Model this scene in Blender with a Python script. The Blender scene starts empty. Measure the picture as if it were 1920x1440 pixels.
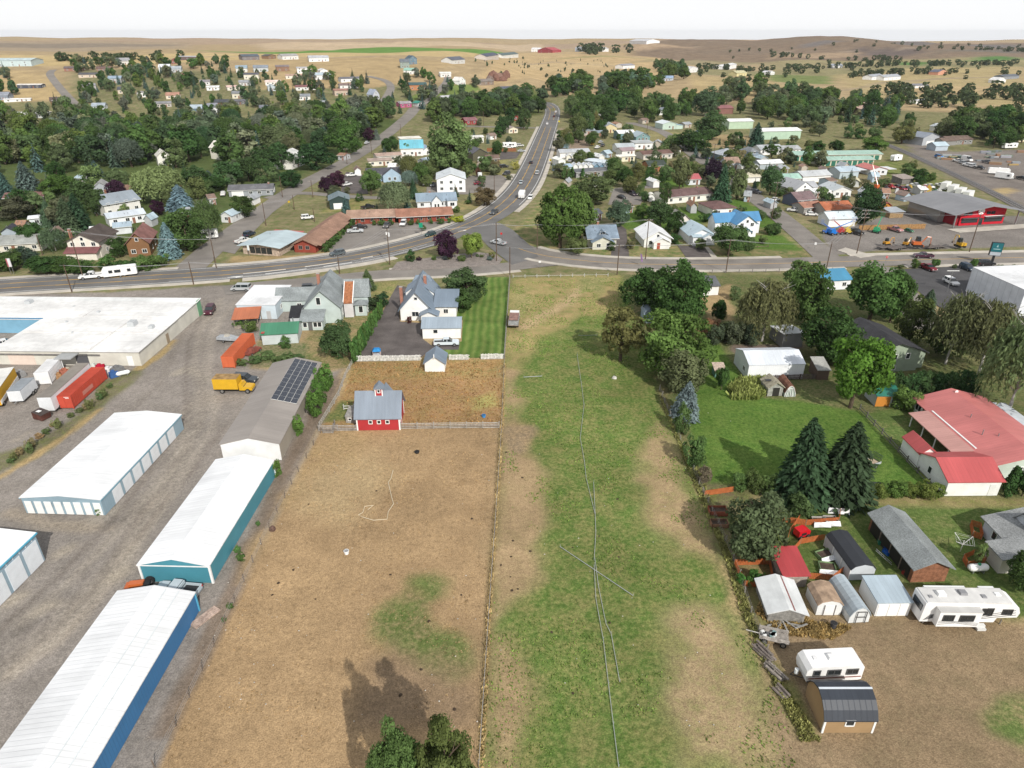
import bpy,math,random
import numpy as np
from mathutils import Vector
R=math.radians
random.seed(7);RNG=np.random.default_rng(7)
scene=bpy.context.scene
C=scene.collection
CAMH=62.0;PITCH=R(27.27);FPX=1280.0
cam_d=bpy.data.cameras.new('camera');cam_d.sensor_width=36.0;cam_d.lens=24.0
cam_d.clip_start=1.0;cam_d.clip_end=20000.0
cam=bpy.data.objects.new('camera',cam_d);C.objects.link(cam)
cam.location=(0,0,CAMH);cam.rotation_euler=(R(90)-PITCH,0,0)
scene.camera=cam
SUN_AZ=R(25);SUN_EL=R(37)
world=bpy.data.worlds.new('World');scene.world=world;world.use_nodes=True
wn=world.node_tree;wn.nodes.clear()
wo=wn.nodes.new('ShaderNodeOutputWorld');wb=wn.nodes.new('ShaderNodeBackground')
sky=wn.nodes.new('ShaderNodeTexSky');sky.sky_type='NISHITA';sky.sun_disc=False
sky.sun_elevation=SUN_EL;sky.sun_rotation=math.pi-SUN_AZ
sky.air_density=1.0;sky.dust_density=1.2;sky.ozone_density=1.0;sky.altitude=900
tc=wn.nodes.new('ShaderNodeTexCoord');mp=wn.nodes.new('ShaderNodeMapping');mp.inputs['Scale'].default_value=(1,1,3.0)
nz=wn.nodes.new('ShaderNodeTexNoise');nz.inputs['Scale'].default_value=2.2;nz.inputs['Detail'].default_value=7
rp=wn.nodes.new('ShaderNodeValToRGB');rp.color_ramp.elements[0].position=.40;rp.color_ramp.elements[1].position=.56
mx=wn.nodes.new('ShaderNodeMixRGB');mx.inputs['Color2'].default_value=(15.5,15.6,15.8,1)
mr=wn.nodes.new('ShaderNodeMath');mr.operation='MULTIPLY';mr.inputs[1].default_value=.95
L_=wn.links.new
L_(tc.outputs['Generated'],mp.inputs['Vector']);L_(mp.outputs['Vector'],nz.inputs['Vector'])
sx=wn.nodes.new('ShaderNodeSeparateXYZ');L_(tc.outputs['Generated'],sx.inputs[0]);hm=wn.nodes.new('ShaderNodeMapRange');hm.inputs['From Min'].default_value=.02;hm.inputs['From Max'].default_value=.30;hm.inputs['To Min'].default_value=.28;hm.inputs['To Max'].default_value=0
L_(sx.outputs['Z'],hm.inputs['Value']);ha=wn.nodes.new('ShaderNodeMath');ha.operation='ADD';L_(nz.outputs['Fac'],ha.inputs[0]);L_(hm.outputs['Result'],ha.inputs[1])
L_(ha.outputs[0],rp.inputs['Fac']);L_(rp.outputs['Color'],mr.inputs[0]);L_(mr.outputs[0],mx.inputs['Fac'])
L_(sky.outputs['Color'],mx.inputs['Color1']);L_(mx.outputs['Color'],wb.inputs['Color'])
wb.inputs['Strength'].default_value=0.075;L_(wb.outputs['Background'],wo.inputs['Surface'])
sun_d=bpy.data.lights.new('sun','SUN');sun_d.energy=4.8;sun_d.angle=R(0.6);sun_d.color=(1.0,.955,.88)
sun=bpy.data.objects.new('sun',sun_d);C.objects.link(sun)
sdir=Vector((-math.sin(SUN_AZ)*math.cos(SUN_EL),math.cos(SUN_AZ)*math.cos(SUN_EL),-math.sin(SUN_EL)))
sun.rotation_euler=sdir.to_track_quat('-Z','Y').to_euler()
scene.view_settings.view_transform='Standard';scene.view_settings.look='None'
scene.view_settings.exposure=-0.18;scene.view_settings.gamma=1.0
scene.render.engine='CYCLES'
scene.cycles.max_bounces=5;scene.cycles.diffuse_bounces=2;scene.cycles.transparent_max_bounces=4
def sst(a,b,t):
 t=np.clip((t-a)/(b-a),0,1);return t*t*(3-2*t)
def HT(x,y):
 x=np.asarray(x,float);y=np.asarray(y,float)
 wl=sst(60,-150,x)
 h=37*sst(420,1000,y)*wl
 h=h+30*sst(850,3000,y)*(1-.95*wl)
 rid=sst(640,800,y)*sst(-140,-20,x)*sst(420,150,x)
 h=h+13*rid*(1-sst(1300,2600,y))
 h=h+(2.2*np.sin(x/95+.6)*np.sin(y/120+x/260)+1.0*np.sin(x/37+y/51))*sst(620,1000,y)
 h=h+5.5*np.sin(x/380+1.0)*np.sin(y/470+.5)*sst(1200,2200,y)
 h=h+3.5*np.sin(x/150+y/210)*np.sin(y/170-x/330)*sst(1000,1500,y)
 hl=sst(1350,1950,y)*sst(130,380,x)*sst(1320,1020,x)*(1-.85*sst(2150,3000,y))
 h=h+hl*(20+5*np.sin(x/62+np.sin(y/140)*1.5)+2.5*np.sin(x/27+y/90))
 h=h+sst(560,700,y)*sst(1000,850,y)*sst(-160,-20,x)*sst(330,200,x)*(1.6*np.sin(x/17+y/60)+1.2*np.sin(x/9-y/41))
 h=h-np.maximum(y-3100,0)*.015
 return h
def H1(x,y):return float(HT(x,y))
_c,_s=math.cos(PITCH),math.sin(PITCH)
def ray(px,py):
 u=(px-960)/FPX;v=(720-py)/FPX
 return u,_c+v*_s,-_s+v*_c
def P(px,py,h=0.0):
 """ground point seen at a pixel of the 1920x1440 photograph"""
 dx,dy,dz=ray(px,py)
 t=20.0;tp=t;step=4.0
 while t<6000:
  x,y,z=dx*t,dy*t,CAMH+dz*t
  g=(H1(x,y)if y>400 else 0.0)+h
  if z<=g:
   a,b=tp,t
   for _ in range(24):
    m=(a+b)/2;x,y,z=dx*m,dy*m,CAMH+dz*m
    if z<=(H1(x,y)if y>400 else 0.0)+h:b=m
    else:a=m
   return Vector((dx*b,dy*b,CAMH+dz*b-h))
  tp=t;t+=step
  if t>300:step=8.0
  if t>1000:step=20.0
 return Vector((dx*t,dy*t,H1(dx*t,dy*t)))
def depth(p):return p[1]*_c+(CAMH-p[2])*_s
def ppm(p):return FPX/depth(p)
def height_for(p,ytop):
 k=(720-ytop)/FPX
 q=p[1]*(k*_c-_s)/(_c+k*_s)
 return q+CAMH-p[2]
MATS={}
def nodemat(name):
 m=bpy.data.materials.new(name);m.use_nodes=True
 nt=m.node_tree;bs=nt.nodes['Principled BSDF']
 MATS[name]=m
 return m,nt,bs
def N(nt,t,**kw):
 n=nt.nodes.new('ShaderNode'+t)
 for k,v in kw.items():
  if k in n.inputs:n.inputs[k].default_value=v
  else:setattr(n,k,v)
 return n
def coords(nt,scale=(1,1,1)):
 t=N(nt,'TexCoord');m=N(nt,'Mapping');m.inputs['Scale'].default_value=scale
 nt.links.new(t.outputs['Object'],m.inputs['Vector']);return m.outputs['Vector']
def mulcol(nt,a,fac_out,lo,hi,p0=.3,p1=.7):
 r=N(nt,'MapRange');r.inputs['From Min'].default_value=p0;r.inputs['From Max'].default_value=p1
 r.inputs['To Min'].default_value=lo;r.inputs['To Max'].default_value=hi
 nt.links.new(fac_out,r.inputs['Value'])
 m=N(nt,'VectorMath',operation='MULTIPLY')
 nt.links.new(a,m.inputs[0]);nt.links.new(r.outputs['Result'],m.inputs[1]);return m.outputs['Vector']
def paint(name,rough=.6,spec=.3,grime=(.86,1.1),nscale=.7,ribs=None,ribsc=2.0,fine=None,metal=0,bump=.25,streak=None):
 """material whose base colour is the object's own colour, with grime and optional ribs"""
 m,nt,bs=nodemat(name)
 oi=N(nt,'ObjectInfo');v=coords(nt)
 n=N(nt,'TexNoise',Scale=nscale,Detail=6.0);nt.links.new(v,n.inputs['Vector'])
 col=mulcol(nt,oi.outputs['Color'],n.outputs['Fac'],*grime)
 if fine:
  n2=N(nt,'TexNoise',Scale=fine[0],Detail=2.0);nt.links.new(v,n2.inputs['Vector'])
  col=mulcol(nt,col,n2.outputs['Fac'],fine[1],fine[2])
 if streak:
  sv=coords(nt,streak);n3=N(nt,'TexNoise',Scale=1.0,Detail=7.0,Roughness=.7);nt.links.new(sv,n3.inputs['Vector']);col=mulcol(nt,col,n3.outputs['Fac'],.86,1.08)
 if ribs:
  w=N(nt,'TexWave',wave_type='BANDS',bands_direction=ribs,wave_profile='SAW');w.inputs['Scale'].default_value=ribsc
  nt.links.new(v,w.inputs['Vector'])
  pr=N(nt,'ValToRGB');e=pr.color_ramp.elements
  e[0].position=0;e[0].color=(1,1,1,1);e[1].position=.16;e[1].color=(0,0,0,1)
  nt.links.new(w.outputs['Fac'],pr.inputs['Fac'])
  b=N(nt,'Bump');b.inputs['Strength'].default_value=bump;b.inputs['Distance'].default_value=.05
  nt.links.new(pr.outputs['Color'],b.inputs['Height']);nt.links.new(b.outputs['Normal'],bs.inputs['Normal'])
  col=mulcol(nt,col,pr.outputs['Color'],1.0,.86,0,1)
 nt.links.new(col,bs.inputs['Base Color'])
 bs.inputs['Roughness'].default_value=rough;bs.inputs['Specular IOR Level'].default_value=spec;bs.inputs['Metallic'].default_value=metal
 return m
paint('siding',.65,.3,(.88,1.06),.5,'Z',.9,bump=.15)
paint('plainwall',.7,.25,(.85,1.06),.45)
paint('ribwall_x',.5,.35,(.92,1.05),.4,'X',.7)
paint('ribwall_y',.5,.35,(.92,1.05),.4,'Y',.7)
paint('metal_x',.5,.35,(.86,1.06),.15,'X',.55,bump=.3,streak=(1.1,.12,.12))
paint('metal_y',.5,.35,(.86,1.06),.15,'Y',.55,bump=.3,streak=(.12,1.1,.12))
paint('shingle',.95,.1,(.78,1.18),.35,'Z',2.2,fine=(6,.72,1.25),bump=.1,streak=(.5,.5,.5))
paint('rusty',.85,.2,(.55,1.15),1.2,'X',1.0)
paint('flatroof',.85,.15,(.74,1.06),.10,fine=(.9,.9,1.04),streak=(.3,.05,.3))
paint('carpaint',.28,.5,(.95,1.03),.8)
paint('canvas',.9,.05,(.75,1.1),1.5)
paint('wood',.9,.1,(.6,1.2),2.0,fine=(9,.75,1.2))
paint('plain',.6,.3,(.92,1.05),1.0)
paint('stone',.9,.1,(.6,1.25),1.6,fine=(7,.8,1.2))
paint('brick',.9,.1,(.8,1.15),2.5,'Z',3.0)
def flat(name,col,rough=.5,metal=0,spec=.4):
 m,nt,bs=nodemat(name);bs.inputs['Base Color'].default_value=(*col,1);bs.inputs['Roughness'].default_value=rough
 bs.inputs['Metallic'].default_value=metal;bs.inputs['Specular IOR Level'].default_value=spec;return m
flat('glass',(.02,.026,.03),.08,0,.7);flat('rubber',(.018,.018,.018),.8);flat('steel',(.42,.43,.44),.35,.8)
flat('white',(.80,.80,.78),.5);flat('black',(.02,.02,.022),.5);flat('lamp_red',(.45,.02,.02),.3);flat('lamp_white',(.8,.8,.75),.2)
flat('yellow_line',(.62,.36,.06),.8,0,.1);flat('white_line',(.72,.72,.70),.8,0,.1)
def leafmat(name,lo=.55,hi=1.5,sc=.45,trans=.3):
 m=bpy.data.materials.new(name);m.use_nodes=True;nt=m.node_tree;nt.nodes.clear();MATS[name]=m
 o=N(nt,'OutputMaterial');oi=N(nt,'ObjectInfo');v=coords(nt)
 n=N(nt,'TexNoise',Scale=sc,Detail=5.0);nt.links.new(v,n.inputs['Vector'])
 at=N(nt,'Attribute',attribute_name='tone')
 col=mulcol(nt,oi.outputs['Color'],n.outputs['Fac'],lo,hi)
 col=mulcol(nt,col,at.outputs['Fac'],.6,1.45,0,1)
 d=N(nt,'BsdfDiffuse');tr=N(nt,'BsdfTranslucent');mi=N(nt,'MixShader');mi.inputs[0].default_value=trans
 nt.links.new(col,d.inputs['Color']);nt.links.new(col,tr.inputs['Color'])
 nt.links.new(d.outputs[0],mi.inputs[1]);nt.links.new(tr.outputs[0],mi.inputs[2]);nt.links.new(mi.outputs[0],o.inputs['Surface'])
leafmat('leaf',.6,1.4,.45,.35);leafmat('needle',.65,1.35,.8,.2)
def ground_mat(name,color_sockets,scales=((1.3,.8,1.2),(9,.75,1.28)),rough=.95,bump=.5,bsc=3.0):
 """colour given; noise at two scales and fine relief"""
 m,nt,bs=nodemat(name);v=coords(nt)
 rgb=N(nt,'RGB');rgb.outputs[0].default_value=(*color_sockets,1);col=rgb.outputs[0]
 for sc,lo,hi in scales:
  n=N(nt,'TexNoise',Scale=sc,Detail=5.0);nt.links.new(v,n.inputs['Vector']);col=mulcol(nt,col,n.outputs['Fac'],lo,hi)
 nt.links.new(col,bs.inputs['Base Color']);bs.inputs['Roughness'].default_value=rough;bs.inputs['Specular IOR Level'].default_value=.12
 if bump:
  n=N(nt,'TexNoise',Scale=bsc,Detail=4.0);nt.links.new(v,n.inputs['Vector'])
  b=N(nt,'Bump');b.inputs['Strength'].default_value=bump;b.inputs['Distance'].default_value=.1
  nt.links.new(n.outputs['Fac'],b.inputs['Height']);nt.links.new(b.outputs['Normal'],bs.inputs['Normal'])
 return m
ground_mat('asphalt',(.15,.146,.142),((.12,.85,1.18),(4,.88,1.12)),.85,.1)
ground_mat('old_asphalt',(.225,.205,.185),((.15,.82,1.15),(3,.88,1.12)),.9,.15)
ground_mat('dark_asphalt',(.085,.083,.085),((.2,.82,1.15),(4,.85,1.15)),.85,.1)
ground_mat('drive',(.12,.105,.10),((.3,.75,1.2),(4,.85,1.15)),.9,.1)
ground_mat('concrete',(.50,.46,.40),((.3,.8,1.1),(5,.92,1.06)),.9,.1)
ground_mat('rockbed',(.24,.21,.19),((.8,.8,1.2),(7,.5,1.5)),.95,.8,6)
ground_mat('ballast',(.17,.155,.145),((.5,.8,1.15),(6,.6,1.3)),.95,.5,6)
class MB:
 def __init__(s):s.v=[];s.f=[]
 def add(s,vs,fs):
  o=len(s.v);s.v+=[tuple(p)for p in vs];s.f+=[tuple(i+o for i in f)for f in fs];return s
 def box(s,x0,x1,y0,y1,z0,z1):
  return s.add([(x0,y0,z0),(x1,y0,z0),(x1,y1,z0),(x0,y1,z0),(x0,y0,z1),(x1,y0,z1),(x1,y1,z1),(x0,y1,z1)],[(0,3,2,1),(4,5,6,7),(0,1,5,4),(1,2,6,5),(2,3,7,6),(3,0,4,7)])
 def taper(s,x0,x1,y0,y1,z0,z1,ix0,ix1,iy):
  """box whose top is inset: ix0 at x0, ix1 at x1, iy on both sides"""
  return s.add([(x0,y0,z0),(x1,y0,z0),(x1,y1,z0),(x0,y1,z0),(x0+ix0,y0+iy,z1),(x1-ix1,y0+iy,z1),(x1-ix1,y1-iy,z1),(x0+ix0,y1-iy,z1)],[(0,3,2,1),(4,5,6,7),(0,1,5,4),(1,2,6,5),(2,3,7,6),(3,0,4,7)])
 def extr(s,poly,y0,y1,axis='y'):
  """polygon in (a, z) extruded along y (axis y) or x (axis x)"""
  n=len(poly)
  f=(lambda a,z,t:(a,t,z))if axis=='y' else(lambda a,z,t:(t,a,z))
  vs=[f(a,z,y0)for a,z in poly]+[f(a,z,y1)for a,z in poly]
  fs=[tuple(range(n)),tuple(range(2*n-1,n-1,-1))]+[(i,n+i,n+(i+1)%n,(i+1)%n)for i in range(n)]
  return s.add(vs,fs)
 def tube(s,pts,rad,seg=6,cap=True):
  pts=[Vector(p)for p in pts]
  if not hasattr(rad,'__len__'):rad=[rad]*len(pts)
  rings=[]
  for i,p in enumerate(pts):
   d=(pts[min(i+1,len(pts)-1)]-pts[max(i-1,0)]).normalized()
   a=d.orthogonal().normalized();b=d.cross(a)
   rings.append([p+(a*math.cos(2*math.pi*k/seg)+b*math.sin(2*math.pi*k/seg))*rad[i]for k in range(seg)])
  vs=[q for r in rings for q in r];fs=[]
  for i in range(len(pts)-1):
   for k in range(seg):fs.append((i*seg+k,i*seg+(k+1)%seg,(i+1)*seg+(k+1)%seg,(i+1)*seg+k))
  if cap:fs+=[tuple(range(seg-1,-1,-1)),tuple((len(pts)-1)*seg+k for k in range(seg))]
  return s.add(vs,fs)
 def cyl(s,c,r,h,axis='z',seg=14):
  d={'x':Vector((1,0,0)),'y':Vector((0,1,0)),'z':Vector((0,0,1))}[axis]*(h/2)
  return s.tube([Vector(c)-d,Vector(c)+d],r,seg)
 def mesh(s,name,mat):
  me=bpy.data.meshes.new(name);me.from_pydata(s.v,[],s.f)
  me.materials.append(MATS[mat]if isinstance(mat,str)else mat);return me
 def obj(s,name,mat,parent=None,color=None,loc=(0,0,0),rz=0):
  return ob(name,s.mesh(name,mat),parent,color,loc,rz)
def ob(name,me,parent=None,color=None,loc=(0,0,0),rz=0):
 o=bpy.data.objects.new(name,me);C.objects.link(o)
 o.location=loc
 if rz:o.rotation_euler=(0,0,rz)
 if parent:o.parent=parent
 if color:o.color=(*color[:3],1)
 return o
def tag(o,label,cat=None,group=None,kind=None):
 if label:o['label']=label
 if cat:o['category']=cat
 if group:o['group']=group
 if kind:o['kind']=kind
 return o
def thing(name,label,cat,loc,rz=0,group=None):
 return tag(ob(name,None,None,None,loc,rz),label,cat,group)
def struct(o):o['kind']='structure';return o
def np_mesh(name,V,F,mat,tone=None):
 me=bpy.data.meshes.new(name);nf=len(F);k=F.shape[1]
 me.vertices.add(len(V));me.vertices.foreach_set('co',np.ascontiguousarray(V,dtype=np.float32).ravel())
 me.loops.add(nf*k);me.loops.foreach_set('vertex_index',np.ascontiguousarray(F,dtype=np.int32).ravel())
 me.polygons.add(nf);me.polygons.foreach_set('loop_start',np.arange(0,nf*k,k,dtype=np.int32))
 me.update(calc_edges=True)
 if tone is not None:
  a=me.attributes.new('tone','FLOAT','POINT');a.data.foreach_set('value',np.ascontiguousarray(tone,dtype=np.float32))
 me.materials.append(MATS[mat]);return me
def vnoise(x,y,s,seed=0):
 """cheap smooth value noise"""
 x=np.asarray(x)/s;y=np.asarray(y)/s
 xi=np.floor(x).astype(np.int64);yi=np.floor(y).astype(np.int64);fx=x-xi;fy=y-yi
 fx=fx*fx*(3-2*fx);fy=fy*fy*(3-2*fy)
 def h(a,b):
  n=(a*374761393+b*668265263+seed*974711)&0x7fffffff
  n=((n^(n >> 13))*1274126177)&0x7fffffff
  return((n^(n >> 16))&0xffff)/65535.0
 return(h(xi,yi)*(1-fx)+h(xi+1,yi)*fx)*(1-fy)+(h(xi,yi+1)*(1-fx)+h(xi+1,yi+1)*fx)*fy
def axis_grow(a,lim,step,g):
 out=[a]
 while out[-1]<lim:step*=g;out.append(out[-1]+step)
 return out[1:]
xs=list(np.arange(-130,130.01,.8));r_=axis_grow(130,6500,.8,1.055)
xs=np.array([-t for t in r_[::-1]]+xs+r_)
ys=list(np.arange(-80,24,8))+list(np.arange(24,200,.75));ys=np.array(ys+axis_grow(ys[-1],7500,.75,1.0125))
GX,GY=np.meshgrid(xs,ys);nx,ny=len(xs),len(ys)
gx,gy=GX.ravel(),GY.ravel();gz=HT(gx,gy)
gz+=(vnoise(gx,gy,2.3,3)-.5)*.10*sst(380,150,gy)+(vnoise(gx,gy,.9,4)-.5)*.05*sst(300,120,gy)-.05
colA=np.tile(np.array([.40,.30,.165]),(len(gx),1));colB=np.tile(np.array([.33,.245,.14]),(len(gx),1));gm=np.full(len(gx),.45)
wobble=(vnoise(gx,gy,6,1)-.5)*2.2+(vnoise(gx,gy,2.2,2)-.5)*1.2
def seg_dist(px,py,poly,closed=True):
 d=np.full(px.shape,1e9);inside=np.zeros(px.shape,bool);n=len(poly)
 for i in range(n if closed else n-1):
  ax,ay=poly[i];bx,by=poly[(i+1)%n]
  ex,ey=bx-ax,by-ay;l2=ex*ex+ey*ey+1e-9
  t=np.clip(((px-ax)*ex+(py-ay)*ey)/l2,0,1)
  d=np.minimum(d,np.hypot(px-ax-t*ex,py-ay-t*ey))
  if closed:
   c=((ay>py)!=(by>py))&(px<ex*(py-ay)/(by-ay+1e-12)+ax);inside ^= c
 return d,inside
def _apply(w,idx,a,b,m):
 global colA,colB,gm
 w1=w[:,None]
 colA[idx]=colA[idx]*(1-w1)+np.array(a)*w1
 colB[idx]=colB[idx]*(1-w1)+np.array(b)*w1
 gm[idx]=gm[idx]*(1-w)+m*w
def Z(poly,a,b=None,m=.5,f=1.5,wob=1.0,op=1.0):
 """paint the land inside a region (pixel polygon on the ground): its colour a, its second colour b"""
 pts=[P(*q)for q in poly];pl=[(p.x,p.y)for p in pts]
 x0,x1=min(p[0]for p in pl)-f*3,max(p[0]for p in pl)+f*3;y0,y1=min(p[1]for p in pl)-f*3,max(p[1]for p in pl)+f*3
 idx=np.where((gx>x0)&(gx<x1)&(gy>y0)&(gy<y1))[0]
 if not len(idx):return
 d,ins=seg_dist(gx[idx],gy[idx],pl);sd=np.where(ins,d,-d)+wobble[idx]*wob
 _apply(sst(-f,f,sd)*op,idx,a,b or a,m)
def ZL(line,width,a,b=None,m=.5,f=.6,wob=.2,op=1.0):
 pts=[P(*q)for q in line];pl=[(p.x,p.y)for p in pts];w=width/2
 x0,x1=min(p[0]for p in pl)-w-f*3,max(p[0]for p in pl)+w+f*3;y0,y1=min(p[1]for p in pl)-w-f*3,max(p[1]for p in pl)+w+f*3
 idx=np.where((gx>x0)&(gx<x1)&(gy>y0)&(gy<y1))[0]
 if not len(idx):return
 d,_=seg_dist(gx[idx],gy[idx],pl,False)
 _apply(sst(-f,f,w-d+wobble[idx]*wob)*op,idx,a,b or a,m)
GOLD=(.46,.335,.165);TAN=(.42,.31,.18);STRAW=(.40,.285,.14);DRY=(.36,.248,.137);DRYD=(.285,.195,.108)
PAST=(.104,.166,.04);PASTB=(.205,.20,.076);LAWN=(.076,.148,.028);LAWNB=(.115,.175,.04);GRAVEL=(.285,.255,.228);GRAVB=(.235,.21,.185)
YARD=(.28,.225,.135);YARDG=(.125,.15,.055);DIRT=(.27,.20,.145)
Z([(-600,96),(1000,94),(2600,100),(2600,79),(-600,79)],(.40,.29,.19),(.34,.25,.17),.5,30)
Z([(-600,98),(350,92),(350,79),(-600,79)],(.30,.235,.165),(.36,.28,.18),.5,30)
Z([(500,94),(780,88),(1040,93),(1010,82),(480,82)],(.50,.38,.25),(.46,.35,.22),.5,15)
Z([(345,94),(560,97),(640,92),(700,89),(780,89),(920,95),(945,99),(900,103),(700,103),(480,100)],(.12,.24,.045),(.15,.26,.06),.4,3)
Z([(-400,128),(300,120),(480,112),(900,108),(900,101),(350,100),(-400,104)],(.48,.36,.17),(.42,.33,.17),.4,8)
Z([(900,160),(1080,150),(1250,140),(1240,104),(1000,98),(940,108)],(.48,.35,.18),(.43,.31,.16),.5,8)
Z([(1000,110),(1130,104),(1340,118),(1400,122),(1250,116)],(.26,.26,.10),(.36,.28,.14),.5,6)
Z([(1180,104),(1450,118),(1920,112),(2500,112),(2500,79),(1200,79)],(.235,.168,.112),(.195,.145,.10),.5,25)
Z([(1600,103),(1690,106),(1730,100),(1720,92),(1600,90)],(.15,.12,.10),(.13,.10,.09),.5,12)  # cloud shade painted into the land colour as a darker patch
Z([(1440,116),(1920,108),(2500,108),(2500,122),(1920,124),(1440,132)],(.16,.20,.08),(.30,.25,.13),.6,15)
Z([(1670,125),(1740,124),(1740,116),(1680,117)],(.08,.17,.04),(.10,.2,.05),.5,5)
Z([(1815,116),(1900,114),(1905,105),(1830,109)],(.08,.17,.05),(.1,.2,.05),.5,5)
Z([(1300,128),(1640,122),(1920,118),(1920,130),(1640,136),(1300,138)],(.19,.195,.085),(.30,.25,.13),.5,12)
Z([(1180,118),(1300,122),(1440,118),(1300,112)],(.24,.22,.11),(.33,.26,.15),.5,10)
Z([(1440,152),(1560,158),(1560,142),(1440,140)],(.13,.19,.05),(.2,.22,.08),.5,3)
Z([(1290,140),(1445,150),(1560,185),(1480,190),(1300,175)],(.43,.32,.16),(.36,.28,.14),.5,5)
Z([(1560,142),(1700,128),(1920,125),(1920,200),(1620,185)],(.43,.325,.165),(.34,.28,.13),.5,8)
for pl_,ca in(([(-300,92),(60,90),(330,86),(330,83),(-300,84)],(.26,.21,.155)),([(560,86),(760,87),(900,84),(560,83)],(.56,.43,.28)),([(0,110),(240,106),(420,104),(420,101),(0,103)],(.52,.39,.19)),([(1250,98),(1420,104),(1500,98),(1400,92)],(.22,.165,.115)),([(1060,92),(1200,95),(1300,90),(1150,87)],(.42,.30,.19)),([(1440,110),(1600,106),(1620,98),(1460,100)],(.36,.26,.165)),([(1740,104),(1920,100),(1920,94),(1760,96)],(.17,.15,.12)),([(1500,90),(1920,88),(1920,83),(1500,84)],(.19,.165,.15)),([(1640,175),(1920,178),(1920,160),(1660,158)],(.47,.35,.18)),([(1720,190),(1800,192),(1850,182),(1740,180)],(.2,.21,.08)),([(700,128),(760,132),(760,118),(700,116)],(.50,.38,.20)),([(500,150),(640,142),(660,130),(500,132)],(.36,.26,.14)),([(970,128),(1100,128),(1200,122),(1100,116),(970,118)],(.52,.385,.20))):
 Z(pl_,ca,tuple(c*.88 for c in ca),.5,12)
for ln in([(1040,100),(1200,108),(1440,124),(1640,132)],[(940,112),(1040,116),(1160,124)],[(1560,170),(1720,150),(1920,140)],[(300,112),(480,106),(700,106)],[(1300,88),(1500,96),(1700,90)]):ZL(ln,7,(.30,.235,.17),None,.5,3,1)
Z([(-500,570),(2400,570),(2400,235),(1560,200),(1250,185),(1000,178),(720,158),(600,145),(480,138),(300,128),(140,130),(110,190),(-500,190)],YARD,YARDG,.5,12)
Z([(-300,480),(350,470),(470,380),(700,270),(760,225),(640,215),(300,235),(-300,240)],(.11,.13,.05),(.075,.11,.035),.5,8)
Z([(880,215),(1015,215),(1025,170),(1190,150),(1000,165)],(.15,.16,.06),(.10,.13,.04),.5,6)
Z([(40,190),(130,185),(95,140),(20,130),(-60,140),(-60,185)],(.45,.33,.16),(.40,.30,.16),.5,4)
Z([(490,168),(700,165),(800,140),(870,120),(600,108),(490,112)],(.42,.31,.16),(.37,.27,.14),.5,5)
Z([(755,190),(860,180),(905,168),(890,158),(780,176)],(.13,.20,.05),(.17,.21,.06),.5,2)
Z([(950,340),(905,345),(915,300),(950,285)],(.17,.2,.06),(.30,.25,.12),.5,2)
Z([(1040,300),(1100,290),(1110,245),(1050,240)],(.29,.225,.165),(.25,.19,.14),.5,2)
Z([(1120,240),(1290,250),(1330,270),(1200,262)],(.2,.2,.08),(.3,.25,.13),.5,2)
Z([(1200,268),(1360,278),(1420,275),(1420,255),(1300,250)],(.36,.27,.14),(.3,.23,.13),.5,2)
Z([(1500,420),(1720,380),(1650,320),(1500,330)],(.28,.215,.14),(.2,.19,.09),.5,3)
Z([(1600,310),(1690,300),(1920,420),(1920,440),(1760,380),(1660,330)],(.33,.27,.13),(.13,.17,.05),.55,3)
Z([(1690,262),(1790,285),(1920,280),(2300,290),(2300,470),(1920,392),(1720,298)],(.22,.195,.17),(.19,.165,.15),.5,2)
Z([(1850,358),(1885,350),(1910,358),(1880,366)],(.40,.31,.16),(.36,.27,.14),.5,1.5)
Z([(1560,478),(1640,470),(1920,462),(2300,460),(2300,405),(1900,405),(1700,395),(1660,405),(1560,432),(1540,440)],(.225,.205,.185),(.20,.18,.165),.5,.8,.3)
Z([(955,440),(1000,470),(1130,488),(1410,488),(1540,482),(1530,470),(1480,440),(1380,412),(1180,430),(1040,395),(1020,372)],(.34,.26,.14),(.10,.15,.045),.5,1.0)
Z([(1165,395),(1320,385),(1350,410),(1260,430),(1170,430)],LAWN,LAWNB,.5,1.0)
Z([(1380,372),(1440,395),(1480,430),(1420,425),(1340,400),(1330,384)],LAWNB,LAWN,.5,1.0)
Z([(1385,440),(1470,440),(1500,468),(1390,468)],LAWN,LAWNB,.5,1.0)
Z([(1205,330),(1290,333),(1290,350),(1200,352)],LAWN,LAWNB,.5,1.0)
Z([(435,480),(560,478),(620,472),(600,482),(480,498),(420,502)],(.40,.29,.15),(.3,.23,.12),.5,1)
Z([(480,400),(520,378),(480,372),(440,380)],(.33,.26,.13),(.17,.18,.06),.5,1)
Z([(600,400),(690,392),(700,375),(640,372)],(.34,.27,.13),(.14,.17,.05),.5,1)
Z([(860,395),(905,390),(930,372),(900,365),(860,380)],(.36,.28,.14),(.2,.2,.08),.5,1)
Z([(-400,560),(200,548),(420,535),(560,545),(565,600),(480,640),(470,690),(600,700),(645,690),(600,800),(330,1360),(255,1600),(-500,1600)],GRAVEL,GRAVB,.5,.9,.35)
Z([(470,690),(485,640),(560,640),(650,640),(640,690),(560,680),(500,690)],(.12,.16,.06),(.24,.2,.12),.5,1)
Z([(-100,880),(60,830),(150,775),(190,715),(265,690),(262,705),(215,745),(165,790),(70,855),(-100,930)],(.20,.175,.12),(.14,.15,.06),.5,.8,.5)
ZL([(-60,930),(60,858),(130,812),(185,768)],1.1,(.38,.28,.14),None,.5,.4,.2)
ZL([(262,690),(300,665),(325,640)],1.6,(.36,.27,.13),None,.5,.5,.3)
Z([(395,1160),(520,880),(610,720),(640,690),(640,720),(560,870),(330,1380),(290,1380)],(.225,.175,.135),(.185,.145,.11),.5,.6,.4)
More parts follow.
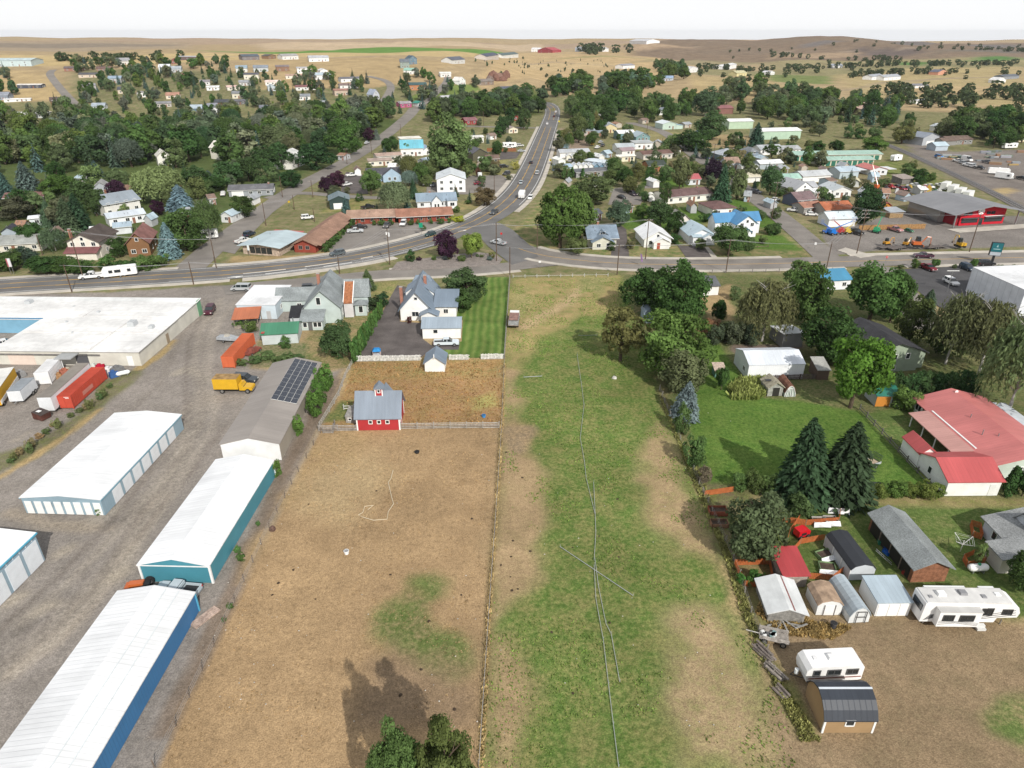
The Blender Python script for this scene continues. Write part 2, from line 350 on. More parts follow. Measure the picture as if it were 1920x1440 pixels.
for ln,w,c in(([(415,560),(375,620),(365,680),(380,740),(370,800),(300,900),(180,1040),(40,1170)],1.5,(.34,.30,.25)),([(440,565),(400,620),(390,690),(405,745),(400,800),(330,900),(220,1040),(90,1170),(-40,1290)],1.5,(.33,.29,.245)),([(330,700),(350,690),(400,715)],2.2,(.36,.32,.26)),([(300,930),(220,1060),(120,1180),(20,1260)],3.0,(.36,.31,.25)),([(200,990),(100,985),(20,960)],2.0,(.33,.28,.22)),([(355,760),(340,790),(350,850),(300,920)],2.0,(.33,.29,.24)),([(0,1250),(80,1200),(150,1140),(210,1060)],1.0,(.2,.175,.15)),([(420,800),(360,880),(260,1010)],1.0,(.2,.17,.145)),([(385,560),(330,650),(300,720),(210,800)],1.0,(.21,.185,.16))):
 ZL(ln,w,c,None,.5,.8,.3,.8)
for k in range(16):
 o=random.uniform(-45,45);ZL([(410+o*.5,565),(378+o*.6,640),(375+o*.7,710),(382+o*.8,770),(350+o,840),(280+o*1.2,950),(180+o*1.5,1070),(60+o*1.8,1190),(-60+o*2,1300)],random.uniform(.3,.7),random.choice(((.20,.175,.15),(.33,.295,.25),(.18,.155,.135),(.36,.32,.27))),None,.5,.45,.15,.6)
for k in range(12):y0=random.uniform(790,1300);x0=random.uniform(0,300);ZL([(x0,y0),(x0+12,y0-8),(x0+25,y0-14)],random.uniform(.8,2.4),random.choice(((.36,.32,.265),(.18,.16,.14),(.38,.33,.26))),None,.5,1.0,.6,.7)
Z([(565,640),(600,610),(650,560),(740,530),(745,560),(690,640),(660,690),(600,690)],(.16,.18,.065),(.31,.235,.125),.5,1)
Z([(700,530),(750,525),(735,560),(700,560)],(.16,.19,.06),(.26,.22,.1),.5,1)
Z([(664,676),(948,672),(942,800),(600,806),(640,740)],(.345,.21,.105),(.275,.20,.085),.46,.5,.3)
Z([(664,676),(948,672),(946,705),(840,705),(700,712),(650,720)],(.24,.225,.085),(.34,.22,.1),.55,.8,.8)
Z([(605,790),(660,788),(665,750),(640,752)],(.12,.16,.055),(.2,.19,.07),.5,.6,.4)
Z([(880,745),(925,735),(935,760),(890,770)],(.34,.30,.11),None,.5,1.2,.6)
Z([(600,806),(942,800),(905,1360),(895,1600),(240,1600),(330,1360)],DRY,DRYD,.45,.4,.2)
Z([(600,808),(700,808),(640,900),(520,960),(470,1060),(450,1090),(500,980)],(.38,.27,.14),DRY,.45,1.5)
Z([(560,900),(700,850),(760,900),(640,980),(560,960)],(.40,.295,.165),DRY,.4,3)
Z([(690,1185),(700,1150),(735,1130),(790,1120),(785,1090),(815,1078),(848,1090),(842,1120),(800,1135),(805,1160),(850,1190),(882,1240),(860,1275),(840,1292),(770,1282),(735,1235),(715,1205)],(.125,.165,.05),(.23,.19,.095),.45,1.7,1.2)
Z([(670,1360),(700,1240),(740,1210),(800,1250),(900,1290),(900,1380)],(.26,.185,.115),(.22,.155,.095),.5,2)
Z([(957,520),(1168,515),(1200,600),(1238,720),(1320,950),(1395,1080),(1450,1250),(1520,1600),(880,1600),(905,1360),(945,800),(946,672)],PAST,PASTB,.48,.5,.3)
Z([(957,520),(1168,515),(1150,585),(1085,592),(1010,640),(968,690),(948,700)],(.40,.29,.145),(.23,.225,.085),.5,1.5)
ZL([(1090,540),(1060,570),(1010,595),(985,612)],3.5,(.45,.335,.19),None,.5,1.5,.6)
Z([(1090,520),(1140,520),(1130,545),(1080,550)],(.17,.2,.065),(.3,.26,.12),.5,1.5)
Z([(1000,560),(985,535),(965,535),(960,590),(980,600)],(.2,.21,.075),(.33,.27,.13),.5,1.5)
Z([(947,690),(965,700),(980,780),(985,830),(1010,890),(1028,950),(1025,985),(1000,1030),(995,1080),(950,1140),(930,1180),(960,1210),(1000,1250),(1005,1300),(985,1380),(990,1600),(890,1600),(905,1360),(942,800)],(.355,.255,.147),(.27,.205,.11),.45,1.8,1.3)
Z([(925,1190),(985,1150),(990,1130),(940,1160)],PAST,PASTB,.5,1)
Z([(948,800),(990,800),(990,850),(950,860)],(.26,.20,.13),(.33,.24,.14),.5,1.2)
Z([(1190,900),(1205,840),(1235,790),(1262,830),(1290,900),(1320,960),(1350,1030),(1330,1060),(1270,1040),(1215,960)],(.36,.265,.15),(.22,.20,.085),.42,2.4,1.5)
Z([(1250,1230),(1270,1170),(1310,1140),(1380,1190),(1425,1260),(1460,1340),(1470,1440),(1280,1440),(1255,1320)],(.335,.25,.145),(.20,.19,.08),.44,2.6,1.7)
Z([(1330,1040),(1370,1060),(1440,1200),(1500,1380),(1470,1380),(1400,1200)],(.22,.20,.09),(.33,.25,.13),.5,.8,.6)
Z([(1165,515),(1560,515),(1680,520),(1750,600),(1920,640),(2200,800),(2200,960),(1760,930),(1480,940),(1330,930),(1240,730),(1190,600)],(.10,.135,.045),(.16,.15,.07),.5,1.2,.6)
Z([(1290,640),(1345,642),(1368,672),(1398,715),(1430,748),(1500,752),(1612,770),(1705,865),(1768,925),(1600,938),(1480,930),(1400,905),(1335,912),(1312,870),(1290,790),(1268,730)],LAWN,LAWNB,.5,.6,.2)
Z([(1620,775),(1700,760),(1740,860),(1770,925),(1710,868)],(.105,.155,.045),(.20,.18,.08),.4,.5,.2)
Z([(1310,545),(1372,535),(1375,600),(1330,600)],(.38,.28,.145),(.3,.22,.12),.5,1)
Z([(1365,645),(1500,640),(1500,665),(1385,680)],(.19,.145,.12),(.16,.125,.1),.5,.8)
Z([(1300,600),(1345,600),(1345,640),(1310,645)],(.33,.22,.11),(.2,.18,.07),.5,1)
Z([(1300,915),(1350,905),(1420,925),(1390,1060),(1350,1050)],(.16,.13,.08),(.13,.15,.05),.5,.8)
Z([(1470,950),(1600,935),(1920,945),(2300,960),(2300,1180),(1880,1160),(1700,1105),(1450,1110),(1400,1080),(1400,1020)],(.095,.14,.038),(.17,.17,.07),.42,.8,.5)
Z([(1590,932),(1920,936),(2200,945),(2200,955),(1920,950),(1600,946)],(.30,.24,.12),(.17,.17,.06),.5,.5,.3)
Z([(1410,1180),(1500,1160),(1700,1150),(1880,1168),(2300,1200),(2300,1600),(1480,1600),(1440,1300)],(.275,.20,.122),(.21,.16,.095),.45,.9,.5)
Z([(1840,1340),(1870,1305),(1920,1300),(2000,1340),(1960,1420),(1850,1380)],(.12,.165,.05),(.24,.2,.1),.45,1,.6)
Z([(1440,1230),(1490,1290),(1540,1380),(1500,1380),(1450,1290)],(.15,.18,.055),(.27,.225,.1),.45,.6,.4)
Z([(1380,1060),(1510,1055),(1515,1100),(1430,1180),(1400,1120)],(.26,.205,.1),(.16,.16,.06),.5,.8)
ZL([(941,810),(930,960),(916,1160),(903,1360),(896,1500)],.55,(.23,.175,.09),None,.5,.25,.1)
ZL([(1235,730),(1310,905),(1372,1045),(1410,1160),(1450,1260)],1.2,(.17,.15,.07),None,.5,.5,.3)
fw=(sst(550,800,gy)*.08)[:,None]
for arr in(colA,colB):arr[:]=arr*(1-fw)+(arr.mean(1,keepdims=True)*.75)*fw
ii=np.arange(nx*ny).reshape(ny,nx)
F=np.stack([ii[:-1,:-1].ravel(),ii[:-1,1:].ravel(),ii[1:,1:].ravel(),ii[1:,:-1].ravel()],1)
m,nt,bs=nodemat('ground')
aA=N(nt,'Attribute',attribute_name='land');aB=N(nt,'Attribute',attribute_name='land2');aM=N(nt,'Attribute',attribute_name='mixing')
v=coords(nt)
n1=N(nt,'TexNoise',Scale=.33,Detail=8.0,Roughness=.62);n2=N(nt,'TexNoise',Scale=1.7,Detail=6.0,Roughness=.65);n3=N(nt,'TexNoise',Scale=7.0,Detail=3.0)
for q in(n1,n2,n3):nt.links.new(v,q.inputs['Vector'])
ad=N(nt,'Math',operation='MULTIPLY_ADD');nt.links.new(n1.outputs['Fac'],ad.inputs[0]);ad.inputs[1].default_value=.55
hf=N(nt,'Math',operation='MULTIPLY');nt.links.new(n2.outputs['Fac'],hf.inputs[0]);hf.inputs[1].default_value=.45;nt.links.new(hf.outputs[0],ad.inputs[2])
sb=N(nt,'Math',operation='ADD');nt.links.new(ad.outputs[0],sb.inputs[0]);nt.links.new(aM.outputs['Fac'],sb.inputs[1])
mrn=N(nt,'MapRange');mrn.inputs['From Min'].default_value=.90;mrn.inputs['From Max'].default_value=1.08;nt.links.new(sb.outputs[0],mrn.inputs['Value'])
mxx=N(nt,'MixRGB');nt.links.new(mrn.outputs['Result'],mxx.inputs['Fac']);nt.links.new(aA.outputs['Color'],mxx.inputs['Color1']);nt.links.new(aB.outputs['Color'],mxx.inputs['Color2'])
n0=N(nt,'TexNoise',Scale=.055,Detail=4.0,Roughness=.6);nt.links.new(v,n0.inputs['Vector'])
col=mulcol(nt,mxx.outputs['Color'],n0.outputs['Fac'],.80,1.18);col=mulcol(nt,col,n2.outputs['Fac'],.70,1.28);col=mulcol(nt,col,n3.outputs['Fac'],.72,1.28)
nt.links.new(col,bs.inputs['Base Color']);bs.inputs['Roughness'].default_value=1.0;bs.inputs['Specular IOR Level'].default_value=.05
bp=N(nt,'Bump');bp.inputs['Strength'].default_value=.6;bp.inputs['Distance'].default_value=.12
nt.links.new(n3.outputs['Fac'],bp.inputs['Height']);nt.links.new(bp.outputs['Normal'],bs.inputs['Normal'])
gme=np_mesh('ground',np.stack([gx,gy,gz],1),F,'ground')
for nm,arr in(('land',colA),('land2',colB)):
 at=gme.attributes.new(nm,'FLOAT_COLOR','POINT');at.data.foreach_set('color',np.concatenate([arr,np.ones((len(arr),1))],1).astype(np.float32).ravel())
at=gme.attributes.new('mixing','FLOAT','POINT');at.data.foreach_set('value',gm.astype(np.float32))
gme.polygons.foreach_set('use_smooth',np.ones(len(gme.polygons),dtype=bool))
struct(ob('ground',gme))
def resample(pts,step):
 out=[pts[0]];
 for a,b in zip(pts[:-1],pts[1:]):
  n=max(1,int((b-a).length/step));out+=[a.lerp(b,k/n)for k in range(1,n+1)]
 return out
def smooth_line(px,step=4.0,it=2):
 pts=[P(*q)for q in px]
 for _ in range(it):
  q=[pts[0]]
  for a,b in zip(pts[:-1],pts[1:]):q+=[a.lerp(b,.25),a.lerp(b,.75)]
  pts=q+[pts[-1]]
 return resample(pts,step)
def normals(pts):
 ns=[]
 for i in range(len(pts)):
  d=pts[min(i+1,len(pts)-1)]-pts[max(i-1,0)];d.z=0;d.normalize();ns.append(Vector((-d.y,d.x,0)))
 return ns
def gz_at(x,y):return H1(x,y)if y>400 else 0.0
def strip(name,pts,o0,o1,z,mat,i0=0,i1=None,dash=None,parent=None,thick=0.0):
 """ribbon along pts between lateral offsets o0..o1 (left positive)"""
 ns=normals(pts);mb=MB();i1=len(pts)-1 if i1 is None else i1
 def q(i,o,dz=0):
  p=pts[i]+ns[i]*o;return(p.x,p.y,gz_at(p.x,p.y)+z+dz)
 for i in range(i0,i1):
  if dash and(i%dash[1])>=dash[0]:continue
  a=[q(i,o1),q(i+1,o1),q(i+1,o0),q(i,o0)]
  if thick:
   b=[(x,y,zz-thick)for x,y,zz in a]
   mb.add(a+b,[(3,2,1,0),(0,1,5,4),(2,3,7,6)]+([(3,0,4,7)]if i==i0 else[])+([(1,2,6,5)]if i==i1-1 else[]))
  else:mb.add(a,[(3,2,1,0)])
 return mb.obj(name,mat,parent)
def sheet(name,poly,z,mat,thick=0.0):
 pts=[P(*q)for q in poly];mb=MB();n=len(pts)
 vs=[(p.x,p.y,p.z+z)for p in pts]
 a=sum(vs[i][0]*vs[(i+1)%n][1]-vs[(i+1)%n][0]*vs[i][1]for i in range(n))
 if a<0:vs.reverse()
 if thick:mb.add(vs+[(x,y,q-thick)for x,y,q in vs],[tuple(range(n))]+[(i,n+i,n+(i+1)%n,(i+1)%n)for i in range(n)])
 else:mb.add(vs,[tuple(range(n))])
 return struct(mb.obj(name,mat))
HW=smooth_line([(-160,549),(0,537),(120,530),(300,520),(480,508),(620,490),(700,477),(800,452),(865,430),(918,406),(957,377),(984,345),(1004,302),(1019,262),(1032,228),(1037,210),(1034,200),(1016,193),(985,189)],3.0)
CR=smooth_line([(880,428),(925,440),(955,460),(1000,476),(1060,486),(1160,495),(1300,497),(1440,495),(1600,490),(1920,483),(2300,475)],3.0)
FR=smooth_line([(1040,490),(985,496),(950,501),(880,507),(800,511),(720,514),(650,521),(560,531),(470,538),(420,545)],3.0)
SL=smooth_line([(335,520),(362,498),(392,470),(432,440),(480,405),(555,352),(620,319),(672,290),(712,262),(745,236),(768,216),(778,203)],3.0)
SR=smooth_line([(1562,493),(1545,478),(1520,455),(1470,412),(1425,378),(1390,350),(1360,326),(1320,303),(1295,285),(1268,262),(1235,243),(1180,230)],3.0)
DR=smooth_line([(1655,500),(1680,530),(1712,570),(1750,620)],3.0)
HSA=smooth_line([(145,200),(135,190),(118,172),(100,150),(92,138),(100,131)],4.0)
HSB=smooth_line([(640,222),(700,222),(712,200),(728,178),(735,162),(722,150),(690,143)],4.0)
HSC=smooth_line([(780,203),(820,172),(840,152),(838,140)],4.0)
HSD=smooth_line([(860,236),(920,238),(1012,240)],4.0)
ALY=smooth_line([(500,372),(560,360),(640,368),(720,372),(790,362),(880,362)],4.0)
RA=smooth_line([(1130,360),(1180,352),(1240,350)],4.0)
road=struct(strip('highway',HW,-6.6,6.6,.09,'asphalt'))
struct(strip('cross_street',CR,-5.2,5.2,.075,'old_asphalt'));struct(strip('frontage_street',FR,-4.0,4.0,.06,'old_asphalt'))
struct(strip('side_street',SL,-4.6,4.6,.055,'old_asphalt'));struct(strip('side_street',SR,-4.2,4.2,.055,'old_asphalt'))
struct(strip('driveway',DR,-4.5,3.5,.05,'old_asphalt'))
for q in(HSA,HSB,HSC):struct(strip('hill_road',q,-3.6,3.6,.15,'old_asphalt'))
for q in(HSD,ALY,RA):struct(strip('lane',q,-2.8,2.8,.05,'old_asphalt'))
struct(sheet('crossing',[(905,412),(940,420),(962,432),(1000,466),(1010,482),(960,497),(915,462),(900,445),(875,432)],.082,'asphalt'))
nHW=len(HW)
def at_px(pts,x):
 n=len(pts)if pts is not HW else max(range(len(HW)),key=lambda i:HW[i].x)
 return min(range(n),key=lambda i:abs(960+FPX*pts[i].x/depth(pts[i])-x))
iA=at_px(HW,480);iB=at_px(HW,905)
for o in(2.0,-2.0):
 strip('lane_line',HW,o-.09,o+.09,.098,'yellow_line',0,nHW-1,None,road)
for o in(2.25,-2.25):strip('lane_line',HW,o-.07,o+.07,.098,'yellow_line',0,nHW-1,(1,3),road)
strip('edge_line',HW,5.55,5.75,.098,'white_line',0,nHW-1,None,road)
strip('edge_line',HW,-5.75,-5.55,.098,'white_line',iB+8,nHW-1,None,road)
strip('edge_line',HW,-5.75,-5.55,.098,'white_line',0,at_px(HW,800),None,road)
i7=at_px(HW,650);strip('edge_line',HW,-3.6,-3.45,.098,'white_line',i7,at_px(HW,790),None,road)
strip('edge_line',HW,-5.0,-4.86,.098,'white_line',i7-12,at_px(HW,770),None,road)
for k in range(0,10):
 i0=at_px(HW,430+k*26);strip('crossing_bar',HW,-4.9+(k%2)*2.2,-4.45+(k%2)*2.2,.099,'white_line',i0,i0+1,None,road)
strip('lane_line',CR,-.1,.1,.083,'yellow_line',at_px(CR,975),len(CR)-1)['kind']='structure'
def arrow(px,py,rz,s=1.0):
 p=P(px,py);mb=MB();mb.add([(-1.6,-.12,0),(.3,-.12,0),(.3,.12,0),(-1.6,.12,0),(.3,-.5,0),(1.4,0,0),(.3,.5,0)],[(0,1,2,3),(4,5,6)])
 o=mb.obj('turn_arrow','white_line',None,None,(p.x,p.y,.1),rz);o.scale=(s,s,1);struct(o)
arrow(655,498,R(20),1.3);arrow(868,433,R(36),1.2);arrow(440,520,R(8),1.2)
def walk(name,pts,o0,o1,a,b,z=.16):
 struct(strip(name,pts,o0,o1,z,'concrete',a,b,None,None,.2))
walk('sidewalk',HW,6.75,8.9,at_px(HW,400),at_px(HW,992));walk('sidewalk',HW,6.75,8.6,0,at_px(HW,320))
walk('sidewalk',HW,6.75,8.6,at_px(HW,1000),at_px(HW,1028));
walk('sidewalk',HW,-8.6,-6.75,0,at_px(HW,430));walk('sidewalk',HW,-9.4,-6.75,at_px(HW,470),at_px(HW,705))
walk('sidewalk',HW,-8.8,-6.75,at_px(HW,935),at_px(HW,1026))
walk('sidewalk',CR,5.3,7.2,at_px(CR,985),at_px(CR,1375));walk('sidewalk',CR,5.3,7.2,at_px(CR,1385),at_px(CR,1490))
walk('sidewalk',CR,5.3,7.6,at_px(CR,1605),at_px(CR,2100));walk('sidewalk',CR,-7.0,-5.3,at_px(CR,1010),at_px(CR,1560));walk('sidewalk',CR,-7.2,-5.3,at_px(CR,1670),at_px(CR,2100))
walk('sidewalk',FR,4.1,5.6,at_px(FR,960),at_px(FR,700));walk('kerb',FR,-5.2,-4.1,at_px(FR,930),at_px(FR,730))
sheet('traffic_island',[(733,507),(745,492),(790,486),(850,478),(900,474),(930,478),(942,486),(935,496),(890,500),(820,504)],.17,'rockbed',.2)
sheet('corner_pavement',[(1585,465),(1640,480),(1612,484),(1570,470)],.17,'concrete',.2)
sheet('motel_lot',[(625,474),(690,463),(760,447),(835,425),(850,416),(840,414),(742,418),(668,420),(640,440),(612,470)],.05,'old_asphalt')
sheet('house_drive',[(745,535),(770,540),(765,560),(748,580),(750,603),(790,606),(793,636),(815,652),(790,670),(672,673),(690,625),(715,590),(735,552)],.05,'drive')
sheet('house_drive',[(808,656),(812,642),(862,640),(860,656)],.055,'drive')
sheet('store_lot',[(1673,510),(1690,505),(1830,498),(1960,495),(2100,640),(1920,640),(1760,575)],.06,'dark_asphalt')
sheet('house_drive',[(1145,482),(1180,482),(1174,430),(1160,420),(1152,428)],.05,'drive')
sheet('house_drive',[(1270,460),(1318,462),(1340,485),(1288,485)],.05,'drive');sheet('front_walk',[(1321,463),(1328,463),(1347,485),(1336,485)],.06,'concrete')
sheet('parking_lot',[(1140,384),(1200,384),(1215,360),(1150,355)],.045,'old_asphalt')
sheet('parking_lot',[(640,362),(690,364),(690,330),(650,322),(640,335)],.045,'drive')
sheet('parking_lot',[(800,362),(930,362),(955,338),(940,328),(880,330),(800,345)],.045,'old_asphalt')
sheet('parking_lot',[(935,300),(968,297),(976,286),(940,284)],.045,'drive')
sheet('parking_lot',[(410,470),(440,476),(470,440),(510,400),(470,405)],.045,'old_asphalt')
sheet('shop_apron',[(1775,430),(1800,437),(1925,428),(1925,420)],.09,'concrete')
m,nt,bs=nodemat('mown');v=coords(nt)
w=N(nt,'TexWave',wave_type='BANDS',bands_direction='X');w.inputs['Scale'].default_value=.17;w.inputs['Distortion'].default_value=3.5;w.inputs['Detail'].default_value=4;w.inputs['Detail Scale'].default_value=.6;nt.links.new(v,w.inputs['Vector'])
rg=N(nt,'MixRGB');rg.inputs['Color1'].default_value=(.085,.15,.033,1);rg.inputs['Color2'].default_value=(.15,.20,.055,1);nt.links.new(w.outputs['Fac'],rg.inputs['Fac'])
n=N(nt,'TexNoise',Scale=.25,Detail=6.0);nt.links.new(v,n.inputs['Vector']);col=mulcol(nt,rg.outputs['Color'],n.outputs['Fac'],.75,1.3)
n=N(nt,'TexNoise',Scale=6.0,Detail=3.0);nt.links.new(v,n.inputs['Vector']);col=mulcol(nt,col,n.outputs['Fac'],.8,1.2)
nt.links.new(col,bs.inputs['Base Color']);bs.inputs['Roughness'].default_value=1;bs.inputs['Specular IOR Level'].default_value=.05
sheet('mown_lawn',[(843,521),(955,520),(945,671),(840,671),(830,655),(866,640),(868,600),(850,590),(846,560)],.04,'mown')
RAILP=smooth_line([(1655,268),(1690,282),(1730,300),(1800,332),(1870,366),(1920,393),(2020,450)],4.0)
struct(strip('railway_bed',RAILP,-2.6,2.6,.12,'ballast'))
for o in(-.75,.75):struct(strip('rail',RAILP,o-.09,o+.09,.3,'steel',0,None,None,None,.16))
GAB=[(0,0),(.5,1),(1,0)]
GAMB=[(0,0),(.14,.62),(.5,1),(.86,.62),(1,0)]
BARREL=[(0,0),(.10,.42),(.26,.78),(.5,1),(.74,.78),(.90,.42),(1,0)]
SHED=[(0,0),(1,1)];SHEDR=[(0,1),(1,0)];FLAT=[(0,0),(1,0)]
_wcache={}
def wmesh(kind,w,h,mat):
 k=(kind,round(w,2),round(h,2),mat)
 if k not in _wcache:
  mb=MB()
  if kind=='frame':
   t=.11;d0,d1=-.07,.03
   mb.box(-w/2-t,-w/2,d0,d1,-h/2-t,h/2+t).box(w/2,w/2+t,d0,d1,-h/2-t,h/2+t)
   mb.box(-w/2,w/2,d0,d1,h/2,h/2+t).box(-w/2,w/2,d0-.03,d1,-h/2-t,-h/2)
   if w>.9:mb.box(-.03,.03,d0+.01,d1,-h/2,h/2)
  elif kind=='pane':mb.box(-w/2-.01,w/2+.01,-.03,.02,-h/2-.01,h/2+.01)
  elif kind=='door':mb.box(-w/2,w/2,-.05,.03,0,h)
  elif kind=='gdoor':
   n=max(3,int(h/.55))
   for i in range(n):mb.box(-w/2,w/2,-.055,.03,i*h/n+.012,(i+1)*h/n-.012)
   mb.box(-w/2,w/2,-.035,.03,0,h)
  _wcache[k]=mb.mesh(kind,mat)
 return _wcache[k]
FACE={'f':0,'b':math.pi,'l':-math.pi/2,'r':math.pi/2}
def on_face(blk,face,u):
 x0,x1,y0,y1=blk[:4]
 return{'f':(x0+u*(x1-x0),y0),'b':(x1-u*(x1-x0),y1),'l':(x0,y1-u*(y1-y0)),'r':(x1,y0+u*(y1-y0))}[face]
def window(t,blk,face,u,z,w,h,frame=(.78,.78,.76)):
 x,y=on_face(blk,face,u)
 o=ob('window',wmesh('frame',w,h,'plain'),t,frame,(x,y,z),FACE[face])
 ob('pane',wmesh('pane',w,h,'glass'),o)
def door(t,blk,face,u,w,h,col=(.7,.7,.68),kind='door',name='door',z=0.02):
 x,y=on_face(blk,face,u)
 return ob(name,wmesh(kind,w,h,'plain'),t,col,(x,y,z),FACE[face])
def block(t,x0,x1,y0,y1,hw,rise,prof=GAB,ax='x',wc=(.7,.7,.68),rc=(.3,.3,.32),wmat='siding',rmat='metal',oh=.45,z0=0.0,th=.14,walls=True,eave=None,wname='wall',rname='roof',base=0.0):
 """one volume: walls with gables and a roof slab; ridge along ax"""
 W=(y1-y0)if ax=='x' else(x1-x0)
 if rmat=='metal':rmat='metal_x' if ax=='x' else 'metal_y'
 if wmat=='rib':wmat='ribwall_x' if(x1-x0)>(y1-y0)else 'ribwall_y'
 eo=oh if eave is None else eave
 if prof=='hip':
  if walls:MB().box(x0,x1,y0,y1,z0-base,z0+hw).obj(wname,wmat,t,wc)
  X0,X1,Y0,Y1=x0-eo,x1+eo,y0-eo,y1+eo;zl=z0+hw-eo*rise/(W/2)*.6;zt=z0+hw+rise;mb=MB()
  k=min((X1-X0),(Y1-Y0))/2
  if X1-X0>=Y1-Y0:r0,r1=(X0+k,(Y0+Y1)/2,zt),(X1-k,(Y0+Y1)/2,zt)
  else:r0,r1=((X0+X1)/2,Y0+k,zt),((X0+X1)/2,Y1-k,zt)
  c=[(X0,Y0,zl),(X1,Y0,zl),(X1,Y1,zl),(X0,Y1,zl)];b=[(x,y,z-th)for x,y,z in c]
  vs=c+b+[r0,r1]
  if X1-X0>=Y1-Y0:fs=[(0,1,9,8),(1,2,9),(2,3,8,9),(3,0,8)]
  else:fs=[(0,1,8),(1,2,9,8),(2,3,9),(3,0,8,9)]
  fs+=[(0,4,5,1),(1,5,6,2),(2,6,7,3),(3,7,4,0),(7,6,5,4)]
  return mb.add(vs,fs).obj(rname,rmat,t,rc)
 a0,a1=(y0,y1)if ax=='x' else(x0,x1)
 pts=[(a0+p*W,z0+hw+q*rise)for p,q in prof]
 if walls:
  poly=[(a0,z0-base)]+pts+[(a1,z0-base)]
  clean=[poly[0]]+[p for i,p in enumerate(poly[1:],1)if abs(p[0]-poly[i-1][0])+abs(p[1]-poly[i-1][1])>1e-4]
  if ax=='x':MB().extr(clean,x0,x1,'x').obj(wname,wmat,t,wc)
  else:MB().extr(clean,y0,y1,'y').obj(wname,wmat,t,wc)
 def ext(p,q,d):
  l=math.hypot(p[0]-q[0],p[1]-q[1]);return(p[0]+(p[0]-q[0])/l*d,p[1]+(p[1]-q[1])/l*d)
 rp_=[ext(pts[0],pts[1],eo)]+pts[1:-1]+[ext(pts[-1],pts[-2],eo)]
 sec=[(a,z+.02)for a,z in rp_]+[(a,z+.02+th)for a,z in rp_[::-1]]
 mb=MB();nsec=len(rp_)
 lo,hi=(x0-oh,x1+oh)if ax=='x' else(y0-oh,y1+oh)
 f=(lambda a,z,s:(s,a,z))if ax=='x' else(lambda a,z,s:(a,s,z))
 n2=len(sec);vs=[f(a,z,lo)for a,z in sec]+[f(a,z,hi)for a,z in sec]
 fs=[(i,n2+i,n2+(i+1)%n2,(i+1)%n2)for i in range(n2)]
 for i in range(nsec-1):
  fs.append((i,i+1,n2-2-i,n2-1-i));fs.append((n2+i,n2+n2-1-i,n2+n2-2-i,n2+i+1))
 return mb.add(vs,fs).obj(rname,rmat,t,rc)
def site(C0,C1,L=None):
 a,b=P(*C0),P(*C1);d=b-a
 return a,math.atan2(d.y,d.x),(L or math.hypot(d.x,d.y))
def perp(C0,C1,Q):
 """distance of the ground pixel Q from the line C0-C1"""
 a,b,q=P(*C0),P(*C1),P(*Q);d=(b-a);d.z=0;d.normalize();return abs(d.x*(q.y-a.y)-d.y*(q.x-a.x))
def house(label,C0,C1,W,hw=2.7,rise=1.8,prof=GAB,ax='x',wc=(.72,.72,.70),rc=(.3,.3,.33),wmat='siding',rmat='metal',name='house',cat='house',oh=.45,L=None,win=(),doors=(),chim=(),wings=(),group=None,base=0.0,eave=None,frame=(.78,.78,.76)):
 a,rz,L=site(C0,C1,L)
 t=thing(name,label,cat,a,rz,group);t['_L']=L
 del t['_L']
 blk=(0,L,0,W);block(t,0,L,0,W,hw,rise,prof,ax,wc,rc,wmat,rmat,oh,0,.14,True,eave,base=base)
 for w in win:window(t,blk,*w,frame=frame)
 for d in doors:
  door(t,blk,*d)
 for(u,v_,h)in chim:
  x,y=u*L,v_*W;c=MB().box(x-.35,x+.35,y-.3,y+.3,hw*.6,h).obj('chimney','brick',t,(.36,.17,.12))
  MB().box(x-.42,x+.42,y-.37,y+.37,h,h+.12).obj('cap','plain',c,(.35,.32,.3))
 for g in wings:
  g=dict(g);x0,x1,y0,y1=g.pop('box');gw=g.pop('win',());gd=g.pop('doors',())
  x0,x1=(x0*L if abs(x0)<=1 else x0),(x1*L if abs(x1)<=1 else x1)
  kw=dict(hw=hw,rise=rise,wc=wc,rc=rc,wmat=wmat,rmat=rmat,oh=oh*.7,base=base);kw.update(g)
  block(t,x0,x1,y0,y1,**kw);b2=(x0,x1,y0,y1)
  for w in gw:window(t,b2,*w,frame=frame)
  for d in gd:door(t,b2,*d)
 return t,L,W
WHITE=(.80,.80,.79);OFFW=(.72,.71,.67);CREAM=(.66,.60,.46);GREYW=(.42,.43,.44);LBLUE=(.40,.50,.58);DGREY=(.12,.12,.13);MGREY=(.26,.27,.29)
BLUR=(.19,.24,.30);ROOFB=(.17,.115,.105);RUST=(.36,.16,.09);REDR=(.45,.13,.12);LROOF=(.52,.60,.66);TANR=(.30,.27,.245);WROOF=(.80,.81,.82)
def mini(kind,n,W,L):
 """n equal doors along a face"""
 return[]
def corner_trim(t,L,W,h,col,s=.14):
 for x,y in((0,0),(L,0),(L,W),(0,W)):MB().box(x-s,x+s,y-s,y+s,0,h).obj('corner_trim','plain',t,col)
t,L,W=house('long storage shed with white metal roof and royal blue walls at the bottom left',(232,1396),(374,1145),9.2,2.8,.95,wc=(.045,.17,.36),rc=WROOF,wmat='rib',oh=.12,name='storage_shed',cat='shed',L=48)
t.location=P(374,1145)-Vector((math.cos(t.rotation_euler.z),math.sin(t.rotation_euler.z),0))*48
corner_trim(t,L,W,2.8,(.10,.38,.55),.10)
for i,(u,sgn)in enumerate(((.18,1),(.34,1))):MB().box(.2,L-.2,u*W-.05,u*W+.05,2.8+.95*u*2+.17,2.8+.95*u*2+.21).obj('roof_seam','plain',t,(.62,.66,.68))
t,L,W=house('long storage shed with white metal roof and teal walls',(400,1093),(517,893),8.9,2.8,1.0,wc=(.07,.26,.33),rc=WROOF,wmat='rib',oh=.15,name='storage_shed',cat='shed')
corner_trim(t,L,W,2.75,WHITE,.13)
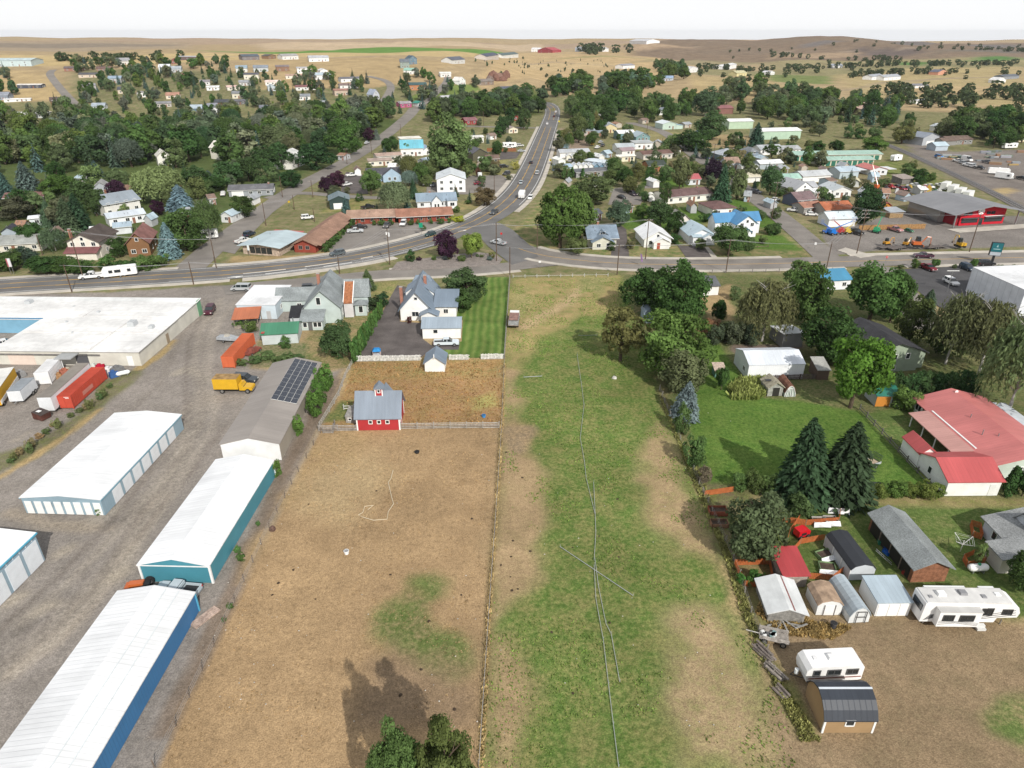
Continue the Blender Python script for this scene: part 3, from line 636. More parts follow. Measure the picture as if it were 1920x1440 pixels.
for e in(0,):MB().box(-.2,-.1,-.2,W+.2,2.72,2.84).obj('eave_trim','plain',t,WHITE)
t,L,W=house('long tan roofed shed with white front gable and solar panels',(529,862),(605,707),9.4,3.1,1.15,wc=(.36,.325,.27),rc=TANR,wmat='rib',oh=.2,name='solar_shed',cat='shed')
MB().extr([(.03,0),(9.37,0),(9.37,3.08),(4.7,4.2),(.03,3.08)],-.06,-.003,'x').obj('front_gable','plainwall',t,WHITE)
ang=math.atan2(1.15,W/2);pm=MB().box(-.92,.92,-.5,.5,0,.05).mesh('solar_panel',flat('panel',(.028,.035,.05),.25,0,.5));fm=MB().box(-.97,.97,-.55,.55,-.02,.02).mesh('panel_frame','steel')
npan=10;x_a,x_b=L*.42,L*.975;dxp=(x_b-x_a)/npan
pmesh=MB().box(-dxp/2+.03,dxp/2-.03,-.525,.525,0,.05).mesh('solar_panel',MATS['panel']);fmesh=MB().box(-dxp/2+.005,dxp/2-.005,-.545,.545,-.03,.03).mesh('panel_frame','white')
for i in range(npan):
 for j in range(4):
  y=.35+.55+j*1.1;z=3.1+1.15*y/(W/2)+.26
  o=ob('solar_panel',fmesh,t,None,(x_a+(i+.5)*dxp,y,z));o.rotation_euler=(ang,0,0);ob('panel_face',pmesh,o)
C0,C1=(198,966),(345,804);Wd=(P(44,966)-P(198,966)).length*.985
t,L,W=house('white roofed self storage building with rows of white doors on two sides',C0,C1,Wd,2.75,.55,wc=(.29,.40,.47),rc=WROOF,wmat='rib',oh=.15,name='storage_building',cat='storage building')
blk=(0,L,0,W)
for i in range(8):door(t,blk,'l',(i+.55)/8.1,1.05,2.15,WHITE,'gdoor','roller_door')
for i in range(7):door(t,blk,'f',.155+i*.113,L*.088,2.3,(.74,.76,.78),'gdoor','roller_door')
for y in(-.16,W+.1):MB().box(-.15,L+.15,y,y+.08,2.60,2.80).obj('eave_trim','plain',t,(.22,.42,.52))
t,L,W=house('tall white storage building with large roller doors and blue trim at the left edge',(-95,1232),(85,1050),15,4.4,.6,wc=(.29,.39,.46),rc=WROOF,wmat='rib',oh=.15,name='storage_building',cat='storage building')
blk=(0,L,0,W)
for i in range(5):door(t,blk,'f',.905-i*.188,L*.155,3.6,(.72,.75,.78),'gdoor','roller_door')
for i in range(14):MB().box(L*(.02+i*.071),L*(.02+i*.071)+.12,-.05,0,3.75,4.3).obj('rib','plain',t,(.6,.66,.7))
MB().box(-.1,L+.15,-.25,-.15,4.3,4.5).obj('eave_trim','plain',t,(.10,.40,.56))
a,rz,Lm=site((266,686),(380,588));t=thing('commercial_building','sprawling commercial building with a stained white flat roof beside the highway','building',a,rz)
block(t,0,Lm*.56,0,30.5,3.2,.25,SHED,'y',(.62,.60,.53),(.79,.785,.77),'plainwall','flatroof',.35)
block(t,Lm*.56+.02,Lm*.93,0.0,95,3.4,.25,SHED,'y',(.62,.60,.53),(.81,.805,.79),'plainwall','flatroof',.25)
block(t,Lm*.93+.02,Lm,0.0,95,3.6,.2,SHED,'y',(.62,.60,.53),(.78,.79,.78),'plainwall','flatroof',.3)
MB().box(Lm*.935,Lm+.04,-.08,-.004,0,4.0).obj('green_panel','plainwall',t,(.17,.36,.21));MB().box(Lm,Lm+.08,0,30,0,3.9).obj('green_panel','plainwall',t,(.17,.36,.21))
MB().box(Lm*.56-.06,Lm*.56+.01,30.6,62,0,3.45).obj('blue_wall','plainwall',t,(.20,.40,.55));MB().box(Lm*.56-.2,Lm*.56+.1,30.6,62,3.45,3.75).obj('blue_parapet','plain',t,(.06,.20,.36))
blk=(0,Lm*.56,0,30.5)
door(t,blk,'l',.93,1.2,2.2,WHITE,z=.02);door(t,blk,'l',.60,2.6,2.6,(.10,.10,.11));door(t,blk,'l',.18,5.5,2.4,(.70,.58,.50));door(t,blk,'f',.72,1.2,2.2,(.3,.24,.17));door(t,(Lm*.93,Lm,0,10),'f',.6,1.6,2.2,(.75,.75,.72))
MB().box(-.5,-.35,8,30.5,2.5,2.7).obj('fascia','wood',t,(.2,.19,.18));MB().box(-3,-.02,12.5,16,2.7,2.9).obj('loading_canopy','plain',t,(.35,.36,.36))
for(x,y,s)in((Lm*.45,8,1.0),(Lm*.88,40,.9),(Lm*.40,3,.7),(Lm*.7,20,.5),(Lm*.5,24,.4),(Lm*.82,28,.4),(Lm*.3,19,.35)):
 MB().taper(x-s,x+s,y-s*.8,y+s*.8,3.3,3.3+s*1.3,.1,.1,.1).obj('rooftop_unit','plain',t,(.45,.47,.48))
g=MB()
for i in range(6):g.box(Lm*.66,Lm*.66+.15,53+i*2.0,53.15+i*2.0,3.5,5.3)
for z in(3.9,4.6,5.2):g.box(Lm*.66,Lm*.66+.12,53,63.2,z,z+.12)
g.box(Lm*.66+.12,Lm*.66+.9,53,63.2,5.2,5.3);g.obj('sign_gantry','steel',t)
for(x0,x1,y0,y1)in((Lm*.3,Lm*.303,0,30),(Lm*.62,Lm*.623,0,60),(.1,Lm*.5,10,10.1),(Lm*.6,Lm*.9,22,22.1),(Lm*.6,Lm*.9,48,48.1)):
 MB().box(x0,x1,y0,y1,3.37,3.72).obj('roof_curb','flatroof',t,(.72,.71,.69))
Wd=perp((448,598),(520,598),(547,562))
t,L,W=house('pale blue workshop with flat white roof beside the old Victorian house',(448,598),(520,598),Wd,3.6,.25,SHED,'x',wc=(.55,.63,.68),rc=WROOF,wmat='siding',rmat='flatroof',oh=.15,name='workshop',cat='workshop',win=(('r',.3,1.8,1,.9),),doors=(('f',.8,1.0,2.0,(.45,.45,.45)),))
a,rz,L=site((440,617),(486,614));t=thing('lean_to','open lean-to with rusty orange metal roof and timber posts','shelter',a,rz)
block(t,0,L,0,5.2,2.4,.7,SHED,'x',WHITE,(.46,.15,.07),'siding','metal',.3,walls=False)
for x in(.1,L/2,L-.1):
 for y in(.1,5.0):MB().box(x-.08,x+.08,y-.08,y+.08,0,2.4+.7*y/5.2).obj('post','wood',t,(.3,.25,.2))
MB().box(0,L,.0,.08,0,.9).obj('rail','wood',t,(.3,.26,.22))
t,L,W=house('weathered white shed with dark green metal roof',(493,647),(560,643),6.5,2.5,1.3,wc=(.52,.57,.57),rc=(.06,.21,.125),name='shed',cat='shed',oh=.3)
MB().box(.02,.75,-.28,1.2,2.86,2.93).obj('roof_patch','plain',t,(.4,.08,.07));MB().cyl((L*.85,3.9,4.0),.12,1.2).obj('vent_pipe','steel',t)
house('small shed with black roof behind the green roofed shed',(546,612),(580,610),5,2.2,.9,SHED,'x',wc=(.5,.53,.55),rc=(.035,.036,.04),rmat='shingle',name='shed',cat='shed',oh=.25)
t,L,W=house('old pale green Victorian house with steep grey shingle roof',(574,607),(641,605),15.5,4.1,4.1,GAB,'y',wc=(.47,.54,.52),rc=(.255,.28,.285),rmat='shingle',oh=.55,name='house',cat='house',win=(('f',.42,5.6,.9,1.7),('r',.2,1.8,.9,1.4)),chim=((.22,.75,8.6),),wings=(dict(box=(-.02,.56,-4.2,-.01),hw=2.3,rise=1.2,prof=SHED,ax='x',win=(('f',.18,1.4,.8,1.1),('f',.66,1.4,.8,1.1),('f',.86,1.4,.8,1.1)),doors=(('f',.42,.95,2.0,(.12,.12,.12)),)),dict(box=(8.6,14.2,6.5,13),hw=4.3,rise=3.2,ax='x',prof=GAB,win=(('r',.5,5.2,1,1.2),('f',.6,1.7,.8,1.5))),dict(box=(-8.5,.3,8.5,14.5),hw=3.0,rise=2.2,ax='x',prof=GAB,win=(('f',.5,1.5,1,1.2),)),dict(box=(11.2,14.0,4.2,6.48),hw=3.1,rise=.7,prof='hip',ax='x',win=(('f',.5,1.7,.9,1.6),('r',.5,1.7,.9,1.6)))))
pnl=MB();pnl.add([(8.75,3.2,3.9),(10.9,3.2,3.9),(10.9,8.6,7.4),(8.75,8.6,7.4),(8.75,3.2,3.6),(10.9,3.2,3.6),(10.9,8.6,7.1),(8.75,8.6,7.1)],[(0,1,2,3),(7,6,5,4),(0,4,5,1),(1,5,6,2),(2,6,7,3),(3,7,4,0)])
pn=pnl.obj('bare_board_roof','wood',t,(.36,.15,.075))
for x in(8.68,10.95):MB().add([(x-.09,3.1,3.9),(x+.09,3.1,3.9),(x+.09,8.7,7.55),(x-.09,8.7,7.55),(x-.09,3.1,3.65),(x+.09,3.1,3.65),(x+.09,8.7,7.2),(x-.09,8.7,7.2)],[(0,1,2,3),(7,6,5,4),(0,4,5,1),(1,5,6,2),(2,6,7,3),(3,7,4,0)]).obj('trim_board','plain',pn,WHITE)
block(t,8.75,10.9,3.4,8.4,3.7,.1,FLAT,'x',(.62,.60,.60),(.3,.3,.3),oh=.0,th=.03,wname='infill_wall',rname='infill_top')
t,L,W=house('white farmhouse with blue-grey metal roof and two shed dormers',(752,601),(812,601),15.5,3.0,4.3,GAB,'y',wc=(.82,.82,.80),rc=BLUR,oh=.75,name='farmhouse',cat='house',win=(('f',.66,1.5,1.3,.9),('f',.46,1.7,1.5,1.1),('f',.5,5.6,.7,.6)),chim=((.66,.62,8.2),(-.05,.35,6.6)),wings=(dict(box=(8.2,13.2,2.4,8.5),hw=2.8,rise=1.8,ax='x',prof=SHED,win=(('f',.5,1.5,1,1),)),dict(box=(5.2,9.0,-2.2,-.01),hw=2.3,rise=.9,ax='y',prof=GAB)))
L8=8.4
for sx in(0,1):
 x0,x1=(.4,3.4)if sx==0 else(L-3.4,L-.4)
 block(t,x0,x1,7.6,13.2,4.5,2.0,SHED if sx==0 else SHEDR,'y',(.82,.82,.80),BLUR,'siding','metal',.35,wname='dormer_wall',rname='dormer_roof')
block(t,.4,L-.4,13.0,16.5,3.0,3.6,'hip','y',(.82,.82,.80),BLUR,'siding','metal_y',.6)
house('white garage with pale blue metal roof behind the farmhouse',(793,635),(864,634),6.4,2.6,1.25,wc=(.82,.82,.8),rc=(.30,.36,.42),name='garage',cat='garage',oh=.3,win=(('f',.34,1.75,.9,.8),),doors=(('l',.5,3.8,2.2,(.7,.68,.62),'gdoor'),))
t,L,W=house('little white garden shed with blue-grey roof in the white fence',(797,697),(834,697),4.6,2.0,1.5,GAB,'y',wc=(.80,.80,.77),rc=BLUR,name='garden_shed',cat='shed',oh=.4)
MB().box(L/2-.08,L/2+.08,-.5,-.36,3.2,4.1).obj('finial','plain',t,WHITE)
Wd=perp((671,807),(750,806),(760,774))
t,L,W=house('red wooden barn with blue-grey metal roof and little cupola',(671,807),(750,806),Wd,2.6,3.5,GAB,'x',wc=(.40,.035,.04),rc=(.215,.255,.31),name='barn',cat='barn',oh=.45,win=(('f',.32,1.65,.5,.55),('f',.52,1.65,.5,.55),('f',.72,1.65,.5,.55)),doors=(('r',.3,1.1,2.4,(.42,.04,.045)),))
for x in(0,L):MB().box(x-.12,x+.12,-.06,.06,0,2.6).obj('corner_board','plain',t,WHITE)
MB().box(L-.03,L+.06,W-.12,W+.06,0,2.7).obj('corner_board','plain',t,WHITE)
for y in(W*.3-.65,W*.3+.65):MB().box(L+.01,L+.09,y-.07,y+.07,0,2.4).obj('door_trim','plain',t,WHITE)
MB().box(L+.01,L+.09,W*.3-.6,W*.3+.6,2.3,2.45).obj('door_trim','plain',t,WHITE)
cx=L*.52;cy=W*.5
cu=MB().box(cx-.6,cx+.6,cy-.6,cy+.6,5.2,7.0).obj('cupola','siding',t,(.40,.035,.04))
for s in(-.6,.6):MB().box(cx+s-.09,cx+s+.09,cy-.66,cy-.55,5.2,7.0).obj('corner_board','plain',cu,WHITE)
MB().add([(cx-.9,cy-.85,6.9),(cx+.9,cy-.85,6.9),(cx+.9,cy+.85,6.9),(cx-.9,cy+.85,6.9),(cx,cy-.85,7.85),(cx,cy+.85,7.85)],[(0,1,4),(1,2,5,4),(2,3,5),(3,0,4,5),(3,2,1,0)]).obj('cupola_roof','metal_y',cu,(.215,.255,.31))
window(t,(cx-.6,cx+.6,cy-.6,cy+.6),'f',.5,6.45,.38,.5)
block(t,cx-1.6,cx+2.8,W*.5,W*.5+3.6,2.6,3.2,GAB,'y',(.40,.035,.04),(.215,.255,.31),'siding','metal',.3)
house('small grey lean-to shed beside the red barn',(649,793),(669,794),2.6,1.3,.5,SHED,'x',wc=(.35,.33,.3),rc=(.3,.29,.27),wmat='wood',rmat='wood',name='shed',cat='shed',oh=.1,win=(('f',.4,.8,.5,.4),))
Wd=perp((1400,712),(1504,710),(1382,680))
t,L,W=house('white steel workshop with grey-white gable roof on the green lawn',(1400,712),(1504,710),Wd,3.2,1.3,wc=(.80,.82,.84),rc=(.66,.70,.75),wmat='rib',name='workshop',cat='workshop',oh=.1,win=(('l',.72,1.5,1.0,.9),))
t,L,W=house('grey plank shed with patchwork roof and open front beside the garden',(1438,743),(1466,742),3.4,1.9,1.0,GAB,'y',wc=(.36,.36,.33),rc=(.36,.33,.25),wmat='wood',rmat='wood',name='shed',cat='shed',oh=.3)
door(t,(0,L,0,W),'f',.55,1.3,1.75,(.03,.028,.025));MB().box(L*-.06,L*.5,1.2,1.9,2.65,2.72).obj('roof_strip','plain',t,(.05,.05,.055))  # near-black slab paints the shade of the open front, not a door
t,L,W=house('shed with round brown roof and white framed door',(1470,744),(1490,744),4.6,.9,1.5,BARREL,'y',wc=(.42,.47,.43),rc=(.22,.105,.07),rmat='rusty',name='shed',cat='shed',oh=.1)
for(x0,z0,x1,z1)in((.35,.05,.55,1.8),(1.45,.05,1.3,1.8),(.35,1.8,1.45,1.8),(.6,1.8,1.25,.1),(.05,.1,.05,.9),(L-.05,.1,L-.05,.9),(.1,.9,.6,2.1),(L-.1,.9,L-.6,2.1),(.6,2.1,L/2,2.35),(L-.6,2.1,L/2,2.35)):
 MB().tube([(x0,-.12,z0),(x1,-.12,z1)],.06,4).obj('trim_board','plain',t,WHITE)
house('tiny hen house with tan roof on the lawn',(1340,708),(1358,708),2.4,1.5,.5,SHED,'x',wc=(.12,.25,.22),rc=(.5,.4,.33),name='hen_house',cat='hen house',oh=.25,rmat='wood',doors=(('f',.5,.6,1.0,(.4,.38,.33)),))
Wd=13
t,L,W=house('sage green house with charcoal roof among the tall trees',(1628,700),(1716,694),13,4.6,1.9,GAB,'y',wc=(.30,.36,.27),rc=(.055,.055,.06),rmat='shingle',name='house',cat='house',oh=.7,win=(('f',.45,3.3,1.5,1.1),('f',.75,3.4,.8,1.1),('f',.5,.9,.9,.7)),wings=(dict(box=(8.8,12.6,1.0,6),hw=3.6,rise=1.0,prof=GAB,ax='y'),))
house('small outbuilding with green metal roof and orange door',(1640,762),(1683,762),4.2,2.3,.8,SHED,'x',wc=(.62,.66,.66),rc=(.03,.19,.14),wmat='rib',name='outbuilding',cat='shed',oh=.3,doors=(('f',.3,2.6,2.0,(.55,.22,.04)),('f',.8,1.0,2.0,(.1,.1,.1))))
house('small dark shed with mossy grey roof beside the white workshop',(1530,712),(1552,712),4,2.1,.9,SHED,'x',wc=(.13,.09,.07),rc=(.36,.36,.34),rmat='shingle',name='shed',cat='shed',oh=.2)
house('white carport with pale metal roof under the trees',(1465,652),(1503,650),6,2.6,.7,SHEDR,'x',wc=(.3,.3,.3),rc=(.72,.74,.76),name='carport',cat='carport',oh=.3,wmat='plainwall')
t,L,W=house('pale green ranch house with long red metal roof',(1711,772),(1850,897),12.5,2.6,1.75,wc=(.55,.62,.55),rc=(.52,.17,.16),name='ranch_house',cat='house',oh=.6,win=(('f',.06,1.55,1.6,1.2),('f',.15,1.55,1.4,1.2),('f',.24,1.55,1.2,1.2),('r',.35,1.5,1.4,1.0)),wings=(dict(box=(.22,.80,-3.6,-.01),hw=2.1,rise=.45,prof=SHED,ax='x',walls=False,rc=(.50,.27,.24),eave=.1),))
for i in range(4):MB().box(L*(.24+i*.17),L*(.24+i*.17)+.14,-3.5,-3.36,0,2.1).obj('porch_post','plain',t,WHITE)
MB().box(L*.22,L*.8,.02,.3,2.72,2.86).obj('gutter','plain',t,WHITE)
for x,y in((L*.42,4),(L*.72,4.5),(L*.66,2.8),(L*.9,8)):MB().cyl((x,y,4.0),.09,1.0).obj('vent_pipe','steel',t)
MB().add([(L*.05,W+.6,2.35),(L*.62,W+.6,2.35),(L*.62,W+3.4,2.2),(L*.05,W+3.4,2.2),(L*.05,W+.6,2.25),(L*.62,W+.6,2.25),(L*.62,W+3.4,2.1),(L*.05,W+3.4,2.1)],[(0,1,2,3),(7,6,5,4),(0,4,5,1),(1,5,6,2),(2,6,7,3),(3,7,4,0)]).obj('patio_roof','flatroof',t,(.62,.66,.70))
for i in range(4):MB().box(L*(.07+i*.18),L*(.07+i*.18)+.1,W+3.2,W+3.3,0,2.1).obj('porch_post','plain',t,WHITE)
sd=MB().cyl((1.0,W*.5,4.6),.3,.08,'x').obj('satellite_dish','white',t)
Wd=perp((1770,930),(1869,929),(1717,864))
t,L,W=house('white garage wing with red ribbed metal roof behind the flower hedge',(1770,930),(1869,929),7.6,2.7,1.6,wc=(.80,.81,.78),rc=(.47,.095,.095),name='garage',cat='garage',oh=.35,win=(('l',.4,1.6,.8,1.1),),doors=(('f',.86,.9,2.0,(.72,.73,.7)),),wings=(dict(box=(-.02,.32,7.62,12.5),hw=2.6,rise=1.1,prof=GAB,ax='y'),))
t,L,W=house('open fronted shed with mottled grey shingle roof and brown plank gable',(1706,1092),(1771,1090),10.5,2.5,1.1,GAB,'y',wc=(.28,.13,.075),rc=(.25,.27,.27),wmat='wood',rmat='shingle',name='shed',cat='shed',oh=.5)
MB().box(-.06,-.004,.6,10,.05,2.4).obj('open_side_shade','plain',t,(.02,.018,.016))  # near-black sheet paints the shade of the open bay onto the wall
for y in(2.5,5,7.5):MB().box(-.16,-.02,y,y+.14,0,2.5).obj('post','wood',t,(.25,.2,.16))
t,L,W=house('white walled house with grey shingle roofs at the right edge',(1838,1000),(1908,1075),12,2.6,1.7,wc=(.60,.63,.68),rc=(.29,.30,.30),rmat='shingle',name='house',cat='house',oh=.5,win=(('f',.3,1.5,.8,1.1),('f',.55,1.5,1.2,1.0)),wings=(dict(box=(.12,.5,3,12),hw=3.4,rise=2.0,prof=GAB,ax='y'),dict(box=(.62,1.0,-2.6,-.01),hw=2.4,rise=.5,prof=SHED,wc=(.52,.50,.44))))
t,L,W=house('red roofed chicken shed with speckled wall beside the orange netting',(1465,1101),(1510,1100),4.4,1.9,.55,SHED,'x',wc=(.33,.29,.25),rc=(.40,.055,.06),wmat='stone',name='chicken_shed',cat='shed',oh=.25)
t,L,W=house('collapsing shed with rusted white metal roof',(1438,1165),(1506,1168),5.2,1.5,.75,GAB,'y',wc=(.26,.25,.23),rc=(.74,.76,.76),wmat='wood',name='collapsing_shed',cat='shed',oh=.35,rmat='flatroof')
MB().box(L*.52,L*.66,-.3,5.5,2.22,2.30).obj('rust_strip','rusty',t,(.27,.13,.12)).rotation_euler=(0,R(2),0)
for i in range(6):o=MB().box(-.9,.9,-.11,.11,0,.05).obj('fallen_board','wood',t,(.33,.32,.3),(L*(.15+.14*i),-.5-.25*(i%3),.1+.08*i),R(20+37*i));o.rotation_euler.x=R(8)
t,L,W=house('small white metal shed with tan rusted roof',(1529,1153),(1575,1153),3.2,1.6,.7,GAMB,'y',wc=(.74,.75,.74),rc=(.42,.30,.21),name='metal_shed',cat='shed',oh=.12,doors=(('f',.5,1.5,1.5,WHITE),),rmat='rusty')
for x in(.28,.72):MB().box(L*x-.05,L*x+.05,-.1,-.04,0,1.6).obj('door_trim','plain',t,(.16,.14,.13))
t,L,W=house('silver shed with curved ribbed metal roof',(1590,1168),(1628,1166),5.4,1.1,1.25,BARREL,'y',wc=(.66,.68,.68),rc=(.40,.46,.50),name='metal_shed',cat='shed',oh=.12)
for a_ in((.3,0,.3,1.75),(.76,0,.76,1.75),(.3,.95,.76,.95),(.3,1.75,.76,1.75)):MB().tube([(a_[0]*L,-.16,a_[1]+.05),(a_[2]*L,-.16,a_[3]+.02)],.055,4).obj('door_trim','plain',t,(.1,.1,.1))
t,L,W=house('flat roofed shed with three white doors and blue-grey roof',(1639,1155),(1702,1154),4.0,2.05,.35,SHED,'x',wc=(.78,.78,.76),rc=(.40,.48,.54),name='metal_shed',cat='shed',oh=.12)
for i in range(3):door(t,(0,L,0,W),'f',.18+.32*i,L*.29,1.85,(.84,.84,.82))
t,L,W=house('translucent plastic greenhouse shed with black roof panels',(1590,1088),(1636,1086),6.6,1.7,.8,GAMB,'y',wc=(.55,.58,.61),rc=(.035,.038,.045),name='greenhouse',cat='greenhouse',oh=.08,wmat='plainwall',rmat='plain')
for y in(0,2.2,4.4,6.6):MB().tube([(-.05,y,0),(-.05,y,1.7)],.06,4).obj('frame_bar','white',t)
t,L,W=house('tan shed with dark curved ribbed roof at the bottom right',(1541,1374),(1634,1374),4.4,1.9,1.7,BARREL,'x',wc=(.33,.22,.115),rc=(.035,.042,.055),name='lofted_shed',cat='shed',oh=.2,win=(('f',.5,1.5,.75,.7),))
for x in(0,L):MB().box(x-.1,x+.1,-.05,.08,0,1.9).obj('corner_trim','plain',t,WHITE)
MB().box(-.2,L+.2,W/2-.1,W/2+.1,3.74,3.81).obj('ridge_cap','plain',t,(.6,.65,.7))
t,L,W=house('small white house with dark grey roof and brick chimney behind the green trees',(1305,555),(1346,553),8,2.6,1.3,wc=(.80,.80,.79),rc=(.13,.135,.145),rmat='shingle',oh=.35,win=(('f',.55,1.6,.8,.7),),chim=((.06,.6,4.8),))
house('blue shed half hidden between the leafy trees',(1206,606),(1228,606),4,2.4,1.0,GAMB,'y',wc=(.27,.34,.42),rc=(.30,.37,.45),name='shed',cat='shed',oh=.15)
house('white building with bright blue roof behind the roadside trees',(1535,545),(1592,542),9,2.8,1.6,wc=(.78,.79,.8),rc=(.07,.26,.42),rmat='metal',oh=.4,win=(('f',.8,1.5,1,1),))
t,L,W=house('large white store building at the right edge of the car park',(1810,546),(1906,593),45,6.6,.3,SHED,'x',wc=(.72,.74,.77),rc=WROOF,wmat='plainwall',rmat='flatroof',name='store_building',cat='store',oh=.05,doors=(('f',.9,1.2,2.3,(.75,.76,.78)),('f',.82,.7,2.0,(.05,.05,.06))))
for i in range(9):MB().box(i*L/9,i*L/9+.05,-.03,0,0,6.6).obj('panel_joint','plain',t,(.5,.52,.55))
def hs(label,x0,y0,x1,y1,W,hw,rise,prof,ax,wc,rc,rmat='shingle',wmat='siding',name='house',cat='house',nw=None,gd=None,ch=None,wings=(),oh=.45,group=None,side='r',frame=(.78,.78,.76),dr=True):
 a=P(x0,y0);far=a.y>400;Lm=(P(x1,y1)-a).length
 n=nw if nw is not None else max(1,min(5,int(Lm/3.2)))
 win=[]
 zc=min(1.6,hw*.55)
 for i in range(n):
  u=(i+.5)/n
  if gd and abs(u-gd[0])<(gd[1]/Lm/2+.08):continue
  win.append(('f',u,zc,min(1.2,Lm/n*.4),min(1.1,hw*.4)))
  if hw>4.4:win.append(('f',u,zc+2.7,min(1.1,Lm/n*.38),1.1))
 if nw!=0 and ax=='y' and rise>2.2 and prof==GAB:win.append(('f',.5,hw+rise*.3,.8,.9))
 if nw!=0:win+=[(side,.35,zc,1.0,1.0),(side,.7,zc,1.0,1.0)]
 drs=[]
 if gd:drs.append(('f',gd[0],gd[1],min(2.3,hw-.3),gd[2]if len(gd)>2 else(.72,.72,.7),'gdoor','garage_door'))
 elif dr and nw!=0:drs.append(('f',.5 if n%2==0 else(.5+.5/max(n,2)),.95,2.05,(.25,.12,.08)))
 chim=[(ch[0],ch[1],hw+rise+.6)]if ch else[]
 res=house(label,(x0,y0),(x1,y1),W,hw,rise,prof,ax,wc,rc,wmat,rmat,name,cat,oh,None,win,drs,chim,wings,group,2.5 if far else 0.0,None,frame)
 if prof==GAB and not far:
  t,L,W=res
  if ax=='x':MB().box(-oh,L+oh,-oh*.97-.1,-oh*.97,hw-oh*rise/(W/2)*.9-.02,hw-oh*rise/(W/2)*.9+.12).obj('gutter','plain',t,(.66,.66,.64))
  for k in range(2):
   u=random.uniform(.2,.8);v=random.uniform(.1,.4);x,y,zz=(L*u,W*v,hw+rise*v*2)if ax=='x' else(L*v,W*u,hw+rise*v*2)
   MB().cyl((x,y,zz+.35),.09,.7,'z',6).obj('vent_pipe','steel',t)
 return res
S='shingle';M='metal'
BRN=(.20,.14,.11);CHAR=(.075,.075,.08);LG=(.45,.47,.49);GRN=(.07,.20,.15);TEALW=(.17,.28,.29);PINKR=(.38,.20,.18);MINT=(.42,.55,.42);BROWNW=(.19,.10,.06);BLUW=(.20,.27,.35)
Wd=perp((455,476),(534,474),(582,429));
t,L,W=hs('roadside shop with pale blue metal roof and glazed front',457,476,533,474,15.5,2.9,.7,GAB,'y',(.45,.36,.29),(.44,.53,.56),M,'stone','shop','shop',0,wings=(dict(box=(1.5,10.5,15.52,18),hw=2.5,rise=.3,prof=SHED,rc=(.45,.12,.1)),),oh=1.2)
for i in range(4):MB().box(L*(.2+i*.155),L*(.2+i*.155)+L*.14,-.06,.02,.5,2.4).obj('shop_window','glass',t)
t.rotation_euler.z-=R(18)
RW=(.26,.055,.035);MR=(.30,.185,.135)
a,rz,L=site((553,473),(601,473));dv=P(668,417)-P(603,472);ang_=math.atan2(dv.y,dv.x);lw=dv.length
t=thing('motel','L-shaped brown roofed motel with a red timber end','motel',a,ang_-math.pi/2)
Lw=6.9
block(t,0,Lw,0,lw*.95,2.7,1.5,GAB,'y',RW,MR,'siding',S,.9,rname='roof')
block(t,Lw,Lw+1.6,.5,lw*.8,2.2,.35,SHEDR,'y',RW,MR,'siding',S,.2,walls=False)
for u in(.3,.62):window(t,(0,Lw,0,20),'f',u,1.6,1.1,1.0,(.3,.22,.2))
for i in range(5):door(t,(0,Lw,0,lw),'r',.12+.17*i,.95,2.0,(.3,.05,.04));window(t,(0,Lw,0,lw),'r',.19+.17*i,1.4,1.2,1.0,(.35,.3,.27))
t2,L,W=hs('long brown roofed motel wing with a row of red doors',655,421,741,418,8.5,2.6,1.5,GAB,'x',RW,(.36,.24,.18),S,'siding','motel_wing','motel',5,oh=.9,frame=(.4,.35,.3))
t3,L,W=hs('detached brown roofed motel block at the highway bend',748,419,846,414,8.5,2.6,1.6,GAB,'x',RW,(.33,.17,.12),S,'siding','motel_wing','motel',6,oh=.9,frame=(.4,.35,.3))
for tt,n in((t2,6),(t3,7)):
 for i in range(n):MB().box(1+i*2.2,1.14+i*2.2,-.9,-.78,0,2.3).obj('porch_post','wood',tt,(.3,.1,.06))
hs('dark green garage with tall white roller door',619,393,656,391,9,3.6,1.5,GAB,'y',(.035,.06,.055),(.15,.20,.22),M,'siding','garage','garage',0,(.42,3.4,WHITE))
hs('light blue house with dark gabled roof and white porch',690,341,757,338,12,3.0,2.0,GAB,'x',(.38,.50,.62),(.10,.10,.115),S,wings=(dict(box=(.42,.92,-3,-.01),hw=3.2,rise=3.0,prof=GAB,ax='y',win=(('f',.35,1.5,1,1.2),('f',.65,1.5,1,1.2))),))
hs('tall white two storey hall with white metal roof',820,361,873,360,15,5.6,2.2,GAB,'y',(.82,.83,.84),(.66,.70,.73),M,name='hall',cat='building',wings=(dict(box=(8.8,11.8,.5,6),hw=2.7,rise=.6,prof=SHEDR,ax='y',walls=False),),nw=3)
hs('white cottage with blue-grey cross gable roof beside the bend',783,391,856,388,9,2.7,2.2,GAB,'x',(.74,.76,.78),(.24,.31,.38),M,ch=(.35,.6),wings=(dict(box=(.36,.62,-1.4,-.01),hw=2.6,rise=2.2,prof=GAB,ax='y',win=(('f',.35,1.2,.6,1.2),('f',.65,1.2,.6,1.2)),),dict(box=(.76,1.0,-2.4,-.01),hw=3.1,rise=.4,prof=SHED,win=(('f',.5,1.7,1.6,1.2),))))
hs('grey ranch house with attached garage on the side street',430,369,512,366,9,2.6,1.4,GAB,'x',(.30,.32,.34),(.15,.15,.16),S,gd=(.2,4.8,WHITE),ch=(.9,.5))
hs('white garage with light blue roof behind the corner tree',416,417,436,418,10,2.7,1.3,GAB,'y',(.62,.63,.62),(.46,.56,.62),M,name='garage',cat='garage')
hs('large white barn-like house with blue-grey metal roof',200,407,266,395,11,4.6,2.6,GAB,'x',(.76,.74,.70),(.27,.31,.35),M,oh=.6)
hs('white low annex in front of the barn-like house',207,425,275,415,6,3.0,1.2,GAB,'x',(.78,.79,.80),(.52,.57,.62),M,name='annex',cat='building')
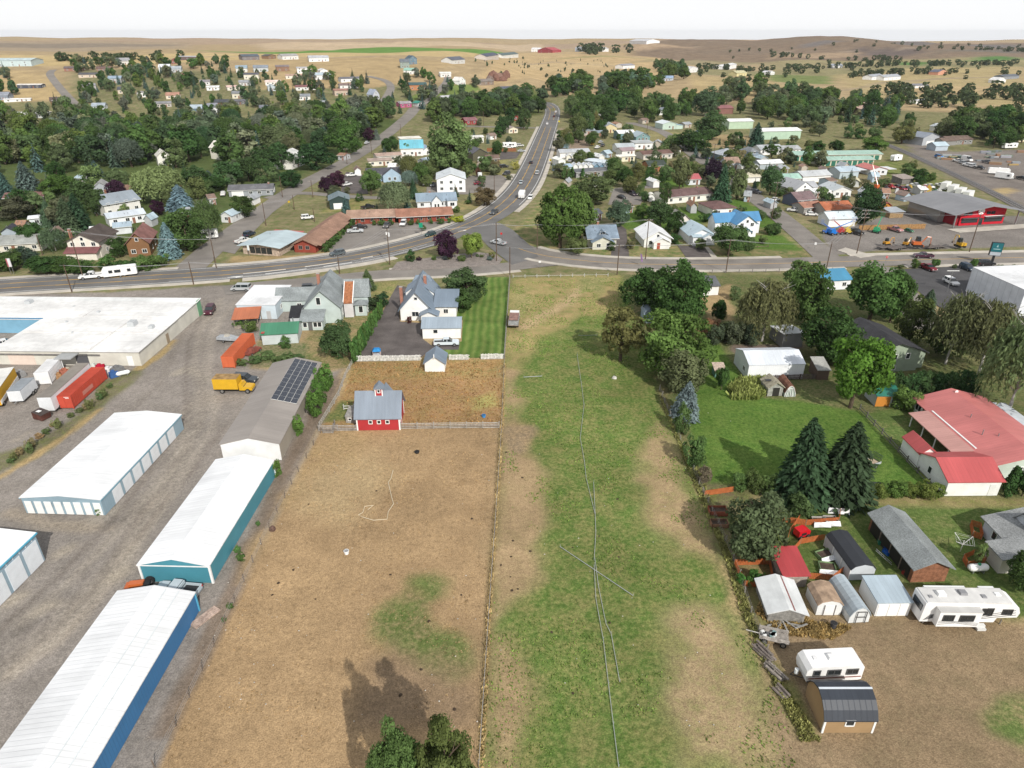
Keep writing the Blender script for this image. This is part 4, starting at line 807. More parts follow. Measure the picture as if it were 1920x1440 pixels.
hs('small white shed with pale blue roof behind the cream house',217,440,248,437,5,2.5,1.0,GAB,'x',(.66,.68,.70),(.36,.45,.52),M,name='shed',cat='shed',nw=0)
hs('two storey cream house with dark brown roof and maroon porch',134,484,192,483,12,5.2,2.3,GAB,'y',(.74,.70,.62),(.095,.078,.07),S,oh=.8,ch=(-.03,.3),wings=(dict(box=(.02,.98,-2.6,-.01),hw=2.4,rise=.9,prof=SHED,ax='x',rc=(.20,.09,.09)),),nw=3)
hs('brown shingled house with red roof and white trimmed windows',243,482,284,479,13,4.4,2.9,GAB,'y',(.22,.115,.055),(.27,.14,.125),S,oh=.8,nw=2)
hs('long low house with pale grey roof at the far left roadside',-25,476,80,470,12,2.6,1.3,GAB,'x',(.62,.58,.50),(.33,.34,.32),S,nw=4)
hs('grey shed with black roof on the left',6,449,33,447,6,2.5,1.3,GAB,'y',(.36,.41,.46),(.06,.062,.075),S,name='shed',cat='shed',nw=0)
hs('white mobile home under the spruces',58,424,112,419,5,2.6,.4,GAB,'x',(.70,.74,.78),(.74,.76,.78),M,name='mobile_home',cat='mobile home')
hs('low house with brown-red roof behind the left shrubs',10,384,84,380,9,2.6,1.2,GAB,'x',(.55,.5,.45),(.21,.12,.11),S)
hs('grey gabled cottage beside the purple plum tree',178,366,206,364,8,3.0,2.2,GAB,'y',(.40,.43,.46),(.38,.38,.37),S)
hs('blue-grey house with brown tiled wing behind the plum tree',226,370,262,368,7,2.7,1.6,GAB,'x',(.45,.47,.5),(.24,.15,.11),S)
hs('white gabled roofs peeping from the dense wood',298,312,322,310,8,5,2.6,GAB,'y',(.78,.76,.7),(.7,.68,.62),S)
hs('tall cream church-like building in the dense wood',418,300,440,296,9,6,3,GAB,'y',(.80,.76,.68),(.75,.72,.66),S,name='chapel',cat='building')
hs('white wall of a church hidden beside the dark round tree',548,318,572,308,12,5.5,2.5,GAB,'x',(.78,.76,.72),(.6,.6,.58),S,name='church',cat='church')
hs('grey roofed house on the tree lined street',575,263,612,260,10,2.9,1.6,GAB,'x',(.52,.54,.56),(.16,.165,.175),S)
hs('blue timber house on the left slope',63,268,84,266,9,5,2.4,GAB,'y',(.22,.30,.38),(.30,.35,.41),M)
hs('white house with grey roof tucked in the left wood',118,283,135,280,9,3.2,1.8,GAB,'y',(.78,.76,.7),(.25,.27,.3),S)
hs('white community hall with bright turquoise metal roof',752,293,794,292,13,4.2,3.6,GAB,'x',(.80,.80,.78),(.16,.46,.56),M,name='hall',cat='hall',nw=3)
hs('cream flat roofed block behind the turquoise roof',752,272,790,270,7,3.5,.3,SHED,'x',(.78,.74,.66),(.8,.77,.7),'flatroof','plainwall','building','building',2)
hs('small white house with blue roof beside the turquoise roofed hall',794,291,812,290,8,2.8,1.8,GAB,'y',(.78,.78,.76),(.35,.45,.58),M)
hs('low building with tan gravel roof below the turquoise roofed hall',708,304,754,301,10,2.9,.9,GAB,'x',(.66,.62,.56),(.42,.31,.26),S)
hs('tan flat annex with white parapets at the street corner',692,312,735,310,5,2.6,.4,SHED,'x',(.72,.68,.6),(.38,.3,.26),S,name='annex',cat='building')
hs('olive green metal shop with dark roof',887,302,912,300,12,4.0,2.2,GAB,'y',(.10,.095,.06),(.09,.09,.105),M,'rib','shop','shop',0,wings=(dict(box=(5.4,10.5,3,12),hw=3.2,rise=.8,prof=SHEDR,ax='y'),))
hs('little brown log cabin with porch',912,306,936,305,6,2.2,1.4,GAB,'x',(.20,.12,.08),(.17,.12,.1),S,name='cabin',cat='cabin')
hs('white flat roofed building behind the tall cottonwood',880,268,907,267,9,3.2,.5,GAB,'x',(.78,.77,.72),(.8,.79,.74),'flatroof','plainwall','building','building',2)
hs('cream cottage beside the two dark pines',954,250,971,249,10,2.7,1.4,GAB,'y',(.74,.68,.54),(.36,.3,.28),S)
hs('red house with dull red roof by the creek',873,234,895,233,8,2.7,1.8,GAB,'x',(.28,.04,.045),(.24,.12,.13),S,frame=WHITE)
hs('small red cabin behind the pines',962,226,972,226,5,2.8,1.6,GAB,'y',(.32,.04,.04),(.3,.1,.09),S,name='cabin',cat='cabin')
hs('beige house with grey gabled roof east of the highway',1092,254,1115,253,10,3.0,2.0,GAB,'x',(.45,.40,.35),(.33,.37,.41),S)
hs('yellow barn with grey roof',1133,249,1156,249,12,3.8,2.0,GAB,'y',(.70,.60,.36),(.36,.40,.43),M,name='barn',cat='barn')
hs('small tan house with blue roof between the beige and yellow buildings',1116,256,1134,255,6,2.4,.9,GAB,'x',(.48,.38,.28),(.28,.33,.38),S)
hs('teal warehouse with white roof',1160,262,1190,261,10,3.8,1.4,GAB,'x',TEALW,(.78,.80,.80),M,'rib','warehouse','warehouse',1)
hs('teal house with white trimmed double gable',1192,266,1218,265,10,3.0,2.4,GAB,'y',(.18,.30,.31),(.36,.44,.48),M)
hs('white long shop with light grey roof',1157,287,1190,286,9,3.2,1.4,GAB,'x',(.78,.78,.76),(.44,.48,.50),M,name='shop',cat='shop')
hs('white block with flat grey roof beside the teal house',1190,280,1224,279,8,3.4,.4,SHED,'x',(.78,.78,.78),(.46,.48,.48),'flatroof','plainwall','shop','shop',2)
hs('white shed with mauve roof',1166,292,1190,290,6,2.6,1.2,GAB,'x',(.76,.74,.72),(.32,.24,.25),M,name='shed',cat='shed',nw=1)
hs('long cream trailer home',1158,304,1190,302,5,2.8,.5,GAB,'x',(.72,.67,.5),(.78,.76,.68),M,name='mobile_home',cat='mobile home',nw=3)
hs('long greenhouse-like building with ribbed grey roof beside the highway',1050,296,1105,294,7,2.8,1.2,GAB,'x',(.80,.80,.78),(.42,.44,.46),M,'rib','sales_building','shop',0)
hs('white display shed with green base at the kerb',1047,313,1060,312,7,3.4,.8,GAB,'y',(.78,.80,.76),(.82,.83,.78),M,name='display_shed',cat='shed',nw=0)
for i,(x,c,lb)in enumerate(((1075,WHITE,'leftmost white sample shed in the sales row'),(1085,WHITE,'second white sample shed in the sales row'),(1094,WHITE,'third white sample shed in the sales row'),(1104,WHITE,'fourth white sample shed in the sales row'),(1114,(.16,.28,.38),'left blue sample shed in the sales row'),(1124,(.17,.29,.40),'right blue sample shed in the sales row'))):
 hs(lb,x,319.5,x+8.5,319.3,5,2.3,.9,GAB,'y',c,(.7,.72,.74)if c==WHITE else(.4,.5,.58),M,name='sample_shed',cat='shed',nw=0,group='sample sheds by the highway')
for i,(x,lb)in enumerate(((1062,'leftmost small white gabled shed beside the ribbed greenhouse'),(1072,'second small white gabled shed beside the ribbed greenhouse'),(1081,'third small white gabled shed beside the ribbed greenhouse'),(1090,'rightmost small white gabled shed beside the ribbed greenhouse'))):
 hs(lb,x,300.5,x+8,300.3,3,2.2,.9,GAB,'y',(.78,.76,.66),(.74,.75,.74),M,name='sample_shed',cat='shed',nw=0,group='sample sheds by the highway')
hs('blue roofed low shed at the south end of the sheds row',1044,323,1072,321,6,2.3,.9,GAB,'x',(.4,.5,.58),(.34,.46,.57),M,name='shed',cat='shed',nw=0)
hs('white motorhome-like trailer building with grey roof',1138,318,1155,314,14,3.0,.4,GAB,'y',(.66,.7,.73),(.6,.66,.7),M,name='trailer_home',cat='mobile home',nw=1)
hs('dark low house with black roof behind the column cypresses',1080,334,1140,330,8,2.6,.9,GAB,'x',(.3,.3,.3),(.14,.145,.155),S)
hs('house with dark green roof and orange-brown walls',1216,322,1248,321,10,2.8,1.7,GAB,'x',(.34,.14,.06),(.065,.08,.07),S)
hs('long house with dark red-brown roof behind the cypress row',1206,300,1260,297,10,2.7,1.3,GAB,'x',(.6,.56,.5),(.17,.105,.09),S)
hs('brown roofed white ranch house with attached wing',1249,383,1334,375,11,2.7,1.6,GAB,'x',(.78,.76,.70),(.155,.10,.095),S,ch=(.82,.5))
hs('brown hip roofed white garage',1335,406,1378,403,11,3.0,1.5,'hip','x',(.78,.76,.70),(.165,.10,.095),S,name='garage',cat='garage',nw=1)
hs('blue-grey craftsman house with front dormer and porch',1104,464,1155,463,11,3.2,2.6,GAB,'x',(.60,.59,.50),(.23,.29,.36),S,ch=(.45,.7),oh=.8,wings=(dict(box=(.08,.82,-2.6,-.01),hw=2.5,rise=1.6,prof=GAB,ax='y',win=(('f',.3,1.3,1.2,1.1),('f',.75,1.1,.9,1.8))),dict(box=(.34,.68,1.2,5),hw=4.0,rise=1.0,prof=GAB,ax='y',win=(('f',.5,4.3,1.4,.8),))))
hs('white cottage with white gabled roof and columned porch',1207,464,1257,463,12,3.0,2.3,GAB,'y',(.74,.74,.71),(.80,.81,.82),M,oh=.7,wings=(dict(box=(.3,.88,-2.2,-.01),hw=2.4,rise=1.2,prof=GAB,ax='y',doors=(('f',.3,1.0,2.0,(.35,.08,.05)),)),))
hs('white house with light blue metal roof and small front box bay',1291,458,1337,457,12,3.0,1.9,GAB,'y',(.78,.79,.80),(.42,.52,.58),M,oh=.5,wings=(dict(box=(.08,.42,-2,-.01),hw=2.9,rise=.3,prof=SHED,win=(('f',.5,1.7,.8,.8),)),dict(box=(.5,.98,-1.6,-.01),hw=2.4,rise=1.2,prof=GAB,ax='y')))
hs('small cottage with brown gable behind the light blue roof',1272,428,1293,427,9,2.8,1.8,GAB,'y',(.74,.7,.66),(.32,.31,.28),S)
hs('white house with vivid blue cross gabled roof',1378,446,1416,444,9,4.6,2.7,GAB,'y',(.78,.80,.82),(.085,.25,.45),M,oh=.5,wings=(dict(box=(-5.5,11.0,4.5,10),hw=4.4,rise=2.4,prof=GAB,ax='x'),dict(box=(.35,.65,-1.5,-.01),hw=2.2,rise=.9,prof=GAB,ax='y')),nw=2)
hs('small grey shed behind the craftsman house',1113,413,1128,412,4,2.4,.6,SHED,'x',(.6,.62,.62),(.12,.13,.15),S,name='shed',cat='shed',nw=1)
hs('little round white shed near the parking lot',1216,378,1227,378,3,2.2,.9,BARREL,'y',(.8,.8,.78),(.8,.78,.7),M,name='shed',cat='shed',nw=0)
hs('white cottage with red metal roof',1290,347,1312,346,7,2.6,1.6,GAB,'x',(.66,.70,.74),(.45,.12,.13),M)
hs('blue house with grey hip roof and tan brick chimney',1352,302,1388,300,11,3.2,2.4,'hip','x',(.26,.33,.40),(.42,.45,.49),S,ch=(.55,-.02))
hs('grey-blue tall house with dark hip roof',1405,302,1420,301,9,4.8,1.8,'hip','y',(.24,.30,.37),(.20,.215,.23),S)
hs('barn with rusted tan roof in front of the hip roofed house',1361,318,1386,317,7,3.2,2.2,GAB,'x',(.42,.47,.52),(.33,.23,.18),'rusty',name='barn',cat='barn',nw=1)
hs('white trailer house below the rusted barn roof',1389,323,1420,322,5,2.8,.4,GAB,'x',(.80,.80,.78),(.55,.58,.6),M,name='mobile_home',cat='mobile home',nw=3)
hs('white garage with cream roof on the back street',1398,343,1424,342,8,2.6,1.4,GAB,'x',(.78,.78,.74),(.62,.58,.44),M,name='garage',cat='garage',nw=0)
hs('white long house with grey hip roof near the green warehouses',1425,291,1466,289,9,3.0,1.8,GAB,'x',(.80,.80,.80),(.40,.42,.44),S)
hs('white gabled house beside the storage units',1466,290,1500,289,9,2.8,1.4,GAB,'x',(.80,.80,.80),(.36,.37,.38),S)
hs('grey shed with white metal roof behind the birch',1424,318,1466,316,7,2.8,1.2,GAB,'x',(.4,.45,.48),(.72,.74,.75),M,name='shed',cat='shed',nw=1)
hs('white house with mint green roof',1456,347,1500,346,8,2.8,1.4,GAB,'x',(.78,.79,.77),(.34,.52,.44),M)
t_,L,W=hs('front row of green roofed storage units',1536,311.5,1637,309.5,10,2.9,.9,GAB,'x',(.62,.58,.46),(.34,.50,.42),M,'plainwall','storage_units','storage building',0)
for i in range(10):door(t_,(0,L,0,W),'f',.055+i*.099,L*.076,2.35,(.03,.15,.105),'gdoor','roller_door')
t_,L,W=hs('back row of green roofed storage units',1485,302,1652,299.5,12,3.0,1.1,GAB,'x',(.62,.58,.46),(.35,.51,.43),M,'plainwall','storage_units','storage building',0)
for i in range(15):door(t_,(0,L,0,W),'f',.05+i*.064,L*.048,2.3,(.03,.15,.105),'gdoor','roller_door')
hs('white and mint warehouse with white roof',1422,262,1500,260,13,5.0,1.2,GAB,'x',(.42,.56,.44),(.80,.81,.80),M,'rib','warehouse','warehouse',0)
hs('mint green warehouse behind the cottonwoods',1366,242,1411,241,13,5.0,1.2,GAB,'x',(.44,.56,.42),(.78,.79,.77),M,'rib','warehouse','warehouse',0)
hs('pale mint shop with blue lean-to',1242,243,1268,242,12,3.8,1.4,GAB,'y',(.52,.64,.56),(.66,.72,.74),M,'rib','shop','shop',1,wings=(dict(box=(10.5,16,0,5),hw=2.4,rise=.6,prof=SHEDR,ax='y',rc=(.25,.4,.5)),))
hs('white house with light blue roof in the dry field',1294,265,1318,264,8,2.8,1.4,GAB,'x',(.80,.80,.78),(.42,.56,.66),M)
hs('white bungalow with bright blue roof behind the dry field house',1312,259,1330,258,8,2.8,1.4,GAB,'x',(.78,.79,.8),(.25,.44,.62),M)
hs('white shed with grey-white roof in the back gardens',1504,343,1556,340,9,3.0,1.5,GAB,'x',(.80,.80,.79),(.50,.52,.53),M,'rib','shed','shed',0)
hs('grey-blue metal shed with pale blue roof',1573,336,1608,334,9,3.4,1.5,GAB,'x',(.46,.54,.58),(.44,.53,.60),M,'rib','shed','shed',0)
hs('white double wide house with red roof and side carports',1630,329,1662,328,12,2.7,1.2,GAB,'y',(.70,.72,.75),(.48,.15,.13),M,wings=(dict(box=(-4.5,-.02,2,9),hw=2.2,rise=.3,prof=FLAT,walls=False,rc=(.7,.72,.73)),dict(box=(10.2,15,2,9),hw=2.2,rise=.3,prof=FLAT,walls=False,rc=(.7,.72,.73))))
hs('small cream roofed shed in the dirt yard',1594,350,1610,351,7,2.4,1.0,GAB,'y',(.62,.64,.62),(.62,.58,.40),M,name='shed',cat='shed',nw=0)
hs('white farm cottage with grey roof and gable front',1490,369,1522,366,12,3.0,2.8,GAB,'y',(.82,.82,.81),(.38,.39,.41),M,wings=(dict(box=(.98,13.5,2,8.5),hw=2.9,rise=1.8,prof=GAB,ax='x',win=(('f',.4,1.5,1.1,1.3),)),))
hs('white shed with grey slanted roof beside the farm cottage',1560,371,1594,370,11,3.0,1.6,GAB,'y',(.70,.71,.71),(.47,.51,.53),M,name='shed',cat='shed')
hs('dark blue house with mauve-brown roof',1494,389,1527,386,9,2.8,2.2,GAB,'x',(.10,.12,.17),(.21,.15,.155),S)
hs('low house with orange-brown roof on the side street',1506,402,1540,399,7,2.5,1.3,GAB,'x',(.33,.32,.30),(.36,.19,.14),S)
hs('cottage with bright terracotta roof and stone chimney',1546,408,1597,405,9,2.8,2.0,GAB,'x',(.34,.31,.27),(.42,.15,.08),S,ch=(.58,.3))
hs('white equipment store with bluish white roof behind the lifts',1552,426,1602,424,7,3.0,1.6,GAB,'x',(.78,.79,.80),(.62,.70,.74),M,'rib','equipment_store','shop',0)
hs('old weathered shed with brown roof by the railway',1690,346,1712,344,6,2.4,.7,SHED,'x',(.2,.19,.18),(.34,.29,.26),'wood','wood','shed','shed',0)
hs('orange playhouse shed with red roof',1652,398,1668,397,5,2.4,1.2,GAB,'y',(.55,.22,.03),(.36,.07,.08),M,name='shed',cat='shed',nw=0)
hs('open woodshed with grey roof stacked with firewood',1667,409,1692,408,5,2.2,.5,SHED,'x',(.35,.24,.13),(.38,.41,.44),M,'wood','woodshed','shed',0)
a,rz,L=site((1788,428),(1914,424));dv=P(1680,398)-P(1788,428);dep=dv.length;print('DEALER',math.degrees(rz),math.degrees(math.atan2(dv.y,dv.x))-90,L,dep)
t=thing('implement_dealer','implement dealer with broad grey metal roof and red shop front','shop',a,rz*.6+.4*(math.atan2(dv.y,dv.x)-math.pi/2))
Ls=L
block(t,0,Ls,0,dep,5.2,2.1,GAB,'y',(.36,.35,.33),(.235,.235,.245),'rib','metal',1.2,walls=False,eave=2.2)
block(t,4.2,Ls-3.2,2.6,3.2,5.4,1.5,GAB,'y',(.52,.015,.03),(.2,.2,.2),'plainwall','plain',.0,th=.01,wname='red_front',rname='front_cap')
block(t,1.2,Ls-.2,9,dep-.5,5.2,1.9,GAB,'y',(.40,.385,.36),(.2,.2,.2),'rib','plain',.0,th=.01,wname='wall',rname='ceiling')
block(t,3.2,Ls-3.2,3.22,8.98,5.0,.1,FLAT,'y',(.30,.02,.03),(.2,.2,.2),'plainwall','plain',.0,th=.01,wname='side_wall',rname='ceiling')
for x in(.0,Ls):MB().box(x-.18,x+.18,.2,.55,0,4.9).obj('post','steel',t)
for x0,x1 in((4.9,Ls*.5-1.4),(Ls*.5+1.4,Ls-4.0)):
 g=MB().box(x0,x1,2.5,2.62,.9,2.3).obj('shop_window','glass',t);MB().box(x0-.2,x1+.2,1.6,2.58,2.55,2.75).obj('awning','plain',t,(.08,.08,.085))
 for k in range(2):MB().box(x0+.3+k*1.9,x0+1.9+k*1.9,2.5,2.62,3.6,4.7).obj('upper_window','glass',t)
MB().box(Ls*.5-.8,Ls*.5+.8,2.48,2.62,0,2.4).obj('door','glass',t);MB().box(Ls*.55,Ls-3.4,2.4,2.58,2.9,3.1).obj('sign_strip','plain',t,WHITE)
e=MB().cyl((Ls*.47,2.5,4.9),1.25,.14,'y',24).obj('round_emblem','plain',t,(.85,.84,.82))
MB().cyl((Ls*.47,2.41,5.0),.42,.06,'y',20).obj('emblem_ring','plain',e,(.5,.52,.53));MB().cyl((Ls*.47,2.38,5.0),.26,.06,'y',16).obj('emblem_hub','plain',e,(.85,.84,.82))
for s in(-1,1):MB().box(Ls*.47+s*.8-.2,Ls*.47+s*.8+.2,2.38,2.44,4.3,4.6).obj('emblem_mark','plain',e,(.5,.05,.06))
MB().box(.9,1.15,9.1,dep-.6,0,2.0).obj('stacked_racks','steel',t)
for i in range(5):MB().box(-.2,1.1,dep*.45+i*.8,dep*.45+.5+i*.8,.3+.25*i,.5+.25*i).obj('pipe_rack','steel',t)
hs('grey barn with slate roof and white double doors',1728,273,1758,270,13,4.6,2.2,GAB,'y',(.40,.42,.45),(.24,.27,.32),M,'rib','barn','barn',0,(.5,7.5,WHITE))
hs('light blue shed in front of the grey barn',1753,283,1776,282,7,2.8,1.6,GAB,'x',(.42,.48,.54),(.46,.56,.62),M,'rib','shed','shed',0)
hs('brown roofed ranch house with grey walls beside the grey barn',1778,272,1822,270,11,2.8,1.6,GAB,'x',(.26,.255,.25),(.17,.125,.105),S,wings=(dict(box=(-6,4,-1.5,6),hw=2.6,rise=1.4,prof=GAB,ax='x'),))
hs('small white gazebo house under dark trees',1752,246,1763,245,4,3.4,1.6,'hip','x',(.7,.7,.68),(.5,.54,.58),S,name='gazebo',cat='gazebo')
hs('cream house at the right edge',1908,266,1945,264,9,2.7,1.3,GAB,'x',(.7,.62,.46),(.6,.62,.64),M)
hs('large barn house with pale red-brown roofs in the field',1628,212,1651,210,14,5.0,3.0,GAB,'x',(.16,.1,.08),(.46,.33,.27),M,name='barn',cat='barn',wings=(dict(box=(-11,-.02,2,11),hw=3.4,rise=2.2,prof=GAB,ax='x'),))
hs('dark red roofed long building among cottonwoods',1348,214,1374,213,12,4.5,1.8,GAB,'x',(.24,.12,.1),(.26,.10,.10),M,name='building',cat='building',nw=0)
hs('grey roofed workshop with white wall beyond the trees',1234,216,1262,214,14,4.0,1.6,GAB,'x',(.78,.78,.76),(.20,.225,.25),M,name='workshop',cat='workshop',nw=0)
hs('white arched shed behind the green trees',1113,226,1126,224,16,3.0,2.2,BARREL,'y',(.8,.8,.78),(.8,.8,.78),M,name='shed',cat='shed',nw=0)
FAR='far houses and farms'
for r_ in(('white farmhouse in the golden field',1634,150,1655,149,13,4,2.6,'x',WHITE,(.35,.37,.4)),('white farmhouse with long grey roof in the golden field',1657,151,1688,149,14,4,3,'x',WHITE,(.36,.38,.41)),('white and grey farm bungalow in the right fields',1705,166,1741,164,12,3,2,'x',WHITE,(.22,.22,.24)),('tan gabled house with dark roof in the right fields',1758,141,1775,139,14,4.5,3,'y',(.6,.3,.2),(.13,.14,.18)),('dark roofed house at the far right fields',1880,149,1910,147,14,4,2,'x',(.25,.27,.3),(.14,.155,.18)),('white house with blue dark roof by the far right trees',1560,128,1580,127,14,4,3,'x',WHITE,(.3,.32,.36)),('white barn at the far right edge',1870,156,1885,155,14,4,3,'y',WHITE,(.7,.7,.7)),('white mobile home by the right tree belt',1717,195,1738,194,8,3,.6,'x',WHITE,(.6,.6,.62)),('yellow farmhouse beyond the ridge trees',1381,143,1400,142,14,4,3,'x',(.62,.55,.3),(.5,.47,.3)),('white farmstead on the far plain',1352,130,1380,129,15,4,2,'x',WHITE,(.62,.62,.62)),('white gabled house on the far plain',1290,136,1308,135,14,4,3,'y',WHITE,(.6,.6,.6)),('white cottage left of the field trees',1442,141,1452,140,12,3.5,2,'y',WHITE,(.6,.6,.62)),('white long farm shed under the ridge',1168,129,1190,128,14,4,2,'x',WHITE,(.3,.3,.33)),('blue and white house on the knoll',1240,152,1260,151,10,3.5,2,'x',(.5,.55,.6),(.3,.4,.55)),('big red barn on the far plain',1008,99,1036,99,30,6,6,'y',(.34,.06,.07),(.4,.10,.11)),('long white machine shed beside the far red barn',996,97,1012,97,30,6,3,'x',WHITE,(.7,.7,.7)),('row of grey silos roofs on the far plain',1078,97,1112,96,25,8,3,'x',(.45,.48,.52),(.42,.46,.5)),('white house beside the far silos',1130,97,1141,97,20,6,3,'x',WHITE,(.5,.5,.5)),('white distant farm at the skyline',1180,83,1212,83,40,8,4,'x',WHITE,(.55,.55,.57))):
 lb,x0,y0,x1,y1,W_,hw_,ri,ax_,wc_,rc_=r_
 hs(lb,x0,y0,x1,y1,W_,hw_,ri,GAB,ax_,wc_,rc_,S,nw=2,name='farm_building',cat='house',group=FAR)
HILL='houses on the left hillside'
